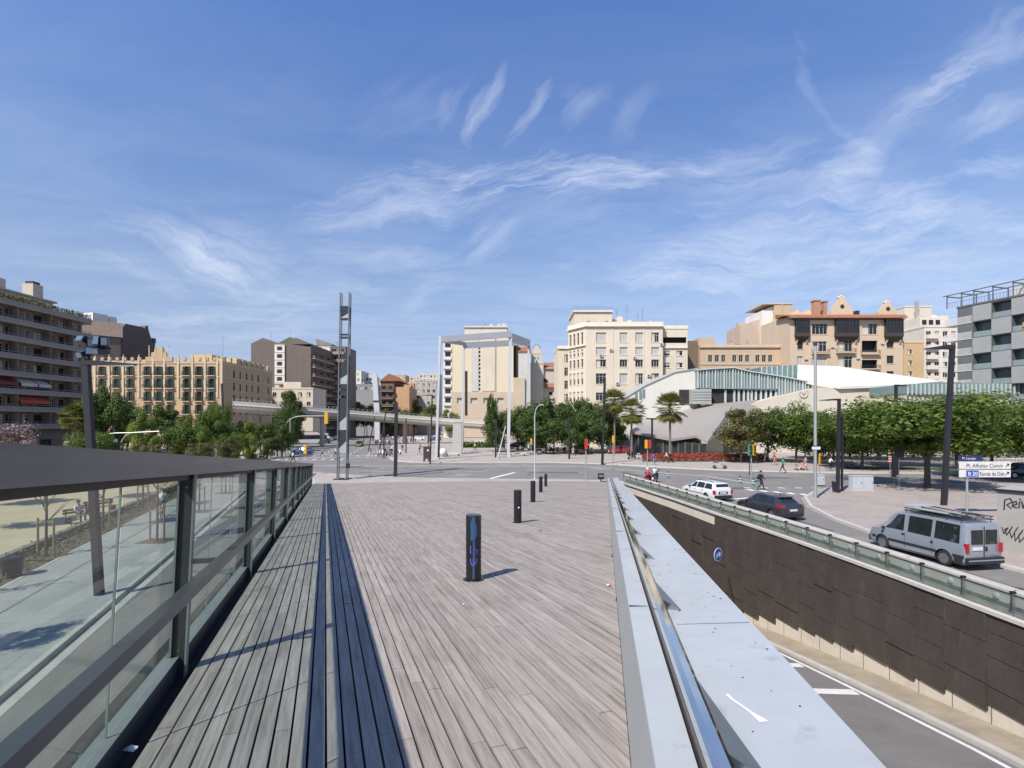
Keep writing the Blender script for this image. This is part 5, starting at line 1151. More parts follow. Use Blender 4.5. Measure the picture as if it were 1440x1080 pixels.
# middle: dark dense trees behind the portal
mid_ = [(700, 104, 580), (728, 112, 572), (752, 106, 566), (779, 113, 560), (802, 104, 563), (826, 108, 560), (846, 102, 575), (768, 98, 590), (812, 97, 588), (862, 106, 588)]
ml = ['leftmost dark tree beside the end of the overpass', 'dark tree behind the right rear leg of the portal', 'dark tree behind the thin curved lamp', 'tall dark tree in front of the church', 'dark tree left of the cream building corner', 'dark tree below the cream building corner',
      'dark tree behind the tall black lamp post with white heads', 'front dark tree above the parked motorbikes', 'front dark tree right of the curved lamp', 'rightmost dark tree beside the palms']
for i, (px, Y, top) in enumerate(mid_): tl(px, Y, top - 4, .10 if i < 7 else .14, 66 if i not in (0, 9) else 46, 'dark', ml[i], i, group='dark trees behind the portal')
# left park trees
left = [(150, 74, 536, 64, 'dark', .1, 'tall dark tree left of the orange building'), (128, 84, 552, 46, 'dark', .12, 'dark tree behind the black lamp on the left'), (200, 60, 572, 44, 'light', .08, 'yellowish green conical tree nearest to the left lamp'),
        (236, 80, 566, 62, 'dark', .15, 'dark green tree below the orange building'), (262, 66, 582, 66, 'mid', .15, 'broad green tree below the orange building'), (300, 78, 570, 54, 'mid', .15, 'green tree at the right corner of the orange building'),
        (308, 92, 562, 40, 'mid', .2, 'green tree rising behind the left end of the overpass'), (352, 66, 588, 40, 'light', .1, 'yellowish green conical tree in front of the overpass'), (376, 72, 590, 44, 'pine', .1, 'olive green tree left of the curved mast arm'),
        (284, 56, 604, 34, 'light', .08, 'small yellowish tree above the balustrade'), (405, 116, 543, 46, 'pine', .06, 'tall olive tree covering the overpass next to the bus'), (322, 60, 606, 40, 'mid', .2, 'low green tree left of the yellow signal box'),
        (408, 108, 562, 30, 'dark', .1, 'dark tree behind the tall olive one'), (180, 90, 560, 50, 'dark', .1, 'dark tree at the left corner of the orange building'), (396, 90, 590, 34, 'dark', .1, 'dark tree left of the bus'), (218, 52, 610, 36, 'light', .06, 'pale green bush tree just above the balustrade'), (346, 84, 588, 44, 'dark', .1, 'dark tree below the left end of the overpass'), (412, 124, 552, 36, 'pine', .06, 'olive tree left of the tallest olive one, hiding the overpass')]
for i, (px, Y, top, wpx, kd, bs, lb) in enumerate(left): tl(px, Y, top, bs, wpx, kd, lb, i, name='park_tree', group='trees in the park on the left')
tl(22, 58, 592, .15, 84, 'purple', 'round mauve blossoming tree above the balustrade at the left edge', 0, name='blossom_tree')
# behind the overpass
back = [(362, 168, 547, 56, 'mid', 'green tree above the left end of the overpass'), (470, 215, 560, 40, 'dark', 'dark tree behind the overpass right of the steel mast'), (500, 230, 562, 44, 'dark', 'dark tree behind the overpass below the grey warehouse'), (516, 222, 566, 34, 'mid', 'green tree behind the overpass left of the leaning white mast'),
        (448, 205, 555, 46, 'dark', 'dark tree behind the overpass below the white flank building'), (560, 240, 570, 44, 'dark', 'dark tree behind the overpass right of the leaning mast'), (583, 250, 560, 30, 'light', 'bright green tree behind the overpass below the stone building'), (608, 215, 566, 40, 'light', 'bright green tree behind the overpass left of the portal'), (632, 205, 574, 34, 'light', 'bright green tree behind the left front leg of the portal'), (540, 225, 573, 40, 'dark', 'dark tree at the foot of the leaning white mast')]
for i, (px, Y, top, wpx, kd, lb) in enumerate(back): tl(px, Y, top, .2, wpx, kd, lb, i, name='distant_tree', group='trees beyond the overpass')
# cypress in front of the tan base
cy = thing('cypress_tree', 'narrow dark cypress in front of the tan base of the yellow building', 'tree', (gx(692, 128), 128, 0)); o = link('crown', CR['dark'][0], cy, (0, 0, 7.5)); o.scale = (1.5, 1.5, 8.6); link('trunk', trunk_mesh(1, 4, .15, .5, M_bark), cy)
# palms
def palm(x, y, h, label, seed, r=2.0, group=None):
    rnd = random.Random(seed); t = thing('palm_tree', label, 'palm', (x, y, 0), 0, group); b = MB()
    b.tube([(0, 0, 0), (.05, 0, h * .4), (0, .05, h)], [.24, .17, .16], 10)
    for k in range(int(h / .22)): b.tube([(.03, .02, k * .22), (.03, .02, k * .22 + .05)], [.20, .185], 10, cap=False)
    b.build('trunk', M_bark2, t, smooth=True)
    f = MB(); f.tone = []; dr = MB(); dr.tone = []
    for k in range(110):
        a = rnd.uniform(0, 6.283); el = rnd.uniform(-.95, 1.45) if k < 78 else rnd.uniform(-1.35, -.6); m = f if k < 78 else dr; L = r * rnd.uniform(.75, 1.05) * (1 if k < 78 else .8)
        d = Vector((math.cos(a) * math.cos(el), math.sin(a) * math.cos(el), math.sin(el))); st = Vector((0, 0, h)) + d * .15; tip = st + d * L * .55 - Vector((0, 0, .06 * L)); tn = rnd.uniform(.1, .9)
        n_ = len(m.f); m.tube([st, tip], [.025, .015], 4, cap=False)
        sd = d.cross(Vector((0, 0, 1))).normalized(); up = sd.cross(d)
        for j in range(13):                                  # fan of leaflets
            g_ = (j - 6) / 6 * 1.35; q = (d * math.cos(g_) + sd * math.sin(g_)).normalized(); e = tip + q * L * .5 * rnd.uniform(.85, 1.1) - Vector((0, 0, .09 * L * rnd.uniform(.4, 1.5))); w_ = (q.cross(up)).normalized() * .075
            md = tip + (e - tip) * .5 + up * .04; m.face([tip, md + w_, e, md - w_])
        m.tone += [tn] * (len(m.f) - n_)
    f.build('fronds', LEAF['palm'], t); dr.build('dry_fronds', LEAF['dry'], t); return t
PG = 'fan palms beside the library'
palm(gx(942, 84), 84, gz(573, 84), 'rightmost fan palm, standing alone before the library roof', 1, 3.0, PG); palm(gx(888, 92), 92, gz(578, 92), 'middle fan palm at the left end of the library', 2, 2.9, PG); palm(gx(864, 97), 97, gz(564, 97), 'leftmost fan palm, close to the cream building', 3, 3.0, PG)
palm(gx(104, 70), 70, gz(586, 70), 'fan palm in the shade left of the black lamp', 4, 2.0)
# red flower bed, hedges, grass
def tuft_field(name, n, fn, kind, leaf, seed, tone):
    rnd = random.Random(seed); m = MB(); m.tone = []
    for k in range(n):
        p = Vector(fn(rnd)); nr = Vector((rnd.gauss(0, .6), rnd.gauss(0, .6), rnd.uniform(.2, 1))).normalized(); a = nr.cross(Vector((rnd.gauss(0, 1), rnd.gauss(0, 1), .1))).normalized(); b_ = nr.cross(a); s = leaf * rnd.uniform(.6, 1.4)
        m.face([p + a * s, p + b_ * s * .6, p - a * s, p - b_ * s * .6]); m.tone.append(tone(rnd, p))
    return m.build(name, LEAF[kind])
def fbed(rnd):
    s = rnd.random(); y = rnd.uniform(77.5, 81.5); x0, x1 = gx(903, y), gx(1078, y); x = x0 + (x1 - x0) * s; return (x, y, .15 + rnd.random() ** .5 * 1.15 * (1 - (abs(y - 79.6) / 3.0) ** 2))
tag(tuft_field('flower_bed', 9000, fbed, 'red', .12, 3, lambda r, p: 1.0 if r.random() < .55 and p.z > .5 else r.uniform(0, .3)), 'long bed of red flowers in front of the library', 'flower bed', kind='stuff')
def hed(rnd): y = rnd.uniform(-5, 50); dx = 10.75 + rnd.random() * 1.7; x, y = LP(dx, y); return (x, y, .12 + rnd.random() ** 2 * .55)
tag(tuft_field('bed_shrubs', 7000, hed, 'olive', .055, 5, lambda r, p: r.random()), 'low brownish shrubs in the planted strip beside the left walk', 'shrubs', kind='stuff')
def hed2(rnd): s = rnd.random(); px = 640 + 55 * s; y = 122 + rnd.uniform(0, 8); return (gx(px, y), y, rnd.random() ** .6 * 1.2)
tag(tuft_field('green_verge', 2600, hed2, 'hedge', .28, 6, lambda r, p: r.random()), 'green planted verge below the end of the overpass', 'verge', kind='stuff')
def hed3(rnd): y = rnd.uniform(84, 90); px = 1130 + 330 * rnd.random(); return (gx(px, y), y, rnd.random() ** .6 * 2.6)
tag(tuft_field('back_hedge', 9000, hed3, 'dark', .16, 8, lambda r, p: r.random()), 'dark hedge in front of the library behind the white fence', 'hedge', kind='stuff')
g_ = MB(); g_.face([(gx(1190, 66), 66, .135), (gx(1440, 62), 62.8, .135), (gx(1440, 66), 66, .135), (gx(1190, 69), 69, .135)]); struct('grass_strip', g_, mat('grass_flat', (.07, .11, .025), .9, var=.3, scale=3))
# slim street trees with stakes on the left walk
M_stake = mat('stake_wood', (.30, .20, .12), .85, var=.2)
SG = 'staked young trees along the left walk'
def staked(dx, Y, seed, label, h=4.2, leafy=True):
    x, y = LP(dx, Y); t = thing('staked_tree', label, 'tree', (x, y, .13), 0, SG); b = MB(); rnd = random.Random(seed)
    b.tube([(0, 0, 0), (.03, 0, h * .5), (0, .05, h * .75)], [.06, .05, .03], 7)
    for k in range(9):
        a = rnd.uniform(0, 6.28); z0 = h * rnd.uniform(.4, .75); b.tube([(0, 0, z0), (math.cos(a) * .6, math.sin(a) * .6, z0 + rnd.uniform(.3, 1.0)), (math.cos(a) * 1.0, math.sin(a) * 1.0, z0 + rnd.uniform(.8, 1.6))], [.025, .015, .006], 5)
    b.build('trunk', M_bark, t)
    if leafy: o = link('crown', CR['olive'][seed % 2], t, (0, 0, h * .9)); o.scale = (1.0, 1.0, .9)
    for s in (-.35, .35): b = MB(); b.tube([(s, 0, 0), (s, 0, 1.7)], .045, 7); b.build('stake', M_stake, t)
    b = MB(); b.bb(-.35, .35, -.02, .02, 1.5, 1.58); b.build('crossbar', M_stake, t)
    b = MB(); b.bb(-.7, .7, -.6, .6, .001, .012); b.build('tree_pit', M_earth, t); return t
staked(7.3, 25.5, 1, 'staked young tree nearest to the black lamp foot on the left walk', 4.6); staked(11.2, 22.5, 2, 'thin staked tree in the planted strip beside the litter bin', 3.6, False); staked(11.3, 28.5, 3, 'staked tree in the planted strip behind the black lamp', 4.0); staked(11.4, 35, 4, 'staked tree in the planted strip near the cyclist', 4.2)
staked(11.3, 17.0, 5, 'bare staked tree in the planted strip at the left edge', 3.4, False); staked(7.3, 34, 6, 'second staked tree on the paved left walk beyond the lamp', 4.4); staked(7.3, 43, 7, 'farthest staked tree on the paved left walk', 4.2)
staked(10.8, 10.8, 8, 'leafy staked tree at the near end of the planted strip', 5.2); staked(10.9, 7.2, 9, 'nearest leafy staked tree of the planted strip', 5.4)
PT = 'park trees seen through the glass'
for i, (dx, Y, h, lb) in enumerate(((19, 28, 5.5, 'young park tree on the sand, seen through the first glass bay'), (24, 36, 6, 'park tree on the sand farther back, seen through the first glass bay'), (30, 26, 6.5, 'leafy park tree at the far left of the sand'), (17, 40, 5.5, 'park tree on the sand behind the cyclist'), (33, 38, 7, 'dense park tree at the back of the sandy square'), (40, 30, 7, 'park tree at the back left of the sandy square'))):
    x, y = LP(dx, Y); tree('park_tree', lb, x, y, h, 2.2, ('pine', 'mid')[i % 2], i, PT, tr=.11, base=.42, z=.02)

# planted roof edge of the apartment block
def roofp(rnd): u = rnd.uniform(.5, 27); return (u, -1.2 + rnd.random() ** 1.5 * 1.6, 25.7 + rnd.random() ** .7 * (1.6 if (u * 7) % 5 < 3 else .7))
o = tuft_field('roof_plants', 4500, roofp, 'olive', .16, 12, lambda r, p: r.random()); o.parent = AP.t
# ================================================================ STRUCTURES AND STREET FURNITURE
M_lamp = mat('lamp_black', (.022, .022, .027), .45, .2, var=.1); M_galv = mat('galvanised', (.42, .43, .42), .5, .6, var=.08); M_wsteel = mat('white_steel', (.46, .47, .48), .5, var=.06)
M_yellow = mat('signal_yellow', (.62, .36, .02), .5); M_red = mat('signal_red', (.45, .03, .02), .5); M_cab = mat('cabinet_grey', (.42, .45, .47), .5, var=.06)
# ---- white portal frame
pt = thing('portal_frame', 'giant white steel portal frame standing on the square in front of the yellow building', 'portal', (gx(665, 95), 95, 0)); PO = Vector((gx(665, 95), 95, 0))
def pp(px, py, Y): return Vector((gx(px, Y), Y, gz(py, Y))) - PO
legs = {'fl': (pp(613.5, 646.7, 83.6), pp(619, 473, 83.6)), 'fr': (pp(714.5, 643.2, 89.6), pp(718, 466, 89.6)), 'bl': (pp(649.5, 636.8, 103.4), pp(652.5, 483, 103.4)), 'br': (pp(740, 633.4, 112.5), pp(744, 478, 112.5))}
for k, (a, c) in legs.items():
    b = MB(); w = {'fl': .19, 'fr': .27, 'bl': .20, 'br': .27}[k]; d = (c - a)
    for s0, s1 in ((0, 1),):
        P = [a + Vector((x * w, y * .25, 0)) for x, y in ((-1, -1), (1, -1), (1, 1), (-1, 1))]; Q = [c + Vector((x * w, y * .25, 0)) for x, y in ((-1, -1), (1, -1), (1, 1), (-1, 1))]
        for j in range(4): b.face([P[j], P[(j + 1) % 4], Q[(j + 1) % 4], Q[j]])
    b.build('leg', M_wsteel, pt); b = MB(); b.box(a + Vector((0, 0, .2)), (1.0, .9, .4)); b.build('footing', M_conc, pt)
def beam(a, c, h, w, name='beam', m=None):
    b = MB(); n = (c - a).normalized().cross(Vector((0, 0, 1))).normalized() * w / 2; P = [a - n, a + n, a + n - Vector((0, 0, h)), a - n - Vector((0, 0, h))]; Q = [c - n, c + n, c + n - Vector((0, 0, h)), c - n - Vector((0, 0, h))]
    for j in range(4): b.face([P[j], Q[j], Q[(j + 1) % 4], P[(j + 1) % 4]])
    b.face(P); b.face(Q[::-1]); return b.build(name, m or M_wsteel, pt)
up = lambda v, z: v + Vector((0, 0, z))
beam(legs['fl'][1], up(legs['fr'][1], .0), 1.0, .7); beam(up(legs['fr'][1], -.3), up(legs['br'][1], -.0), 1.5, .5); beam(up(legs['fl'][1], -.25), up(legs['bl'][1], .3), .7, .5, m=M_galv); beam(up(legs['bl'][1], .2), up(legs['br'][1], .1), 1.2, .5)  # left side beam takes the greyer steel, standing for its shade
b = MB(); q = legs['bl'][0]; b.box(q + Vector((.9, -.2, 12)), (.5, .5, 9)); b.build('hanging_panel', M_lamp, pt)
# ---- steel ladder mast
tw = thing('steel_mast', 'tall slender twin steel mast with slanted dark panels at the end of the ramp', 'mast', (gx(480, 54), 54, 0)); TO = Vector((gx(480, 54), 54, 0))
def tp(px, py, dy=0): return Vector((gx(px, 54), 54 + dy, gz(py, 54))) - TO
for (p0, p1) in ((473.9, 478.6), (486.8, 491.2)):
    for dy in (-.0, .55):
        b = MB(); b.tube([tp(p0, 676, dy), tp(p1, 411, dy)], .075, 8); b.build('upright', mat('mast_steel', (.20, .215, .22), .5, .5), tw, smooth=True)
b = MB(); b.tube([tp(474, 672.5), tp(476, 675), tp(480.5, 676), tp(484.6, 675), tp(486.7, 672.5)], .08, 8); b.build('foot_bend', M_galv, tw, smooth=True)
b = MB(); c = tp(480.3, 675.5); b.bb(c.x - .75, c.x + .75, -.5, 1.1, .0, .12); b.build('base_plate', M_lamp, tw)
M_pd = mat('panel_dark', (.035, .045, .05), .25, .2); M_pl = mat('panel_light', (.36, .39, .40), .4, .1)
def edge(px, py): f = (676 - py) / 265.0; return px + 4.6 * f
def panel(y0, y1, m, sl=0.):
    a, c = 474.8, 486.0; b = MB(); z0, z1 = gz(y1, 54), gz(y0, 54); P = [(tp(edge(a, y1), y1).x, z0), (tp(edge(c, y1), y1).x, z0), (tp(edge(c, y0), y0).x, z1), (tp(edge(a, y0), y0).x, z1 - sl)]
    b.prism(P, .08, .46, 0, 'y'); b.build('panel', m, tw)
def tri(y0, y1, sl, up_=False):                               # light slab with slanted top over a dark one
    panel(y0, y1, M_pl, sl)
for (d0, d1, l1, sl) in ((430, 440, 447, .5), (509, 526, 540, .55), (560, 585, 604.5, .75), (605, 620, 637, .85)):
    b = MB(); a, c = 474.8, 486.0; z0 = gz(d1, 54); z1 = gz(d0, 54); x0, x1 = tp(edge(a, d1), d1).x, tp(edge(c, d1), d1).x
    b.prism([(x0, z0 - sl + .01), (x1, z0 + .01), (x1 + .01, z1), (x0 + .01, z1)], .08, .46, 0, 'y'); b.build('panel', M_pd, tw); panel(d1, l1, M_pl, sl)
for y0, y1 in ((448, 449.5), (469, 471), (473, 475.5), (498, 504), (541, 546), (550, 556)): panel(y0, y1, M_pd)
b = MB(); p = tp(edge(487.5, 655), 655); b.box(p + Vector((.1, 0, 0)), (.35, .3, .5)); b.build('junction_box', M_lamp, tw)
# ---- overpass, leaning white mast
vd = thing('overpass', 'pale concrete overpass with rounded fascia crossing behind the avenue', 'overpass', (0, 0, 0))
VP_ = [(327, 118, 563.7), (388, 122, 568), (433, 127, 572), (490, 134, 576.5), (555, 142, 582), (620, 147, 587.5), (680, 147, 591.5), (713, 146, 594), (738, 146, 597)]
P = [(gx(a, Y), Y, gz(p, Y)) for a, Y, p in VP_]; M_via = mat('overpass_concrete', (.46, .43, .37), .85, var=.12, scale=.25, bump=.1, spots=((.34, .31, .26), .4, .56, 4))
b = MB(); b.sweep([(0, 0), (.1, -.8), (.5, -.95), (.35, -1.8), (-.9, -2.5), (-4.5, -2.5), (-5.6, -1.8), (-5.7, -.95), (-5.2, -.8), (-5.2, 0), (-4.9, 0), (-4.9, -.8), (-.3, -.8), (-.3, 0)], P); b.build('deck', M_via, vd, smooth=30)
b = MB(); b.sweep([(.53, -.92), (.53, -1.06), (.05, -.88), (.05, -.74)], P); b.build('ledge', M_kerb, vd)
b = MB(); b.sweep([(.02, .45), (.02, .52), (-.08, .52), (-.08, .45)], P); 
for k in range(len(P) - 1):
    for j in range(10): q = Vector(P[k]).lerp(Vector(P[k + 1]), j / 10); b.bb(q.x - .05, q.x + .05, q.y - .05, q.y + .05, q.z, q.z + .45)
b.build('railing', M_galv, vd)
for (a, Y, p) in ((345, 119.5, 566), (398, 123.5, 569), (448, 129, 573), (567, 143.5, 584), (602, 146, 587), (648, 147.5, 591), (690, 147, 593)):
    b = MB(); x = gx(a, Y); b.tube([(x, Y + 2.5, 0), (x, Y + 2.5, gz(p, Y) - 2.3)], .6, 12); b.build('pier', M_via, vd, smooth=True)
t = thing('leaning_mast', 'leaning white blade mast rising from the overpass', 'mast', (gx(530, 187), 187, 0)); b = MB(); a, c = gx(530.5, 187) - gx(530, 187), gx(527, 187) - gx(530, 187)
b.prism([(a - .85, 0), (a + .95, 0), (a + .9, gz(580, 187)), (c + .85, gz(525, 187)), (c - .85, gz(525, 187)), (a - 1.0, gz(580, 187))], -.5, .5, 0, 'y'); b.build('blade', mat('mast_white', (.50, .52, .52), .5), t)
b = MB(); b.box((0, -.1, gz(564, 187)), (2.6, 1.4, .35)); b.build('collar', M_lamp, t)
# ---- black street lamps
def lamp(label, x, y, h, lean=(0, 0), w=.2, arm=None, rz=0., z=0., group=None, m=None, name='street_lamp'):
    t = thing(name, label, 'street lamp', (x, y, z), rz, group); b = MB(); m = m or M_lamp
    P = [Vector((sx * w / 2, sy * w * .4, 0)) for sx, sy in ((-1, -1), (1, -1), (1, 1), (-1, 1))]; T_ = Vector((lean[0], lean[1], h)); Q = [p * .9 + T_ for p in P]
    for j in range(4): b.face([P[j], P[(j + 1) % 4], Q[(j + 1) % 4], Q[j]])
    b.face(P[::-1]); b.face(Q); b.build('post', m, t)
    b = MB(); b.bb(-w * .9, w * .9, -w * .7, w * .7, -.01, .04); b.build('foot_plate', m, t)
    if arm:
        L, th = arm; b = MB(); s = 1 if L > 0 else -1; x0 = lean[0] - s * w * .45
        b.prism([(x0, h - .02), (x0 + L, h + .02), (x0 + L, h + .12 * th), (x0 + L * .25, h + th), (x0, h + th)], lean[1] - w * .42, lean[1] + w * .42, 0, 'y'); o = b.build('arm', m, t)
        b = MB(); b.bb(x0 + L * .45, x0 + L * .92, lean[1] - w * .3, lean[1] + w * .3, h - .045, h - .004); b.build('lamp_lens', mat('lens', (.45, .47, .46), .3), o)
    return t
LG = 'black leaning lamp posts'
x, y = gd(140, 842); tq = (gx(121, y) - x); fl_ = lamp('black leaning street lamp with flat arm and floodlights behind the left balustrade', x, y, gz(513, y), (tq, 0), .24, (1.95, .14), group=LG)
M_navy = mat('floodlight_navy', (.016, .022, .045), .4, .2); M_fl = mat('floodlight_lens', (.10, .15, .21), .15)
for (px, py, w_, h_, tl_, ry) in ((117, 479, .34, .24, -25, -15), (131, 482, .28, .30, 10, 30), (139, 480, .22, .36, -8, 0), (148, 481, .20, .30, 0, 25), (117, 498, .32, .20, 20, -20), (129, 494, .26, .26, 0, 20), (138, 494, .20, .24, 10, 5)):
    b = MB(); M_ = Matrix.Rotation(R(ry), 3, 'Z') @ Matrix.Rotation(R(tl_), 3, 'X'); c_ = Vector((gx(px, y) - x, .0, gz(py, y))); b.box(c_, (w_, .26, h_), 0, M=M_); b.box(c_ + M_ @ Vector((0, -.142, 0)), (w_ * .84, .02, h_ * .78), 1, M=M_); b.build('floodlight', [M_navy, M_fl], fl_)
b = MB(); b.bb(gx(113, y) - x, gx(150, y) - x, .14, .2, gz(489, y) - .03, gz(489, y) + .03); b.bb(gx(120, y) - x, gx(122.5, y) - x, .1, .14, gz(512, y), gz(487, y)); b.build('floodlight_bracket', M_navy, fl_)
x, y = gd(1327, 713); lamp('tall dark grey lamp with slanted head on the island behind the silver van', x, y, gz(491, y), (gx(1339, y) - x, 0), .31, (-2.2, .3), group=LG, m=mat('lamp_grey', (.026, .025, .030), .5, .2))
b = MB()
x, y = gd(1178, 695); lamp('black lamp post with thin arm beside the pale grey mast', x, y, gz(563, y), (.12, 0), .24, (-1.9, .14), group=LG); x, y = gd(1184, 693); lamp('slim black post standing tight against the black lamp by the grey mast', x, y, gz(586, y), (0, 0), .16, group=LG, name='post')
x, y = gd(556, 671); lamp('thick black post with small camera heads at the end of the ramp', x, y, gz(566, y), (.12, 0), .36, group=LG)
x, y = gd(605, 652); lamp('thin black leaning post with short arm left of the portal', x, y, gz(556, y), (gx(593, y) * 0 + gx(592.5, y) - x + 1.6, 0), .2, (-1.7, .12), group=LG)
x, y = gd(697, 644.5); lamp('black post between the portal legs', x, y, gz(589, y), (.1, 0), .3, group=LG)
x, y = gd(617, 646); lamp('black post touching the left front portal leg', x, y, gz(600, y), (.1, 0), .3, group=LG)
x, y = gd(847, 653.5); lamp('tall black lamp with two small heads in front of the dark trees', x, y, gz(536, y), (.35, 0), .34, (-.9, .35), group=LG)
x, y = gd(800.5, 646.5); lamp('black post with short head in front of the dark trees', x, y, gz(585, y), (0, 0), .3, group=LG)
x, y = gd(317, 648); lamp('thin black leaning lamp with long thin arm in front of the orange building corner', x, y, gz(540, y), (gx(312, y) - x, 0), .3, (2.6, .07), group=LG)
x, y = gd(366, 644); lamp('first black post of the low black gantry by the overpass', x, y, gz(585, y), (0, 0), .2, (2.7, .12), group=LG); x, y = gd(390, 642); lamp('second black post of the low black gantry by the overpass', x, y, gz(585.5, y), (0, 0), .2, (.6, .1), group=LG)
for i, (p, q, tp_, ln) in enumerate(((532, 643, 578, 3), (518, 634, 586, 3), (511, 622, 584, 2), (571, 638, 588, 0), (540, 644, 592, 0), (499, 614, 586, 1.5), (603, 630, 598, 0), (582, 624, 600, 0))):
    x, y = gd(p, q); lamp(['black leaning post right of the yellow taxi, nearest of the leaning row', 'black leaning post in the middle of the leaning row', 'black leaning post third in the leaning row', 'straight black post on the square right of the crossing', 'thin straight post among the parked motorbikes', 'far black leaning post by the taxi lane', 'thin post under the overpass left of the portal', 'far thin post under the overpass'][i], x, y, gz(tp_, y), (ln * .45, 0), .2, group='posts on the far square')
x, y = gd(605, 640); x, y = gd(954, 640); lamp('black lamp with two square heads in front of the library entrance', gx(917, 88), 88, gz(590, 88), (0, 0), .3, group=LG); b = MB(); b.bb(-1.0, 1.0, -.2, .2, gz(590, 88), gz(588, 88)); b.build('twin_head', M_lamp, bpy.data.objects[sorted(o.name for o in bpy.data.objects if o.name.startswith('street_lamp'))[-1]])
x, y = gd(1260, 668); lamp('short black lamp with low arm behind the widest tree', x, y, gz(543, y), (0, 0), .3, (1.7, .18), group=LG)
x, y = gd(238, 660); lamp('dark short lamp post among the park trees', x, y, gz(602, y), (0, 0), .26, (-2.2, .1), group=LG)
x, y = gd(1054, 668); lamp('thin dark lamp with wide flat head in front of the magnolia', x, y, gz(600, y), (0, 0), .08, (-.9, .18), group=LG)
# ---- pale masts
def mast(label, x, y, h, r0, r1, curve=None, m=None, name='lamp_mast'):
    t = thing(name, label, 'mast', (x, y, 0)); b = MB(); P = [(0, 0, 0), (0, 0, h * .5), (0, 0, h)]; rr = [r0, (r0 + r1) / 2, r1]
    if curve:
        for k in range(1, 7): a = R(90 * k / 6); P.append((curve[0] * (1 - math.cos(a)), 0, h + curve[1] * math.sin(a))); rr.append(r1 * (1 - .05 * k))
        if len(curve) > 2: P.append((curve[0] + curve[2], 0, h + curve[1] + .02)); rr.append(r1 * .6)
    b.tube(P, rr, 10); b.build('pole', m or M_galv, t, smooth=True); b = MB(); b.lathe([(r0 * 1.6, 0), (r0 * 1.6, .06), (r0, .1)], n=12); b.build('foot', m or M_galv, t); return t
x, y = gd(1146.5, 703); t = mast('tall pale grey mast with small box on the tip of the paved island', x, y, gz(486, y), .13, .10)
b = MB(); z = gz(632, y); b.bb(-.32, .32, -.14, -.09, z, z + .22); b.build('sign_plate', mat('plate_white', (.66, .66, .65), .5), t); b = MB(); b.bb(-.2, .18, -.15, -.141, z + .22, z + .30); b.build('blue_plate', mat('plate_blue', (.03, .05, .22), .5), t); b = MB(); b.lathe([(.14, 0), (.14, .22)], (0, 0, gz(486, y)), 10); b.build('cap', M_lamp, t)
x, y = gd(752, 674); t = mast('thin curved white lamp behind the far bollards', x, y, gz(587, y), .075, .05, (.62, 1.35), m=M_wsteel); b = MB(); b.bb(.5, .95, -.08, .08, gz(587, y) + 1.3, gz(587, y) + 1.4); b.build('lamp_head', M_wsteel, t)
x, y = gd(401, 641); t = mast('grey curved traffic mast arching towards the bus', x, y, gz(602, y), .13, .10, (3.0, 2.2, 4.5), name='signal_mast')
b = MB(); b.bb(7.3, 7.9, -.3, .1, gz(602, y) + .8, gz(602, y) + 2.9); b.build('signal_head', M_yellow, t); b = MB(); b.bb(7.35, 7.85, .1, .18, gz(602, y) + .9, gz(602, y) + 2.8); b.build('backboard', M_lamp, t)
x, y = gd(400.5, 640); t = mast('tall grey pole beside the curved traffic mast', x + .8, y + .5, gz(588, y), .12, .10)
# ---- traffic lights
M_green = mat('signal_green', (.03, .30, .18), .4); M_lensd = mat('lens_dark', (.02, .02, .02), .3)
TG = 'traffic lights around the junction'
def traffic(label, px, py, top, kind=('y',), face='away', group=TG):
    x, y = gd(px, py); h = gz(top, y); t = thing('traffic_light', label, 'traffic light', (x, y, 0), 0, group); b = MB(); b.tube([(0, 0, 0), (0, 0, h)], .06, 8); b.build('post', M_galv, t, smooth=True)
    for j, k in enumerate(kind):
        ox = (j - (len(kind) - 1) / 2) * .42; m = {'y': M_yellow, 'r': M_red, 'b': M_lamp, 'g': M_green}[k]; b = MB(); b.bb(ox - .16, ox + .16, -.26, -.07, h - 1.0, h + .05); hd = b.build('signal_head', m, t)
        for i in range(3): b = MB(); b.lathe([(.10, 0), (.10, .03)], (ox, -.29 if face == 'us' else -.065, h - .84 + i * .32), 12, ax='y'); b.build('lens', [M_green, M_yellow, M_red][i] if face == 'us' else M_lensd, hd); b = MB(); b.tube([(ox, -.27 if face == 'us' else -.06, h - .74 + i * .32), (ox, -.40 if face == 'us' else .08, h - .76 + i * .32)], .105, 8, cap=False); b.build('visor', M_lamp, hd)
    return t
traffic('yellow traffic light just above the end of the balustrade', 430, 668, 626, ('y',)); traffic('yellow traffic light box left above the balustrade near pedestrians', 345, 657, 627, ('y',))
traffic('red backed traffic light on a thin pole behind the right end of the boardwalk', 824, 676, 618, ('r',)); traffic('yellow traffic light with purple plate in front of the flower shop corner', 862, 655, 613, ('y',))
traffic('red and yellow traffic light beside the scooter riders', 910.5, 663, 619, ('y', 'r')); traffic('double traffic light showing green on the median behind the white estate car', 1056.5, 680, 626, ('g', 'y'), 'us'); traffic('yellow traffic light beside the pale grey mast with a green lens', 1152.5, 672, 640, ('y',), 'us')
traffic('yellow signal box right of the portal rear leg', 747, 641, 617, ('y',))
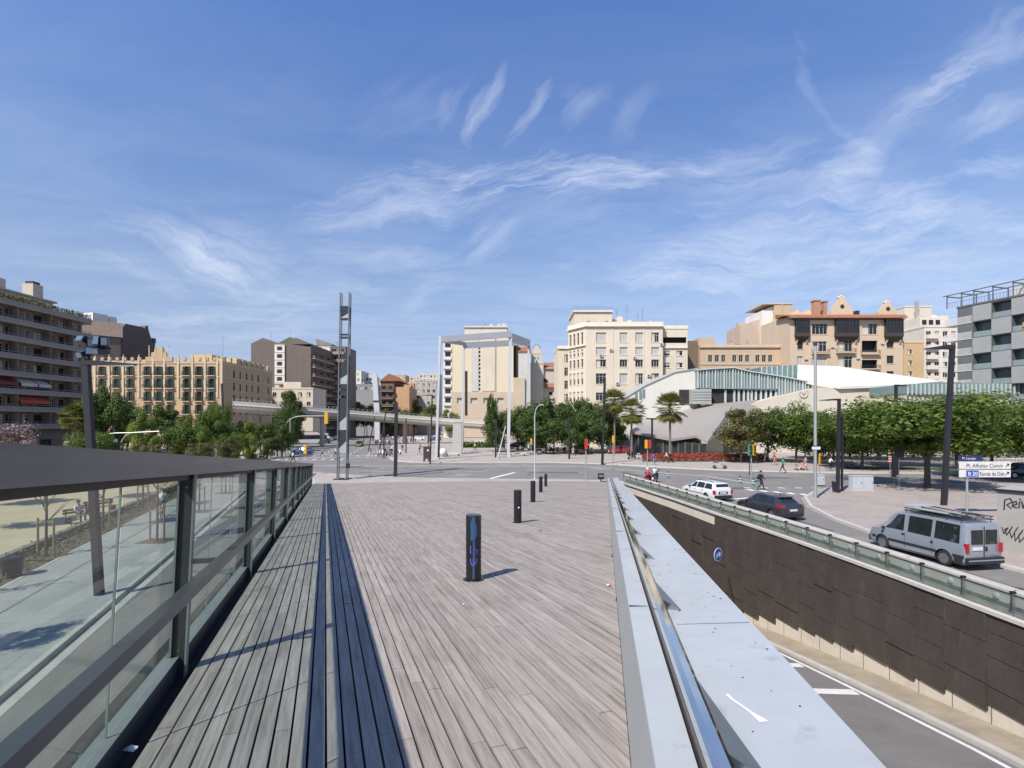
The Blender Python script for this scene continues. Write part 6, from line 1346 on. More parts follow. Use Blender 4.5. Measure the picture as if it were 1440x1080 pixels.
# median bollards green white
def flex(px, py, label):
    x, y = gd(px, py); t = thing('flexible_post', label, 'flexible post', (x, y, 0), 0, 'green and white flexible posts'); b = MB(); b.lathe([(.16, 0), (.14, .06), (.09, .10), (.09, .62), (.11, .66), (.11, .82), (.03, .86)], n=12); b.build('post', mat('post_green', (.02, .19, .13), .5), t, smooth=40)
    for z in (.30, .52): b = MB(); b.lathe([(.096, z), (.096, z + .1)], n=12); b.build('band', MATS['plate_white'], t)
flex(939, 673, 'green flexible post nearest to the scooter riders'); flex(1041, 681, 'green flexible post left of the double traffic light'); flex(1059, 684, 'green flexible post at the foot of the double traffic light')
# ---- direction sign
x, y = gd(1361, 724); y = 32.5; x = gx(1361, y); ds = thing('direction_sign', 'white road direction sign with two arrow panels on the island', 'sign', (x, y, .13)); sx = lambda px: gx(px, y) - x; sz = lambda py: gz(py, y) - .13
b = MB(); b.tube([(0, .06, 0), (0, .06, sz(640))], .065, 10); b.build('post', M_galv, ds, smooth=True)
M_txt = mat('sign_black', (.015, .015, .017), .6); M_sw = mat('sign_white', (.66, .65, .62), .5); M_sb = mat('sign_blue', (.03, .09, .42), .5); M_nb = mat('sign_navy', (.02, .03, .12), .5)
for (a, c) in ((649, 659.3), (660.5, 671)):
    b = MB(); b.bb(sx(1348), sx(1420), -.06, -.02, sz(c), sz(a)); b.build('panel', M_sw, ds)
b = MB(); b.bb(sx(1347), sx(1380), -.05, -.02, sz(648.4), sz(640.5)); b.build('street_plate', M_nb, ds)
RX90 = (R(90), 0, 0)
text_mesh('lettering', 'Pl. Alfonso Comín', .34, M_txt, ds, (sx(1357.5), -.064, sz(657.3)), RX90, xs=.93); text_mesh('lettering', 'Ronda de Dalt', .34, M_txt, ds, (sx(1376), -.064, sz(668.8)), RX90, xs=.80); text_mesh('lettering', 'Pl. Lesseps', .20, M_sw, ds, (sx(1352), -.054, sz(646.0)), RX90)
b = MB(); b.bb(sx(1357.5), sx(1375), -.064, -.061, sz(670.3), sz(661.3)); o = b.build('route_shield', M_sb, ds); text_mesh('lettering', 'B 20', .33, M_sw, ds, (sx(1360), -.068, sz(668.6)), RX90, bold=.004)
for py in (654, 665.5):
    b = MB(); cx, cz = sx(1415.2), sz(py); b.prism([(cx - .12, cz - .10), (cx - .08, cz - .14), (cx + .07, cz + .01), (cx + .07, cz - .06), (cx + .12, cz - .06), (cx + .12, cz + .10), (cx - .04, cz + .10), (cx - .04, cz + .05), (cx + .03, cz + .05)], -.064, -.060, 0, 'y'); b.build('arrow', M_txt, ds)
# ---- graffiti hut at the right edge
y = 23.8; x0 = gx(1402, y); HR = R(-58)
hut = thing('service_hut', 'white graffitied service box at the right edge beside the silver van', 'hut', (x0, y, .13), HR); hz = gz(690, y) - .13
b = MB(); b.bb(0, 3.2, 0, 2.4, 0, hz); b.build('body', mat('box_white', (.29, .28, .26), .7, var=.08, scale=.8, spots=((.40, .37, .33), 1.2, .62, 5)), hut)
b = MB(); b.bb(-.08, 3.3, -.08, 2.5, hz + .003, hz + .09); b.build('roof', mat('hut_roof', (.36, .34, .31), .7), hut); b = MB(); b.bb(-.09, 3.31, -.09, -.081, hz - .02, hz + .10); b.build('trim', M_lamp, hut)
def stroke(b, pts, wd, y=-.006):
    for (a0, c0), (a1, c1) in zip(pts, pts[1:]):
        q0, q1 = Vector((a0, c0)), Vector((a1, c1)); d = (q1 - q0).normalized(); n = Vector((-d.y, d.x)) * wd / 2; q0 = q0 - d * wd * .35; q1 = q1 + d * wd * .35
        b.face([(v.x, y, v.y) for v in (q0 - n, q1 - n, q1 + n, q0 + n)][::1]); y -= .0006
def gzh(py): return gz(py, y) - .13
s_ = y / F
def G(px, py):
    tq = (px - 720) / F; u_ = (tq * y - x0) / (math.cos(HR) - tq * math.sin(HR)); return (u_, gz(py, y + u_ * math.sin(HR)) - .13)
b = MB()
stroke(b, [G(1412, 717), G(1413, 703), G(1421, 701), G(1423, 706), G(1416, 710), G(1422, 715)], .05); stroke(b, [G(1424, 711), G(1430, 709), G(1429, 705), G(1425, 706), G(1424, 712), G(1430, 714)], .05, -.014); stroke(b, [G(1433, 714), G(1434, 706)], .05, -.02); stroke(b, [G(1434.5, 702.5), G(1434.9, 701.5)], .05, -.023); stroke(b, [G(1437, 705), G(1439, 714), G(1445, 701)], .05, -.026)
stroke(b, [G(1409, 741), G(1412, 750), G(1418, 742), G(1413, 744), G(1416, 752), G(1422, 743), G(1424, 740), G(1420, 747), G(1423, 756), G(1429, 745), G(1432, 741), G(1427, 748), G(1428, 760), G(1437, 748), G(1439, 745), G(1433, 752), G(1434, 762), G(1448, 748)], .03, -.03)
b.build('graffiti', M_txt, hut)
# ---- cabinets on the island
def cabinet(px0, px1, py0, py1, label, n=1, cat='cabinet'):
    Y = F * HC / (py1 - 595); x0, x1 = gx(px0, Y), gx(px1, Y); t = thing('utility_cabinet', label, cat, ((x0 + x1) / 2, Y, .13)); w = (x1 - x0) / n; h = gz(py0, Y) - .13
    for k in range(n):
        b = MB(); a = -(x1 - x0) / 2 + k * w; b.bb(a + .015, a + w - .015, 0, .55, .10, h); b.build('body', M_cab, t); b = MB(); b.bb(a + .06, a + w - .06, -.012, -.003, .2, h - .1); b.build('door', M_cab, t); b = MB(); b.bb(a + w - .16, a + w - .12, -.035, -.013, h * .5, h * .5 + .14); b.build('handle', M_lamp, t); b = MB(); b.bb(a - .0, a + w, -.03, .6, h + .003, h + .05); b.build('lid', M_cab, t)
    b = MB(); b.bb(-(x1 - x0) / 2 - .03, (x1 - x0) / 2 + .03, -.03, .58, 0, .097); b.build('plinth', M_conc, t); return t
cabinet(1199, 1228.5, 670, 692, 'twin pale grey utility cabinets on the island', 2); cabinet(1150, 1160, 668, 684, 'small pale grey cabinet behind the pale mast')
def bin_(x, y, z, label, r=.24, h=.85, m=None):
    t = thing('litter_bin', label, 'litter bin', (x, y, z)); b = MB(); b.lathe([(r * .8, .12), (r, h), (r * .92, h), (r * .75, .2)], n=16); b.build('basket', m or M_lamp, t, smooth=40); b = MB(); b.lathe([(r * 1.06, h - .05), (r * 1.06, h + .02)], n=16); b.build('rim', m or M_lamp, t); b = MB(); b.tube([(0, r, 0), (0, r, h + .1)], .03, 6); b.build('stand', M_lamp, t)
x, y = gd(1174, 694); bin_(x, y, .13, 'dark litter bin at the foot of the black lamp on the island'); x, y = LP(10.9, 19.6); bin_(x, y, .1, 'dark litter bin at the edge of the planted strip', .34, .75)
t = thing('litter_box', 'small black box bin at the far right corner of the boardwalk', 'litter bin', (gx(845, 52.0), 52.0, .05)); b = MB(); b.bb(-.28, .28, -.2, .2, .25, .85); b.build('box', M_lamp, t); b = MB(); b.bb(-.2, .2, -.212, -.203, .5, .72); b.build('opening', mat('grey_slot', (.2, .19, .18), .6), t); b = MB(); b.bb(-.05, .05, -.05, .05, 0, .247); b.build('stand', M_lamp, t)
# ---- info board, bus stop sign, round signs
x, y = gd(600, 650.5); t = thing('information_board', 'dark brown information board with arched feet on the square', 'board', (x, y, .12)); b = MB(); w = .5; b.bb(-w, w, -.1, .1, .75, 2.35); b.build('panel', mat('board_brown', (.05, .035, .03), .6), t)
b = MB(); b.prism([(-w, 0), (-w * .6, 0), (-w * .35, .45), (w * .35, .45), (w * .6, 0), (w, 0), (w, .747), (-w, .747)], -.09, .09, 0, 'y'); b.build('foot', MATS['board_brown'], t); b = MB(); b.lathe([(.16, 0), (.16, .01)], (.2, -.112, 1.75), 12, ax='y'); b.build('emblem', MATS['plate_white'], t)
x = gx(1264.5, 46.8); t = thing('round_sign', 'dark round traffic sign seen from behind on a thin pole by the twin cabinets', 'sign', (x, 46.8, .13)); z = gz(637, 46.8) - .13; b = MB(); b.tube([(0, 0.03, 0), (0, .03, z + .3)], .035, 6); b.build('post', M_galv, t); b = MB(); b.lathe([(.48, 0), (.48, .02)], (0, -.02, z), 20, ax='y'); b.build('disc', mat('sign_back', (.045, .025, .045), .6), t)
x, y = gd(1257, 671); lamp('short black post left of the round sign', x, y, gz(640, y), (0, 0), .36, group=LG, name='post')
x = gx(1252, 60); t = thing('warning_board', 'red and white striped board beside the short black post', 'sign', (x, 60, .12)); b = MB()
for k in range(5): z = 1.2 + k * .3; b.bb(-.2, .2, -.03, .03, z, z + .148, 0); b.bb(-.2, .2, -.03, .03, z + .15, z + .298, 1)
b.build('board', [M_red, MATS['plate_white']], t); b = MB(); b.bb(-.03, .03, .031, .06, 0, 2.6); b.build('post', M_galv, t)
# blue round sign on the underpass wall
Y = 25.4; xw = wx(Y); t = thing('blue_round_sign', 'round blue headlight sign with white border fixed to the brown wall', 'sign', (gx(1010, 27.2), 27.2, gz(780, 27.2)), R(35)); b = MB(); b.lathe([(.36, 0), (.36, .02)], n=28, ax='y'); b.build('border', MATS['plate_white'], t); b = MB(); b.lathe([(.32, -.006), (.32, -.001)], n=28, ax='y'); b.build('disc', M_sb, t)
b = MB(); b.prism([(.06, .13), (.16, .13), (.2, .05), (.2, -.05), (.16, -.12), (.06, -.12), (.02, 0)], -.011, -.007, 0, 'y'); [b.prism([(-.2 + .0, z0), (.0, z0 + .1), (.0, z0 + .13), (-.2, z0 + .035)], -.011, -.007, 0, 'y') for z0 in (-.19, -.11, -.03)]; b.build('headlight_symbol', MATS['plate_white'], t)
d_ = wx(27.2) - gx(1010, 27.2); b = MB(); b.tube([(0, .03, 0), (.25, .3, -.02), (d_ * .82, d_ * .57, -.02)], .03, 6); b.build('bracket', M_lamp, t)
# ---- railings: near the road end of the ramp, white fence at the island back, park wall, benches
fr = thing('pedestrian_railing', 'thin grey pedestrian railing behind the end of the ramp', 'railing', (0, 0, 0)); P = [gd(500, 671.5), gd(520, 671), gd(540, 670.5), gd(556, 670)]
for p in P: b = MB(); b.tube([(p[0], p[1], .05), (p[0], p[1], 1.0)], .03, 6); b.build('post', M_galv, fr)
for z in (.98, .55): b = MB(); b.tube([(p[0], p[1], z) for p in P], .025, 6); b.build('rail', M_galv, fr)
wf = thing('white_fence', 'long low white picket fence along the library side behind the trees', 'fence', (0, 0, 0)); b = MB(); px = 1165
x0, x1 = gx(1165, 74), gx(1445, 70); n = 150
for k in range(n + 1): x = x0 + (x1 - x0) * k / n; y = 74 - 4 * k / n; b.bb(x - .035, x + .035, y - .02, y + .02, .12, 1.25)
b.sweep([(0, 1.1), (0, 1.16), (.05, 1.16), (.05, 1.1)], [(x0, 74.03, 0), (x1, 70.03, 0)]); b.sweep([(0, .3), (0, .36), (.05, .36), (.05, .3)], [(x0, 74.03, 0), (x1, 70.03, 0)]); b.build('pickets', mat('fence_white', (.52, .50, .46), .6), wf)
pk = thing('park_wall', 'low grey wall between the planted strip and the sandy park', 'wall', (0, 0, 0)); b = MB(); P = [LP(12.5, Y) for Y in (-20, 50)]; b.sweep([(-.15, 0), (-.15, .42), (.15, .42), (.15, 0)], [(p[0], p[1], .0) for p in P]); b.build('body', mat('wall_grey', (.22, .20, .17), .9, var=.15), pk)
def bench(x, y, rz, label):
    t = thing('park_bench', label, 'bench', (x, y, .02), rz); 
    for k in range(3): b = MB(); b.bb(-.9, .9, -.25 + k * .17, -.10 + k * .17, .42, .46); b.build('seat_slat', M_stake, t)
    for k in range(2): b = MB(); b.bb(-.9, .9, .28, .31, .55 + k * .17, .68 + k * .17); b.build('back_slat', M_stake, t)
    for s in (-.75, .75): b = MB(); b.bb(s - .03, s + .03, -.22, .22, .0, .417); b.bb(s - .03, s + .03, .24, .277, .0, .85); b.build('leg', M_lamp, t)
x, y = LP(13.6, 31); bench(x, y, 1.2, 'wooden bench in the sandy park behind the lamp'); x, y = LP(13.8, 34); bench(x, y, 1.2, 'second wooden bench farther along the sandy park'); 
# white metal benches below the portal
def wbench(px, py, w, label):
    x, y = gd(px, py); t = thing('white_bench', label, 'bench', (x, y, .12), 0, 'pale benches below the portal'); b = MB(); b.bb(-w / 2, w / 2, -.3, .3, .42, .55); b.build('seat', M_sw, t)
    for s in (-.4, .4): b = MB(); b.bb(s * w - .08, s * w + .08, -.25, .25, 0, .417); b.build('leg', M_lamp, t)
wbench(637, 642, 2.6, 'pale bench at the left rear portal leg'); wbench(728, 642, 3.0, 'pale bench between the right portal legs'); wbench(752, 640, 2.0, 'pale bench right of the right rear portal leg')
# kiosks below the overpass: shelter frames, big white block near the portal
t = thing('white_block', 'tall pale concrete block left of the rear portal leg', 'monument', (gx(643, 98), 98, .12)); b = MB(); b.prism([(-1.0, 0), (.9, 0), (.9, 6.0), (-.7, 6.0)], -.6, .6, 0, 'y'); b.build('body', mat('block_white', (.43, .41, .37), .8), t); b = MB(); b.bb(-1.1, 1.0, -.7, .7, 6.003, 6.15); b.build('cap', M_conc, t)
t = thing('white_ball', 'white round stone ball beside the left portal leg', 'sphere', (gx(623, 90), 90, .12)); b = MB(); b.ball((0, 0, .75), .75, 16); b.build('ball', M_sw, t, smooth=True); b = MB(); b.lathe([(.4, 0), (.35, .12)], n=14); b.build('base', M_conc, t)
t = thing('white_diagonal_pole', 'thin white leaning pole beside the black post under the portal', 'pole', (gx(700, 86), 86, .12)); b = MB(); b.tube([(0, 0, 0), (gx(711, 86) - gx(700, 86), 0, gz(600, 86))], [.12, .08], 8); b.build('pole', M_wsteel, t, smooth=True); b = MB(); b.lathe([(.3, 0), (.3, .1)], n=10); b.build('base', M_conc, t)
t = thing('arched_canopy', 'thin curved metal canopy rails over the park path at the left', 'canopy', (gx(150, 48), 48, 0)); O = gx(150, 48)
for (pts) in (((138, 623), (143, 616), (152, 610), (163, 609), (185, 608.5)), ((170, 622), (176, 613), (184, 608.5), (224, 606.5))):
    b = MB(); b.tube([(gx(a, 48) - O, 0, gz(p, 48)) for a, p in pts], .05, 6); b.build('arch', M_galv, t)
for (a, p, a2, p2) in ((95, 625, 121, 622.5), (131, 622, 161, 619.5), (110, 632, 120, 632)): b = MB(); b.bb(gx(a, 48) - O, gx(a2, 48) - O, -.4, .4, gz(p, 48), gz(p2, 48) + .15); b.build('rail_panel', M_wsteel, t)
for a in (139, 171, 200): b = MB(); b.bb(gx(a, 48) - O, gx(a, 48) - O + .1, 0, .1, 0, gz(622, 48)); b.build('post', M_lamp, t)
# ================================================================ VEHICLES
M_tyre = mat('tyre', (.018, .018, .018), .8); M_rim = mat('rim_alloy', (.45, .46, .47), .3, .8); M_trim = mat('car_trim', (.022, .022, .024), .6); M_cglass = mat('car_glass', (.020, .027, .027), .05, var=.3, spots=((.09, .10, .09), 3.1, .62, 6))
M_tail = mat('tail_red', (.40, .012, .012), .2); M_head = mat('head_lamp', (.55, .57, .58), .12); M_plate = MATS['plate_white']
def paint(n, c, metal=.3): return mat(n, c, .28, metal, var=.04, scale=1.2, coat=.6)
def wheel_mesh(r, w):
    k = (r, w)
    if k in WC: return WC[k]
    b = MB(); b.lathe([(r * .62, -w / 2), (r * .9, -w / 2), (r, -w * .32), (r, w * .32), (r * .9, w / 2), (r * .62, w / 2)], n=24, ax='y'); me = b.mesh('wheel', M_tyre, 35)
    q = MB(); q.lathe([(r * .63, -w * .5 - .004), (r * .60, -w * .42), (r * .2, -w * .40), (r * .16, -w * .52), (.01, -w * .53)], n=20, ax='y')
    for i in range(7): a = 2 * math.pi * i / 7; q.box((math.cos(a) * r * .40, -w * .47, math.sin(a) * r * .40), (r * .46, .02, r * .11), 0, M=Matrix.Rotation(-a, 3, 'Y'))
    WC[k] = (me, q.mesh('rim', M_rim)); return WC[k]
def lerp(a, c, f): return a + (c - a) * f
def car(name, label, cat, x, y, rz, st, wheels, wins, body, W, r=.31, z=0.005, group=None, front=None, rear=None, under=.18, extra=None, band=None):
    """st: stations (x, z_sill, z_belt, z_top, half belt, half top) from rear to front; local x is forward"""
    t = thing(name, label, cat, (x, y, z), rz, group); hw = W / 2
    def S(xx):
        for a, c in zip(st, st[1:]):
            if a[0] <= xx <= c[0]: f = (xx - a[0]) / (c[0] - a[0] + 1e-9); return [lerp(a[i], c[i], f) for i in range(6)]
        return list(st[0] if xx < st[0][0] else st[-1])
    xs = sorted({s[0] for s in st} | {st[0][0] + (st[-1][0] - st[0][0]) * k / 40 for k in range(41)}); b = MB(); rings = []
    def half(xx):
        _, zs, zb, zt, wb, wt = S(xx); return [(0, zs), (wb * .90, zs), (wb * .985, zs + .10), (wb + .012, zs + (zb - zs) * .45), (wb + .006, zs + (zb - zs) * .78), (wb - .02, zb), (lerp(wb - .02, wt, .5), lerp(zb, zt - .05, .5)), (wt, zt - .05 if zt - zb > .12 else lerp(zb, zt, .5)), (wt * .93, zt - .016), (wt * .6, zt - .002), (0, zt)]
    for xx in xs:
        h = half(xx); P = [(xx, yy, zz_) for yy, zz_ in h] + [(xx, -yy, zz_) for yy, zz_ in h[-2:0:-1]]; rings.append(b.pts(P))
    n = 20
    for k in range(len(xs) - 1):
        for j in range(n): j2 = (j + 1) % n; b.f.append((rings[k] + j, rings[k] + j2, rings[k + 1] + j2, rings[k + 1] + j)); b.m.append(0)
    b.f.append(tuple(rings[0] + j for j in range(n))[::-1]); b.f.append(tuple(rings[-1] + j for j in range(n))); b.m += [0, 0]
    o = b.build('body', [body, M_trim], t, smooth=32, fix=True)
    cut = MB()
    for wx_ in wheels:
        for s in (-1, 1): cut.lathe([(r * 1.17, s * (hw - .30)), (r * 1.17, s * (hw + .2))], (wx_, 0, r), 24, ax='y')
    co = cut.build('cutter', M_trim, fix=True); md = o.modifiers.new('arch', 'BOOLEAN'); md.operation = 'DIFFERENCE'; md.solver = 'EXACT'; md.object = co
    co.matrix_world = t.matrix_basis; bpy.context.view_layer.update(); me = bpy.data.meshes.new_from_object(o.evaluated_get(bpy.context.evaluated_depsgraph_get())); o.modifiers.clear(); o.data = me; bpy.data.objects.remove(co)
    me.set_sharp_from_angle(angle=R(32))
    wm_, rm = wheel_mesh(r, .2)
    for wx_ in wheels:
        for s in (-1, 1):
            w_ = link('wheel', wm_, t, (wx_, -s * (hw - .12), r), 0 if s > 0 else math.pi); link('rim', rm, w_)
    def side(x, f, s, off=.006):
        _, zs, zb, zt, wb, wt = S(x); z0, z1, w0, w1 = zb, zt - .05, wb - .02, wt
        return Vector((x, s * (lerp(w0, w1, f) + off), lerp(z0, z1, f) + off * .3))
    for (xa, xb, xc, xd) in wins:                            # belt rear, belt front, top front, top rear
        for s in (-1, 1):
            q = MB(); N_ = 4
            G_ = [[side(lerp(lerp(xa, xd, f), lerp(xb, xc, f), u / N_), .06 + f * .86, s) for u in range(N_ + 1)] for f in (0, .5, 1)]
            for i in range(2):
                for u in range(N_):
                    P = [G_[i][u], G_[i][u + 1], G_[i + 1][u + 1], G_[i + 1][u]]; q.face(P if s < 0 else P[::-1])
            q.build('side_window', M_cglass, t)
    def top(xa, xb, f0, f1, nm, m, off=.006):                # glass on the sloping front or rear
        q = MB(); N_ = 5
        for i in range(4):
            for u in range(N_):
                P = []
                for (xx, yy) in ((lerp(xa, xb, i / 4), u), (lerp(xa, xb, (i + 1) / 4), u), (lerp(xa, xb, (i + 1) / 4), u + 1), (lerp(xa, xb, i / 4), u + 1)):
                    _, zs, zb, zt, wb, wt = S(xx); v = (yy / N_ * 2 - 1); P.append((xx + off * (1 if xb > xa and xa > 0 else -1), v * wt * lerp(f0, f1, (xx - xa) / (xb - xa)), zt - (.016 * abs(v) ** 2) + off * 1.2))
                q.face(P[::-1] if False else P)
        return q.build(nm, m, t)
    if front: top(*front, 'windscreen', M_cglass)
    if rear: top(*rear, 'rear_window', M_cglass)
    if band:
        for s in (-1, 1):
            q = MB(); z0, z1 = band
            for u in range(20):
                xa, xb = lerp(st[1][0], st[-2][0], u / 20), lerp(st[1][0], st[-2][0], (u + 1) / 20)
                if any(abs((xa + xb) / 2 - w_) < r * 1.2 for w_ in wheels): continue
                P = [(xx, s * (S(xx)[4] + .018), zz_) for xx, zz_ in ((xa, z0), (xb, z0), (xb, z1), (xa, z1))]; q.face(P if s < 0 else P[::-1])
            q.build('side_moulding', M_trim, t)
    return t, S
def part(t, nm, m, *bbs):
    b = MB()
    for q in bbs: b.bb(*q)
    return b.build(nm, m, t)
def mirrors(t, x, hw, z, m=None):
    for s in (-1, 1): b = MB(); b.ball((x, s * (hw + .09), z), (.06, .11, .08), 8); b.build('mirror', m or M_trim, t, smooth=True)
# ---- silver van
M_silver = paint('van_silver', (.33, .365, .41), .45)
st = [(-2.30, .34, .98, 1.62, .86, .70), (-2.26, .26, 1.0, 1.84, .90, .745), (-2.15, .22, 1.02, 1.92, .91, .76), (-1.0, .2, 1.04, 1.95, .92, .77), (.55, .2, 1.05, 1.93, .92, .765), (.95, .2, 1.05, 1.86, .92, .75), (1.30, .2, 1.05, 1.58, .91, .72), (1.62, .2, 1.04, 1.25, .90, .72), (1.75, .2, 1.00, 1.14, .89, .74), (2.15, .22, .90, 1.00, .85, .70), (2.32, .25, .78, .86, .76, .60), (2.42, .32, .62, .70, .62, .5)]
van, S = car('silver_van', 'silver grey passenger van with loaded roof rack on the side road', 'van', 18.78, 23.05, math.atan2(.986, -.164), st, (-1.42, 1.52), [(-2.05, -1.0, -1.0, -2.0), (-.86, .22, .22, -.86), (.42, 1.38, .80, .44)], M_silver, 1.84, r=.33, front=(1.68, 1.02, .86, .80), band=(.50, .62))
part(van, 'bumper', M_trim, (-2.40, -2.24, -.88, .88, .30, .55)); part(van, 'bumper', M_trim, (2.20, 2.46, -.70, .70, .26, .50)); part(van, 'bumper_edge', M_silver, (-2.415, -2.401, -.86, .86, .42, .47))
for s in (-1, 1):
    b = MB(); b.bb(-2.318, -2.30, s * .07, s * .62, 1.08, 1.66); b.build('rear_window', M_cglass, van); part(van, 'tail_lamp', M_tail, (-2.335, -2.22, s * .74, s * .885, .74, 1.12))
    part(van, 'headlamp', M_head, (2.12, 2.33, s * .50, s * .76, .70, .86)); part(van, 'wheel_arch', M_trim, (-2.2, -1.86, s * .915, s * .93, .24, .50))
part(van, 'door_seam', M_trim, (-2.322, -2.305, -.012, .012, .5, 1.8)); part(van, 'number_plate', M_plate, (-2.335, -2.305, .10, .56, .84, .96)); part(van, 'door_handle', M_trim, (-2.335, -2.306, -.14, -.06, .80, .98)); part(van, 'grille', M_trim, (2.40, 2.435, -.4, .4, .54, .62))
for s in (-1, 1):
    part(van, 'door_handle', M_trim, (.36, .48, s * .925, s * .95, .93, .99), (-.98, -.88, s * .925, s * .95, .86, .94))
    for xx in (.34, -.93, 1.52): part(van, 'door_seam', M_trim, (xx - .006, xx + .006, s * .926, s * .934, .4, 1.04))
mirrors(van, 1.36, .93, 1.08)
rk = thing('roof_rack', 'dark metal roof rack bolted on the silver van', 'roof rack'); rk.parent = van; rk['label'] = None
for k_ in ('label', 'category'):
    if k_ in rk: del rk[k_]
b = MB()
for s in (-1, 1):
    for z in (2.02, 2.14): b.tube([(-2.1, s * .72, z), (.55, s * .72, z)], .022, 6)
    for xx in (-2.0, -1.4, -.8, -.2, .45): b.tube([(xx, s * .72, 1.88), (xx, s * .72, 2.14)], .018, 6)
for xx in [-2.1 + .2 * k for k in range(14)]: b.tube([(xx, -.72, 2.03), (xx, .72, 2.03)], .014, 5)
b.build('rack_tube', M_trim, rk)
t = thing('roof_load', 'flat grey sheets and tied poles lying on the roof rack of the silver van', 'load', van.matrix_basis @ Vector((0, 0, 2.05)), van.rotation_euler.z)
b = MB(); b.bb(-1.5, .7, -.55, .35, 0, .07); b.bb(-1.2, .62, -.3, .6, .071, .13); b.bb(.1, .72, -.6, .6, .131, .2); b.build('sheet', mat('load_grey', (.42, .44, .45), .5, var=.2, scale=3), t)
random.seed(9)
for k in range(5): b = MB(); yy = -.5 + .22 * k; b.tube([(-2.1, yy, .08 + .03 * (k % 2)), (.4, yy + random.uniform(-.1, .1), .17)], .03, 6); b.build('pole', [M_galv, M_trim, M_stake][k % 3], t)
b = MB()
for k in range(9): b.ball((-1.8 + .13 * (k % 4), -.35 + .25 * (k // 4), .10), (.10, .08, .06), 7)
b.build('rope_coil', M_trim, t)
# driver silhouette and headrests seen through glass are left dark; ---- dark hatchback
M_dgrey = paint('hatch_grey', (.045, .048, .060), .4)
st = [(-2.15, .34, .78, .84, .74, .62), (-2.10, .24, .86, .95, .84, .68), (-1.95, .2, .92, 1.06, .88, .66), (-1.45, .19, .95, 1.36, .895, .58), (-.95, .18, .94, 1.45, .90, .57), (-.2, .18, .92, 1.485, .90, .58), (.35, .18, .90, 1.44, .90, .58), (.75, .18, .885, 1.24, .90, .62), (1.15, .18, .87, .98, .89, .70), (1.6, .19, .80, .88, .86, .66), (2.0, .22, .68, .76, .76, .54), (2.15, .30, .52, .60, .62, .45)]
car_, S = car('dark_hatchback', 'dark grey hatchback car driving behind the concrete barrier', 'car', 16.63, 33.3, math.atan2(.968, -.25), st, (-1.32, 1.33), [(-1.55, -.95, -.85, -1.25), (-.88, .05, .08, -.78), (.12, .95, .42, .15)], M_dgrey, 1.80, r=.32, front=(1.08, .42, .80, .90), rear=(-1.88, -1.30, .84, .80))
part(car_, 'bumper', M_trim, (-2.17, -2.08, -.72, .72, .26, .42)); part(car_, 'number_plate', M_plate, (-2.19, -2.15, -.26, .26, .62, .73))
for s in (-1, 1):
    b = MB(); b.prism([(-2.10, s * .66), (-1.70, s * .905), (-2.0, s * .885), (-2.16, s * .60)][::int(s)], .80, .98, 0); b.build('tail_lamp', M_tail, car_); part(car_, 'headlamp', M_head, (1.72, 2.02, s * .50, s * .74, .62, .74))
    part(car_, 'door_handle', M_dgrey, (-.80, -.64, s * .905, s * .925, .80, .83), (.14, .28, s * .905, s * .925, .79, .82))
    for xx in (.09, -.92): part(car_, 'door_seam', M_trim, (xx - .005, xx + .005, s * .906, s * .914, .3, .9))
mirrors(car_, .80, .90, .95, M_dgrey); part(car_, 'spoiler', M_dgrey, (-1.62, -1.36, -.54, .54, 1.385, 1.41)); part(car_, 'roof_aerial', M_trim, (-1.1, -1.08, -.01, .01, 1.44, 1.62))
# ---- white estate
M_carw = paint('car_white', (.66, .66, .65), .0)
st = [(-2.18, .36, .80, .90, .78, .66), (-2.14, .26, .88, 1.12, .83, .62), (-1.98, .22, .92, 1.36, .85, .60), (-1.7, .2, .93, 1.42, .855, .60), (-.2, .2, .92, 1.45, .86, .60), (.35, .2, .91, 1.42, .86, .59), (.70, .2, .90, 1.22, .86, .62), (1.05, .2, .89, .98, .85, .70), (1.6, .2, .83, .90, .83, .68), (2.05, .24, .70, .76, .76, .6), (2.2, .32, .55, .62, .66, .5)]
est, S = car('white_estate', 'white estate car with roof bars ahead of the dark hatchback', 'car', 15.47, 40.94, math.atan2(.968, -.25), st, (-1.25, 1.3), [(-1.95, -1.02, -1.02, -1.72), (-.95, -.02, -.02, -.92), (.05, .90, .40, .07)], M_carw, 1.72, r=.30, front=(.98, .42, .80, .90), rear=(-2.13, -1.99, .88, .90))
part(est, 'bumper', M_trim, (-2.26, -2.12, -.76, .76, .28, .52)); part(est, 'number_plate', M_plate, (-2.215, -2.185, -.26, .26, .64, .75)); part(est, 'plate_recess', M_trim, (-2.195, -2.18, -.40, .40, .60, .80))
b = MB(); b.face([(-2.155, -.56, .98), (-2.155, .56, .98), (-2.02, .52, 1.33), (-2.02, -.52, 1.33)][::-1]); b.build('rear_window', M_cglass, est)
for s in (-1, 1):
    part(est, 'tail_lamp', M_tail, (-2.20, -2.06, s * .66, s * .845, .60, .90)); part(est, 'headlamp', M_head, (1.90, 2.1, s * .48, s * .72, .60, .72)); b = MB(); b.tube([(-1.7, s * .54, 1.45), (-1.65, s * .54, 1.50), (.1, s * .54, 1.52), (.15, s * .54, 1.46)], .018, 6); b.build('roof_bar', M_trim, est)
    part(est, 'door_handle', M_trim, (-.86, -.70, s * .86, s * .885, .80, .83), (.08, .22, s * .86, s * .885, .80, .83), ); part(est, 'side_trim', M_trim, (-.9, .95, s * .868, s * .878, .50, .545))
mirrors(est, .76, .86, .94)
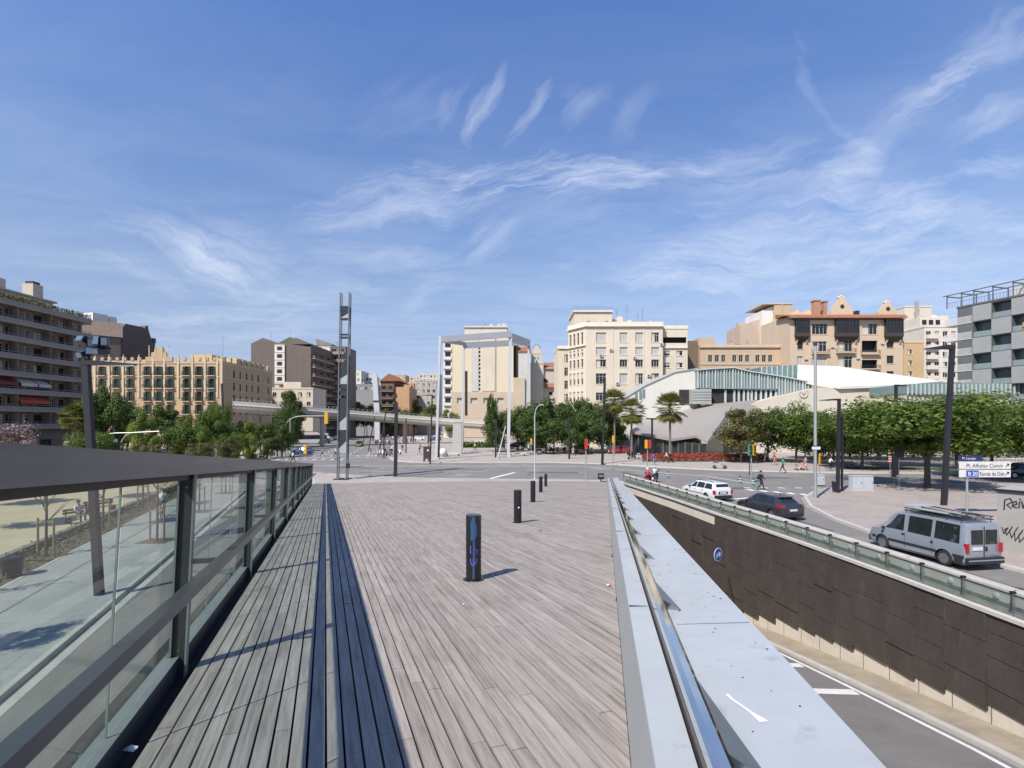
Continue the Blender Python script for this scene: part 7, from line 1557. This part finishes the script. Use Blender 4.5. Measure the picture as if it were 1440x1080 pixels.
# ---- distant cars: one compact and one SUV mesh, copied
def far_car(label, px, Y, rz, col, kind='car', z=0.006, group='cars on the avenue'):
    s = 1.0; st_ = [(-2.05, .3, .78, .84, .72, .6), (-1.95, .22, .86, 1.05, .84, .64), (-1.5, .2, .92, 1.38, .87, .6), (-.3, .2, .92, 1.46, .88, .6), (.4, .2, .90, 1.40, .88, .6), (1.1, .2, .87, .98, .87, .7), (1.7, .2, .78, .86, .84, .64), (2.05, .3, .55, .62, .66, .5)]
    if kind == 'suv': st_ = [(a, b_ + .05, c + .12, d + .24, e + .03, f + .05) for a, b_, c, d, e, f in st_]
    t, _ = car('car', label, 'car', gx(px, Y), Y, rz, st_, (-1.25, 1.25), [(-1.6, -.75, -.75, -1.35), (-.65, .15, .15, -.65), (.22, .95, .45, .24)], col, 1.76, r=.31 if kind != 'suv' else .34, front=(1.02, .46, .82, .9), rear=(-1.85, -1.48, .82, .86), group=group, z=z)
    for q in (-1, 1): part(t, 'headlamp', M_head, (1.8, 2.02, q * .42, q * .7, .6 + (.15 if kind == 'suv' else 0), .74 + (.15 if kind == 'suv' else 0))); part(t, 'tail_lamp', M_tail, (-2.06, -1.9, q * .5, q * .78, .74 + (.15 if kind == 'suv' else 0), .92 + (.15 if kind == 'suv' else 0)))
    part(t, 'number_plate', M_plate, (-2.08, -2.03, -.26, .26, .5, .62)); part(t, 'number_plate', M_plate, (2.04, 2.08, -.26, .26, .40, .51)); return t
M_cb = paint('car_black', (.02, .02, .024)); M_cs = paint('car_silver', (.42, .44, .46), .5); M_cr = paint('car_red', (.35, .03, .03)); M_cbl = paint('car_blue', (.04, .08, .2)); M_ty = paint('taxi_yellow', (.55, .38, .01), 0.)
far_car('dark grey suv beside the white bus', 455, 150, R(186), M_dgrey, 'suv'); 
tx = far_car('black and yellow taxi coming down the avenue', 505.5, 132, R(-82), M_cb, 'car')
b = MB()
for s in (-1, 1): b.prism([(-1.0, .34), (1.0, .34), (1.0, .80), (-1.0, .82)], s * .893, s * .905, 0, 'y')
b.bb(1.3, 1.9, -.5, .5, .86, .885); b.bb(1.98, 2.08, -.55, .55, .34, .56); b.build('yellow_panel', M_ty, tx); part(tx, 'taxi_sign', mat('taxi_green', (.2, .5, .2), .4), (-.12, .1, -.25, .25, 1.462, 1.6))
for i, (px, Y, rz, m, k, lb) in enumerate(((462, 172, -95, M_carw, 'car', 'white car behind the dark grey suv'), (470, 190, -100, M_cs, 'car', 'silver car third behind the bus'), (477, 214, -100, M_cb, 'suv', 'black car in the queue beside the steel mast'), (466, 232, -100, M_cs, 'suv', 'silver van like car far up the avenue'), (492, 300, -105, M_carw, 'car', 'white car under the overpass right of the steel mast'), (498, 320, -105, M_cbl, 'car', 'blue car under the overpass'), (486, 262, -102, M_cr, 'car', 'red car just beyond the overpass'),
                                     (503, 350, -105, M_carw, 'suv', 'farthest white car beyond the overpass'), (452, 205, -100, M_carw, 'suv', 'white van like car behind the bus'))):
    far_car(lb, px, Y, R(rz), m, k)
PKG = 'parked cars half hidden behind trees'
far_car('white parked car behind the small trees above the balustrade', 330, 92, R(175), M_carw, 'car', .13, PKG); far_car('dark blue car stopped at the crossing left of the yellow signal', 425, 98, R(178), M_cbl, 'car', .006, PKG); far_car('dark car under the trees at the right edge behind the sign', 1437, 56, R(170), M_cb, 'suv', .006, PKG); far_car('dark car parked below the trees right of the portal', 728, 118, R(178), M_cb, 'suv', .12, PKG); far_car('white car parked below the overpass end', 672, 128, R(178), M_carw, 'car', .12, PKG)
far_car('silver car parked below the green verge', 690, 126, R(176), M_cs, 'car', .12, PKG); far_car('white van like car parked under the dark trees', 757, 116, R(178), M_carw, 'suv', .12, PKG); far_car('blue car parked under the overpass pier', 612, 170, R(178), M_cbl, 'car', .12, PKG); far_car('white car parked under the overpass middle', 590, 176, R(175), M_carw, 'car', .12, PKG)
far_car('black car parked under the palms row', 815, 112, R(178), M_cb, 'car', .12, PKG); far_car('dark red parked car beside the left palm', 870, 100, R(176), M_cr, 'car', .12, PKG); far_car('dark car seen under the trees at the left edge', 52, 72, R(172), M_cb, 'car', .02, PKG); far_car('red car under the mauve tree at the left edge', 60, 66, R(170), M_cr, 'car', .02, PKG)
# ---- bus
bt = thing('city_bus', 'white and red city bus with dark windows waiting by the trees', 'bus', (gx(434, 148), 148, 0.006), R(212)); L_ = 10.5
b = MB(); b.prism([(-L_ / 2, .35), (L_ / 2 - .1, .35), (L_ / 2, 1.2), (L_ / 2 - .1, 2.9), (L_ / 2 - .4, 3.05), (-L_ / 2 + .2, 3.05), (-L_ / 2, 2.8)], -1.25, 1.25, 0, 'y'); b.build('body', M_carw, bt)
for s in (-1, 1): part(bt, 'side_window', M_cglass, (-L_ / 2 + .5, L_ / 2 - .5, s * 1.252, s * 1.262, 1.35, 2.45)); part(bt, 'red_band', M_red, (-L_ / 2 + .2, L_ / 2 - .3, s * 1.252, s * 1.26, 2.46, 2.62))
part(bt, 'windscreen', M_cglass, (L_ / 2 - .02, L_ / 2 + .02, -1.1, 1.1, 1.2, 2.5)); part(bt, 'destination_sign', M_lamp, (L_ / 2 - .04, L_ / 2 - .0, -.8, .8, 2.55, 2.85)); part(bt, 'roof_unit', M_carw, (-2.5, 1.5, -.8, .8, 3.055, 3.3)); part(bt, 'red_rear', M_red, (-L_ / 2 - .012, -L_ / 2 - .002, -1.2, 1.2, .9, 2.7))
wm_, rm = wheel_mesh(.48, .28)
for xx in (-3.0, 3.1):
    for s in (-1, 1): w_ = link('wheel', wm_, bt, (xx, -s * 1.14, .48), 0 if s > 0 else math.pi); link('rim', rm, w_)
# ---- two wheelers
def ring(b, c, R_, r, n=20, m=0): b.tube([(c[0] + R_ * math.cos(2 * math.pi * k / n), c[1], c[2] + R_ * math.sin(2 * math.pi * k / n)) for k in range(n + 1)], r, 6, m, cap=False)
def scooter(label, x, y, z, rz, col, group=None, seatm=None):
    t = thing('motor_scooter', label, 'scooter', (x, y, z), rz, group)
    for xx in (-.62, .66):
        b = MB(); b.lathe([(.14, -.05), (.22, -.055), (.24, -.03), (.24, .03), (.22, .055), (.14, .05)], (xx, 0, .24), 18, ax='y'); w_ = b.build('wheel', M_tyre, t, smooth=40); b = MB(); b.lathe([(.14, -.035), (.03, -.06), (.03, .06), (.14, .035)], (xx, 0, .24), 12, ax='y'); b.build('rim', M_rim, w_)
    b = MB(); b.prism([(-.88, .62), (-.55, .46), (-.25, .40), (-.1, .26), (.28, .26), (.36, .36), (.46, .34), (.42, .50), (.28, .34), (.05, .34), (-.02, .60), (-.15, .74), (-.80, .78), (-.92, .72)], -.17, .17, 0, 'y'); b.build('body', col, t)
    b = MB(); b.prism([(.30, .34), (.40, .34), (.50, .70), (.42, 1.0), (.36, .98), (.40, .70)], -.24, .24, 0, 'y'); b.build('front_shield', col, t)
    b = MB(); b.prism([(-.75, .785), (-.12, .75), (-.10, .80), (-.45, .86), (-.78, .86)], -.14, .14, 0, 'y'); b.build('seat', seatm or M_trim, t)
    b = MB(); b.prism([(.48, .40), (.86, .44), (.80, .54), (.56, .56)], -.09, .09, 0, 'y'); b.build('mudguard', col, t)
    b = MB(); b.tube([(.66, 0, .24), (.42, 0, .98), (.36, 0, 1.05)], .03, 7); b.tube([(.30, -.34, 1.06), (.37, -.12, 1.05), (.37, .12, 1.05), (.30, .34, 1.06)], .018, 6); b.build('handlebar', M_trim, t)
    b = MB(); b.ball((.50, 0, .93), (.06, .10, .08), 10); b.build('headlight', M_head, t, smooth=True); part(t, 'tail_light', M_tail, (-.94, -.90, -.08, .08, .66, .74)); part(t, 'number_plate', M_plate, (-.96, -.945, -.09, .09, .42, .62))
    for s in (-1, 1): b = MB(); b.tube([(.34, s * .26, 1.06), (.40, s * .34, 1.24)], .01, 5); b.ball((.40, s * .34, 1.27), (.015, .07, .05), 8); b.build('mirror', M_trim, t)
    b = MB(); b.tube([(-.30, -.14, .30), (-.75, -.17, .36)], .05, 8); b.build('exhaust', M_galv, t); return t
MG = 'motorbikes parked on the far square'
M_sc_s = paint('scooter_silver', (.48, .50, .52), .3); M_sc_r = paint('scooter_red', (.42, .02, .025), 0.); M_sc_b = paint('scooter_black', (.022, .022, .026), .1); M_sc_w = paint('scooter_white', (.62, .62, .62), 0.); M_sc_bl = paint('scooter_blue', (.04, .10, .30), 0.); M_bag = mat('seat_tan', (.3, .2, .12), .7)
x, y = gd(1012, 660.5); parked = scooter('silver scooter parked in front of the red flower bed', x, y, .12, R(-8), M_sc_s)
rs = scooter('red scooter with a rider in a red jacket beside the barrier', gx(911, 49.5), 49.5, .006, R(60), M_sc_r); rs2 = scooter('dark scooter with a white shirted rider just ahead of the red scooter', gx(921, 51.5), 51.5, .006, R(62), M_sc_b)
scs = {'b': scooter('black scooter parked left of the palms', gx(884, 84), 84, .12, R(70), M_sc_b, MG)}
kinds = {'w': M_sc_w, 'r': M_sc_r, 'l': M_sc_bl, 's': M_sc_s}
spots = [(536, 641, 'w', 'white scooter nearest to the crossing among the parked ones'), (541, 640, 'b', 'black scooter beside the white one at the crossing corner'), (546, 642, 's', 'silver scooter right of the crossing corner pair'), (551, 640, 'b', 'black scooter fourth from the crossing corner'), (529, 625, 'l', 'blue scooter behind the taxi lane posts'), (533, 624, 'w', 'white scooter behind the taxi lane posts'), (538, 626, 'r', 'red scooter by the thin straight post'), (543, 624, 'w', 'white scooter by the thin straight post'), (548, 626, 'b', 'black scooter right of the thin straight post'), (562, 623, 's', 'silver scooter left of the straight black post on the square'), (567, 622, 'w', 'white scooter left of the straight black post on the square'), (573, 623, 'r', 'red scooter right of the straight black post'), (578, 622, 'b', 'black scooter right of the straight black post'),
         (586, 622, 'w', 'white scooter below the overpass middle'), (528, 616, 's', 'silver scooter in the far row'), (536, 616, 'w', 'white scooter in the far row'), (546, 615, 'r', 'red scooter in the far row'), (556, 616, 'b', 'black scooter in the far row'), (560, 640, 'w', 'white scooter right of the thick black post'), (566, 634, 'b', 'black scooter beyond the thick black post'), (592, 630, 's', 'silver scooter left of the information board'), (525, 620, 'r', 'red scooter beside the taxi lane'), (541, 619, 'b', 'black scooter deep in the far row'), (551, 618, 'w', 'white scooter deep in the far row'), (561, 616, 'l', 'blue scooter at the right end of the far row'), (570, 615, 's', 'silver scooter under the overpass right end'), (580, 616, 'b', 'black scooter under the overpass right end'), (655, 628, 'w', 'white scooter right of the pale concrete block'), (664, 627, 'b', 'black scooter right of the pale concrete block'), (673, 628, 's', 'silver scooter by the green verge'), (684, 629, 'w', 'white scooter behind the black post between portal legs'), (708, 632, 'b', 'black scooter behind the right front portal leg'), (733, 634, 's', 'silver scooter between the right portal legs'), (764, 637, 'w', 'white scooter right of the yellow signal box'),
         (776, 637, 'b', 'black scooter under the dark trees, leftmost'), (784, 637, 's', 'silver scooter under the dark trees'), (793, 637, 'b', 'second black scooter under the dark trees'), (808, 637, 'w', 'white scooter under the dark trees, near the black post'), (832, 638, 'w', 'white scooter right of the red backed traffic light'), (858, 639, 'r', 'red scooter by the palms'), (891, 646, 'b', 'dark scooter beside the library corner'), (898, 647, 's', 'silver scooter beside the red flowers')]
for i, (px, py, k, lb) in enumerate(spots):
    x, y = gd(px, py); c = copy_tree(scs['b'], (x, y, .12), R(60 + (i * 37) % 60), lb, MG)
    if k != 'b':
        for ch in c.children:
            if ch.name.split('.')[0] in ('body', 'front_shield', 'mudguard'):
                key = (ch.name.split('.')[0], k)
                if key not in WC: me = ch.data.copy(); me.materials[0] = kinds[k]; WC[key] = me
                ch.data = WC[key]
def bicycle(label, x, y, z, rz, col, group=None):
    t = thing('bicycle', label, 'bicycle', (x, y, z), rz, group)
    for xx in (-.52, .52):
        b = MB(); ring(b, (xx, 0, .34), .33, .018); w_ = b.build('wheel', M_tyre, t); b = MB()
        for k in range(8): a = math.pi * k / 8; b.tube([(xx - .32 * math.cos(a), 0, .34 - .32 * math.sin(a)), (xx + .32 * math.cos(a), 0, .34 + .32 * math.sin(a))], .004, 4)
        b.build('spokes', M_rim, w_)
    b = MB()
    for P in (((-.52, 0, .34), (-.08, 0, .30), (-.2, 0, .82)), ((-.08, 0, .30), (.36, 0, .78), (-.17, 0, .72)), ((-.52, 0, .34), (-.17, 0, .72)), ((.52, 0, .34), (.36, 0, .80), (.34, 0, .98))): b.tube(P, .02, 6)
    b.build('frame', col, t); b = MB(); b.tube([(.28, -.27, 1.0), (.36, 0, .98), (.28, .27, 1.0)], .016, 6); b.build('handlebar', M_trim, t); b = MB(); b.ball((-.21, 0, .86), (.13, .07, .04), 8); b.build('saddle', M_trim, t)
    b = MB(); b.tube([(-.08, -.1, .30), (-.08, .1, .30)], .03, 8); b.bb(-.02, .1, .09, .17, .16, .19); b.bb(-.24, -.12, -.17, -.09, .41, .44); b.build('pedal', M_trim, t); return t
BG = 'bicycles by the white fence'
cx_, cy_ = gx(228, 32), 32.0; byc = bicycle('bicycle ridden along the left walk, seen through the glass', cx_, cy_, .135, R(118), M_galv)
b1 = bicycle('bicycle with a white shirted rider right of the pale mast', gx(1169, 63), 63, .125, R(10), M_trim)
for i, (px, Y, rz) in enumerate(((1178, 66, 20), (1190, 67, 100), (1197, 68, 80), (1207, 67, 95), (1163, 66, 60))): copy_tree(b1, (gx(px, Y), Y, .125), R(rz), ['bicycle parked by the black lamp near the fence', 'bicycle parked behind the twin cabinets, leftmost', 'bicycle parked behind the twin cabinets, middle', 'bicycle parked behind the twin cabinets, right', 'bicycle leaning behind the yellow traffic light by the mast'][i], BG)
# ================================================================ PEOPLE
SK = mat('skin', (.42, .25, .17), .6, var=.05); SK2 = mat('skin_tan', (.30, .17, .11), .6, var=.05)
HA = mat('hair_brown', (.035, .022, .015), .6); HB = mat('hair_black', (.012, .010, .010), .5); HG = mat('hair_grey', (.28, .27, .26), .6)
def cloth(n, c): return mat('cloth_' + n, c, .85, var=.12, scale=6, bump=.2, bscale=20)
def J(pose, k=1.):
    d = dict(pel=(0, 0, .95), che=(0, 0, 1.26), nk=(.0, 0, 1.46), h0=(.01, 0, 1.55), h1=(.015, 0, 1.635), h2=(.0, 0, 1.715))
    for s, n in ((1, 'l'), (-1, 'r')):
        d.update({n + 'sh': (0, s * .185, 1.40), n + 'el': (-.03, s * .235, 1.12), n + 'wr': (.05, s * .24, .88), n + 'ha': (.09, s * .23, .79), n + 'hi': (0, s * .095, .90), n + 'kn': (.02, s * .10, .50), n + 'an': (-.02, s * .10, .08), n + 'to': (.15, s * .11, .035)})
    if pose == 'walk':
        for s, n, f in ((1, 'l', 1), (-1, 'r', -1)):
            if f > 0: d.update({n + 'kn': (.24, s * .09, .53), n + 'an': (.34, s * .09, .10), n + 'to': (.50, s * .10, .10), n + 'el': (-.20, s * .25, 1.16), n + 'wr': (-.16, s * .25, .92), n + 'ha': (-.12, s * .24, .83)})
            else: d.update({n + 'kn': (-.08, s * .09, .50), n + 'an': (-.38, s * .09, .16), n + 'to': (-.26, s * .10, .04), n + 'el': (.10, s * .24, 1.14), n + 'wr': (.28, s * .21, 1.00), n + 'ha': (.36, s * .19, .96)})
    if pose in ('ride', 'bike', 'sit'):
        z = {'ride': -.02, 'bike': .06, 'sit': -.42}[pose]; d = {a: (v[0] - .25, v[1], v[2] + z) for a, v in d.items()}
        lean = .14 if pose == 'ride' else (.22 if pose == 'bike' else .0)
        for a in ('che', 'nk', 'h0', 'h1', 'h2', 'lsh', 'rsh'): v = d[a]; d[a] = (v[0] + lean * (v[2] - .95 - z) * 1.6, v[1], v[2] - lean * .12)
        for s, n in ((1, 'l'), (-1, 'r')):
            if pose == 'ride': d.update({n + 'kn': (.16, s * .17, .84), n + 'an': (.12, s * .16, .40), n + 'to': (.28, s * .17, .35), n + 'el': (.12, s * .30, 1.12), n + 'wr': (.26, s * .30, 1.08), n + 'ha': (.32, s * .30, 1.07)})
            elif pose == 'bike': d.update({n + 'kn': (.12, s * .12, .72 if s > 0 else .88), n + 'an': (.02 if s > 0 else -.12, s * .12, .26 if s > 0 else .50), n + 'to': (.16 if s > 0 else .02, s * .13, .22 if s > 0 else .45), n + 'el': (.08, s * .26, 1.16), n + 'wr': (.24, s * .27, 1.06), n + 'ha': (.29, s * .27, 1.03)})
            else: d.update({n + 'kn': (.20, s * .12, .52), n + 'an': (.20, s * .12, .09), n + 'to': (.36, s * .13, .04), n + 'el': (-.12, s * .26, .76), n + 'wr': (.08, s * .18, .62), n + 'ha': (.16, s * .14, .60)})
    if pose == 'push':
        for s, n in ((1, 'l'), (-1, 'r')): d.update({n + 'el': (.14, s * .24, 1.14), n + 'wr': (.36, s * .22, 1.05), n + 'ha': (.44, s * .21, 1.03), n + 'kn': (s * .14 + .05, s * .1, .5), n + 'an': (s * .22 - .04, s * .1, .09), n + 'to': (s * .22 + .12, s * .1, .05)})
    return d
BONES = [('pel', 'che'), ('che', 'nk'), ('nk', 'h0'), ('h0', 'h1'), ('h1', 'h2')] + [x for n in 'lr' for x in (('che', n + 'sh'), (n + 'sh', n + 'el'), (n + 'el', n + 'wr'), (n + 'wr', n + 'ha'), ('pel', n + 'hi'), (n + 'hi', n + 'kn'), (n + 'kn', n + 'an'), (n + 'an', n + 'to'))]
RAD = dict(pel=.135, che=.148, nk=.062, h0=.082, h1=.102, h2=.072, sh=.076, el=.050, wr=.036, ha=.040, hi=.105, kn=.066, an=.046, to=.042)
def person(label, x, y, z, rz, top, leg, pose='walk', h=1.72, skin=None, hair=None, sleeve=False, shorts=False, group=None, bag=None, helmet=None, skirt=None):
    t = thing('person', label, 'person', (x, y, z), rz, group); t.scale = (h / 1.75,) * 3; d = J(pose); nm = list(d); me = bpy.data.meshes.new('body'); me.from_pydata([d[a] for a in nm], [(nm.index(a), nm.index(b)) for a, b in BONES], [])
    o = link('body', me); md = o.modifiers.new('s', 'SKIN'); md.use_smooth_shade = True; o.modifiers.new('u', 'SUBSURF').levels = 1; me.skin_vertices.update() if hasattr(me.skin_vertices, 'update') else None
    for i, a in enumerate(nm):
        k = a if a in RAD else a[1:]; sv = me.skin_vertices[0].data[i]; q = RAD[k]; sv.radius = (q * (.82 if k in ('pel', 'che') else 1), q * (1.15 if k in ('pel', 'che') else 1)); sv.use_root = (a == 'pel')
    bpy.context.view_layer.update(); m2 = bpy.data.meshes.new_from_object(o.evaluated_get(bpy.context.evaluated_depsgraph_get())); o.modifiers.clear(); o.data = m2; o.parent = t
    ms = [skin or SK, top, leg, M_trim]; m2.materials.clear()
    for m in ms: m2.materials.append(m)
    def mi(a, b):
        if a in ('nk', 'h0', 'h1'): return 0
        q = b[1:] if b not in RAD else b
        if q in ('nk', 'che', 'sh'): return 1
        if q == 'el': return 1
        if q == 'wr': return 1 if sleeve else 0
        if q == 'ha': return 0
        if q in ('hi', 'kn'): return 2
        if q == 'an': return 0 if shorts else 2
        return 3
    V_ = [(Vector(d[a]), Vector(d[b]), mi(a, b)) for a, b in BONES]
    for p in m2.polygons:
        c = p.center; best = 9
        for a, b, m in V_:
            ab = b - a; f = max(0, min(1, (c - a).dot(ab) / ab.length_squared)); q = (c - a - ab * f).length
            if q < best: best = q; p.material_index = m
        p.use_smooth = True
    hc = Vector(d['h1']); b = MB()
    if helmet:
        b.ball(hc + Vector((-.005, 0, .03)), (.155, .135, .145), 14); b.build('helmet', helmet, t, smooth=True); b = MB(); b.ball(hc + Vector((.085, 0, .02)), (.08, .115, .06), 10); b.build('visor', M_cglass, t, smooth=True)
    else:
        b.ball(hc + Vector((-.028, 0, .035)), (.112, .112, .105), 12); b.build('hair', hair or HA, t, smooth=True)
    b = MB(); b.ball(hc + Vector((.108, 0, -.015)), (.022, .016, .024), 6); b.ball(hc + Vector((0, .10, -.01)), (.02, .014, .03), 6); b.ball(hc + Vector((0, -.10, -.01)), (.02, .014, .03), 6); b.build('nose_and_ears', skin or SK, t)
    if bag: b = MB(); c = Vector(d['che']); b.ball(c + Vector((-.2, .0, -.08)), (.11, .16, .22), 10); b.build('bag', bag, t, smooth=True)
    if skirt: b = MB(); p_ = d['pel']; b.lathe([(.15, p_[2] + .1), (.20, p_[2] - .1), (.27, p_[2] - .42), (.25, p_[2] - .42)], (p_[0], 0, 0), 14); b.build('skirt', skirt, t, smooth=50)
    return t
CW, CK, CR_, CG, CB, CJ, CY, CT, CP, CN = (cloth(n, c) for n, c in (('white', (.62, .62, .60)), ('black', (.014, .014, .016)), ('red', (.48, .03, .04)), ('green', (.02, .28, .17)), ('blue', (.03, .09, .40)), ('denim', (.06, .09, .16)), ('yellow', (.55, .48, .12)), ('tan', (.40, .28, .18)), ('pink', (.50, .25, .22)), ('grey', (.26, .26, .27))))
def pp_(label, px, py, rz, top, leg, pose='walk', z=0., **k): Y = F * (HC - z) / (py - 595); return person(label, gx(px, Y), Y, z, R(rz), top, leg, pose, **k)
pp_('person all in black striding across the crossing on the island side', 1070, 689, 5, CK, CK, h=1.74, sleeve=True, hair=HB, bag=CK)
pp_('person in a green shirt and dark trousers on the library pavement', 1101, 664, 175, CG, CK, z=.12, hair=HB); pp_('person in a red top walking behind the one in green', 1089, 654, -10, CR_, CT, z=.12, shorts=True, hair=HA); pp_('person in grey with a light top under the magnolia', 1076, 650, 200, CN, CW, z=.12, sleeve=True)
prm = pp_('person in a tan top pushing a pram by the fence', 1133, 661, 182, CT, CP, 'push', z=.12, hair=HA, skirt=CP)
x, y = prm.location.x, prm.location.y
t = thing('pram', 'dark pram with pink blanket pushed along the library pavement', 'pram', (x - .78, y, .12), R(180)); b = MB(); b.prism([(-.3, .55), (.35, .45), (.45, .75), (.1, .70), (-.1, 1.02), (-.35, .95)], -.22, .22, 0, 'y'); b.build('seat', CP, t); b = MB(); b.prism([(-.36, .96), (-.1, 1.025), (.08, .98), (.1, 1.08), (-.15, 1.2), (-.4, 1.1)], -.24, .24, 0, 'y'); b.build('hood', CK, t)
for s in (-.24, .24):
    for xx in (-.35, .38): b = MB(); b.lathe([(.12, -.02), (.12, .02)], (xx, s, .12), 14, ax='y'); b.build('wheel', M_tyre, t)
    b = MB(); b.tube([(-.35, s * .9, .12), (.1, s * .9, .6), (-.35, s * .9, 1.05)], .015, 5); b.tube([(.38, s * .9, .12), (-.1, s * .9, .62)], .015, 5); b.build('frame', M_galv, t)
person('person in a white shirt on a bicycle right of the pale mast', b1.location.x, b1.location.y, .125, R(10), CW, CK, 'bike', hair=HB)
person('cyclist in a white shirt riding away on the left walk', cx_, cy_, .135, R(118), CW, CJ, 'bike', shorts=True, hair=HB, h=1.78)
person('rider in a red jacket and white helmet on the red scooter', rs.location.x, rs.location.y, .006, R(60), CR_, CK, 'ride', sleeve=True, helmet=M_sc_w); person('rider in a white shirt and pale helmet on the dark scooter', rs2.location.x, rs2.location.y, .006, R(62), CW, CJ, 'ride', helmet=M_sc_s)
pp_('person in a bright blue shirt crossing by the red and yellow light', 919, 655, 20, CB, CN, z=.0); pp_('person in a white top beside the red flower bed', 937, 651, 160, CW, CK, z=.12, hair=HB); pp_('person in black beside the one in white at the flower bed', 943, 651, 170, CK, CK, z=.12, sleeve=True, hair=HB)
pp_('person in dark clothes waiting right of the yellow signal box', 351, 657, 80, CK, CJ, 'stand', z=.0, sleeve=True, bag=CK); pp_('person in a pink top and skirt waiting by the dark one', 357, 660, 90, CP, CN, 'stand', z=.0, skirt=CN); pp_('person in a yellow shirt by the low black gantry', 368, 659, 200, CY, CN, 'walk', z=.0); pp_('person in tan leaning by the gantry post', 379, 656, 20, CT, CK, 'walk', z=.0)
pp_('person in a grey shirt crossing left of the steel mast', 453.5, 643, 180, CN, CJ); pp_('person in white stepping behind the steel mast on the crossing', 472, 643, 190, CW, CK); pp_('person in a red top and white trousers on the crossing', 521, 644, 170, CR_, CW); pp_('person in white at the crossing corner', 534, 645, 10, CW, CT, z=.12, shorts=True)
pp_('person in black standing with the scooters at the corner', 548, 642, 200, CK, CK, 'stand', z=.12, sleeve=True); pp_('person in red by the dark blue car', 405, 634, 250, CR_, CK, 'stand', z=.0); pp_('person in grey walking behind the dark blue car', 408, 647, 60, CN, CK, z=.0); pp_('person in white at the kerb left of the crossing', 412, 650, 30, CW, CK, z=.0)
pp_('person in tan walking along the far row of scooters', 545, 617, 90, CT, CJ, z=.12); pp_('person in black left of the information board', 590, 640, 200, CK, CN, z=.12); pp_('person in white below the yellow building', 668, 634, 10, CW, CK, z=.12); pp_('person in red under the dark trees', 800, 640, 170, CR_, CJ, z=.12); pp_('person in pink under the dark trees by the black post', 806, 641, 20, CP, CN, z=.12, skirt=CN)
pp_('person in blue far up the square beside the straight black post', 581, 622, 200, CB, CK, z=.12); pp_('person in white on the far square among scooters', 553, 620, 160, CW, CJ, z=.12)
bx, by = LP(13.6, 31); person('person in white sitting on the nearer park bench', bx - .1, by - .02, .02, R(1.2 * 57.3 - 90), CW, CJ, 'sit', hair=HB)
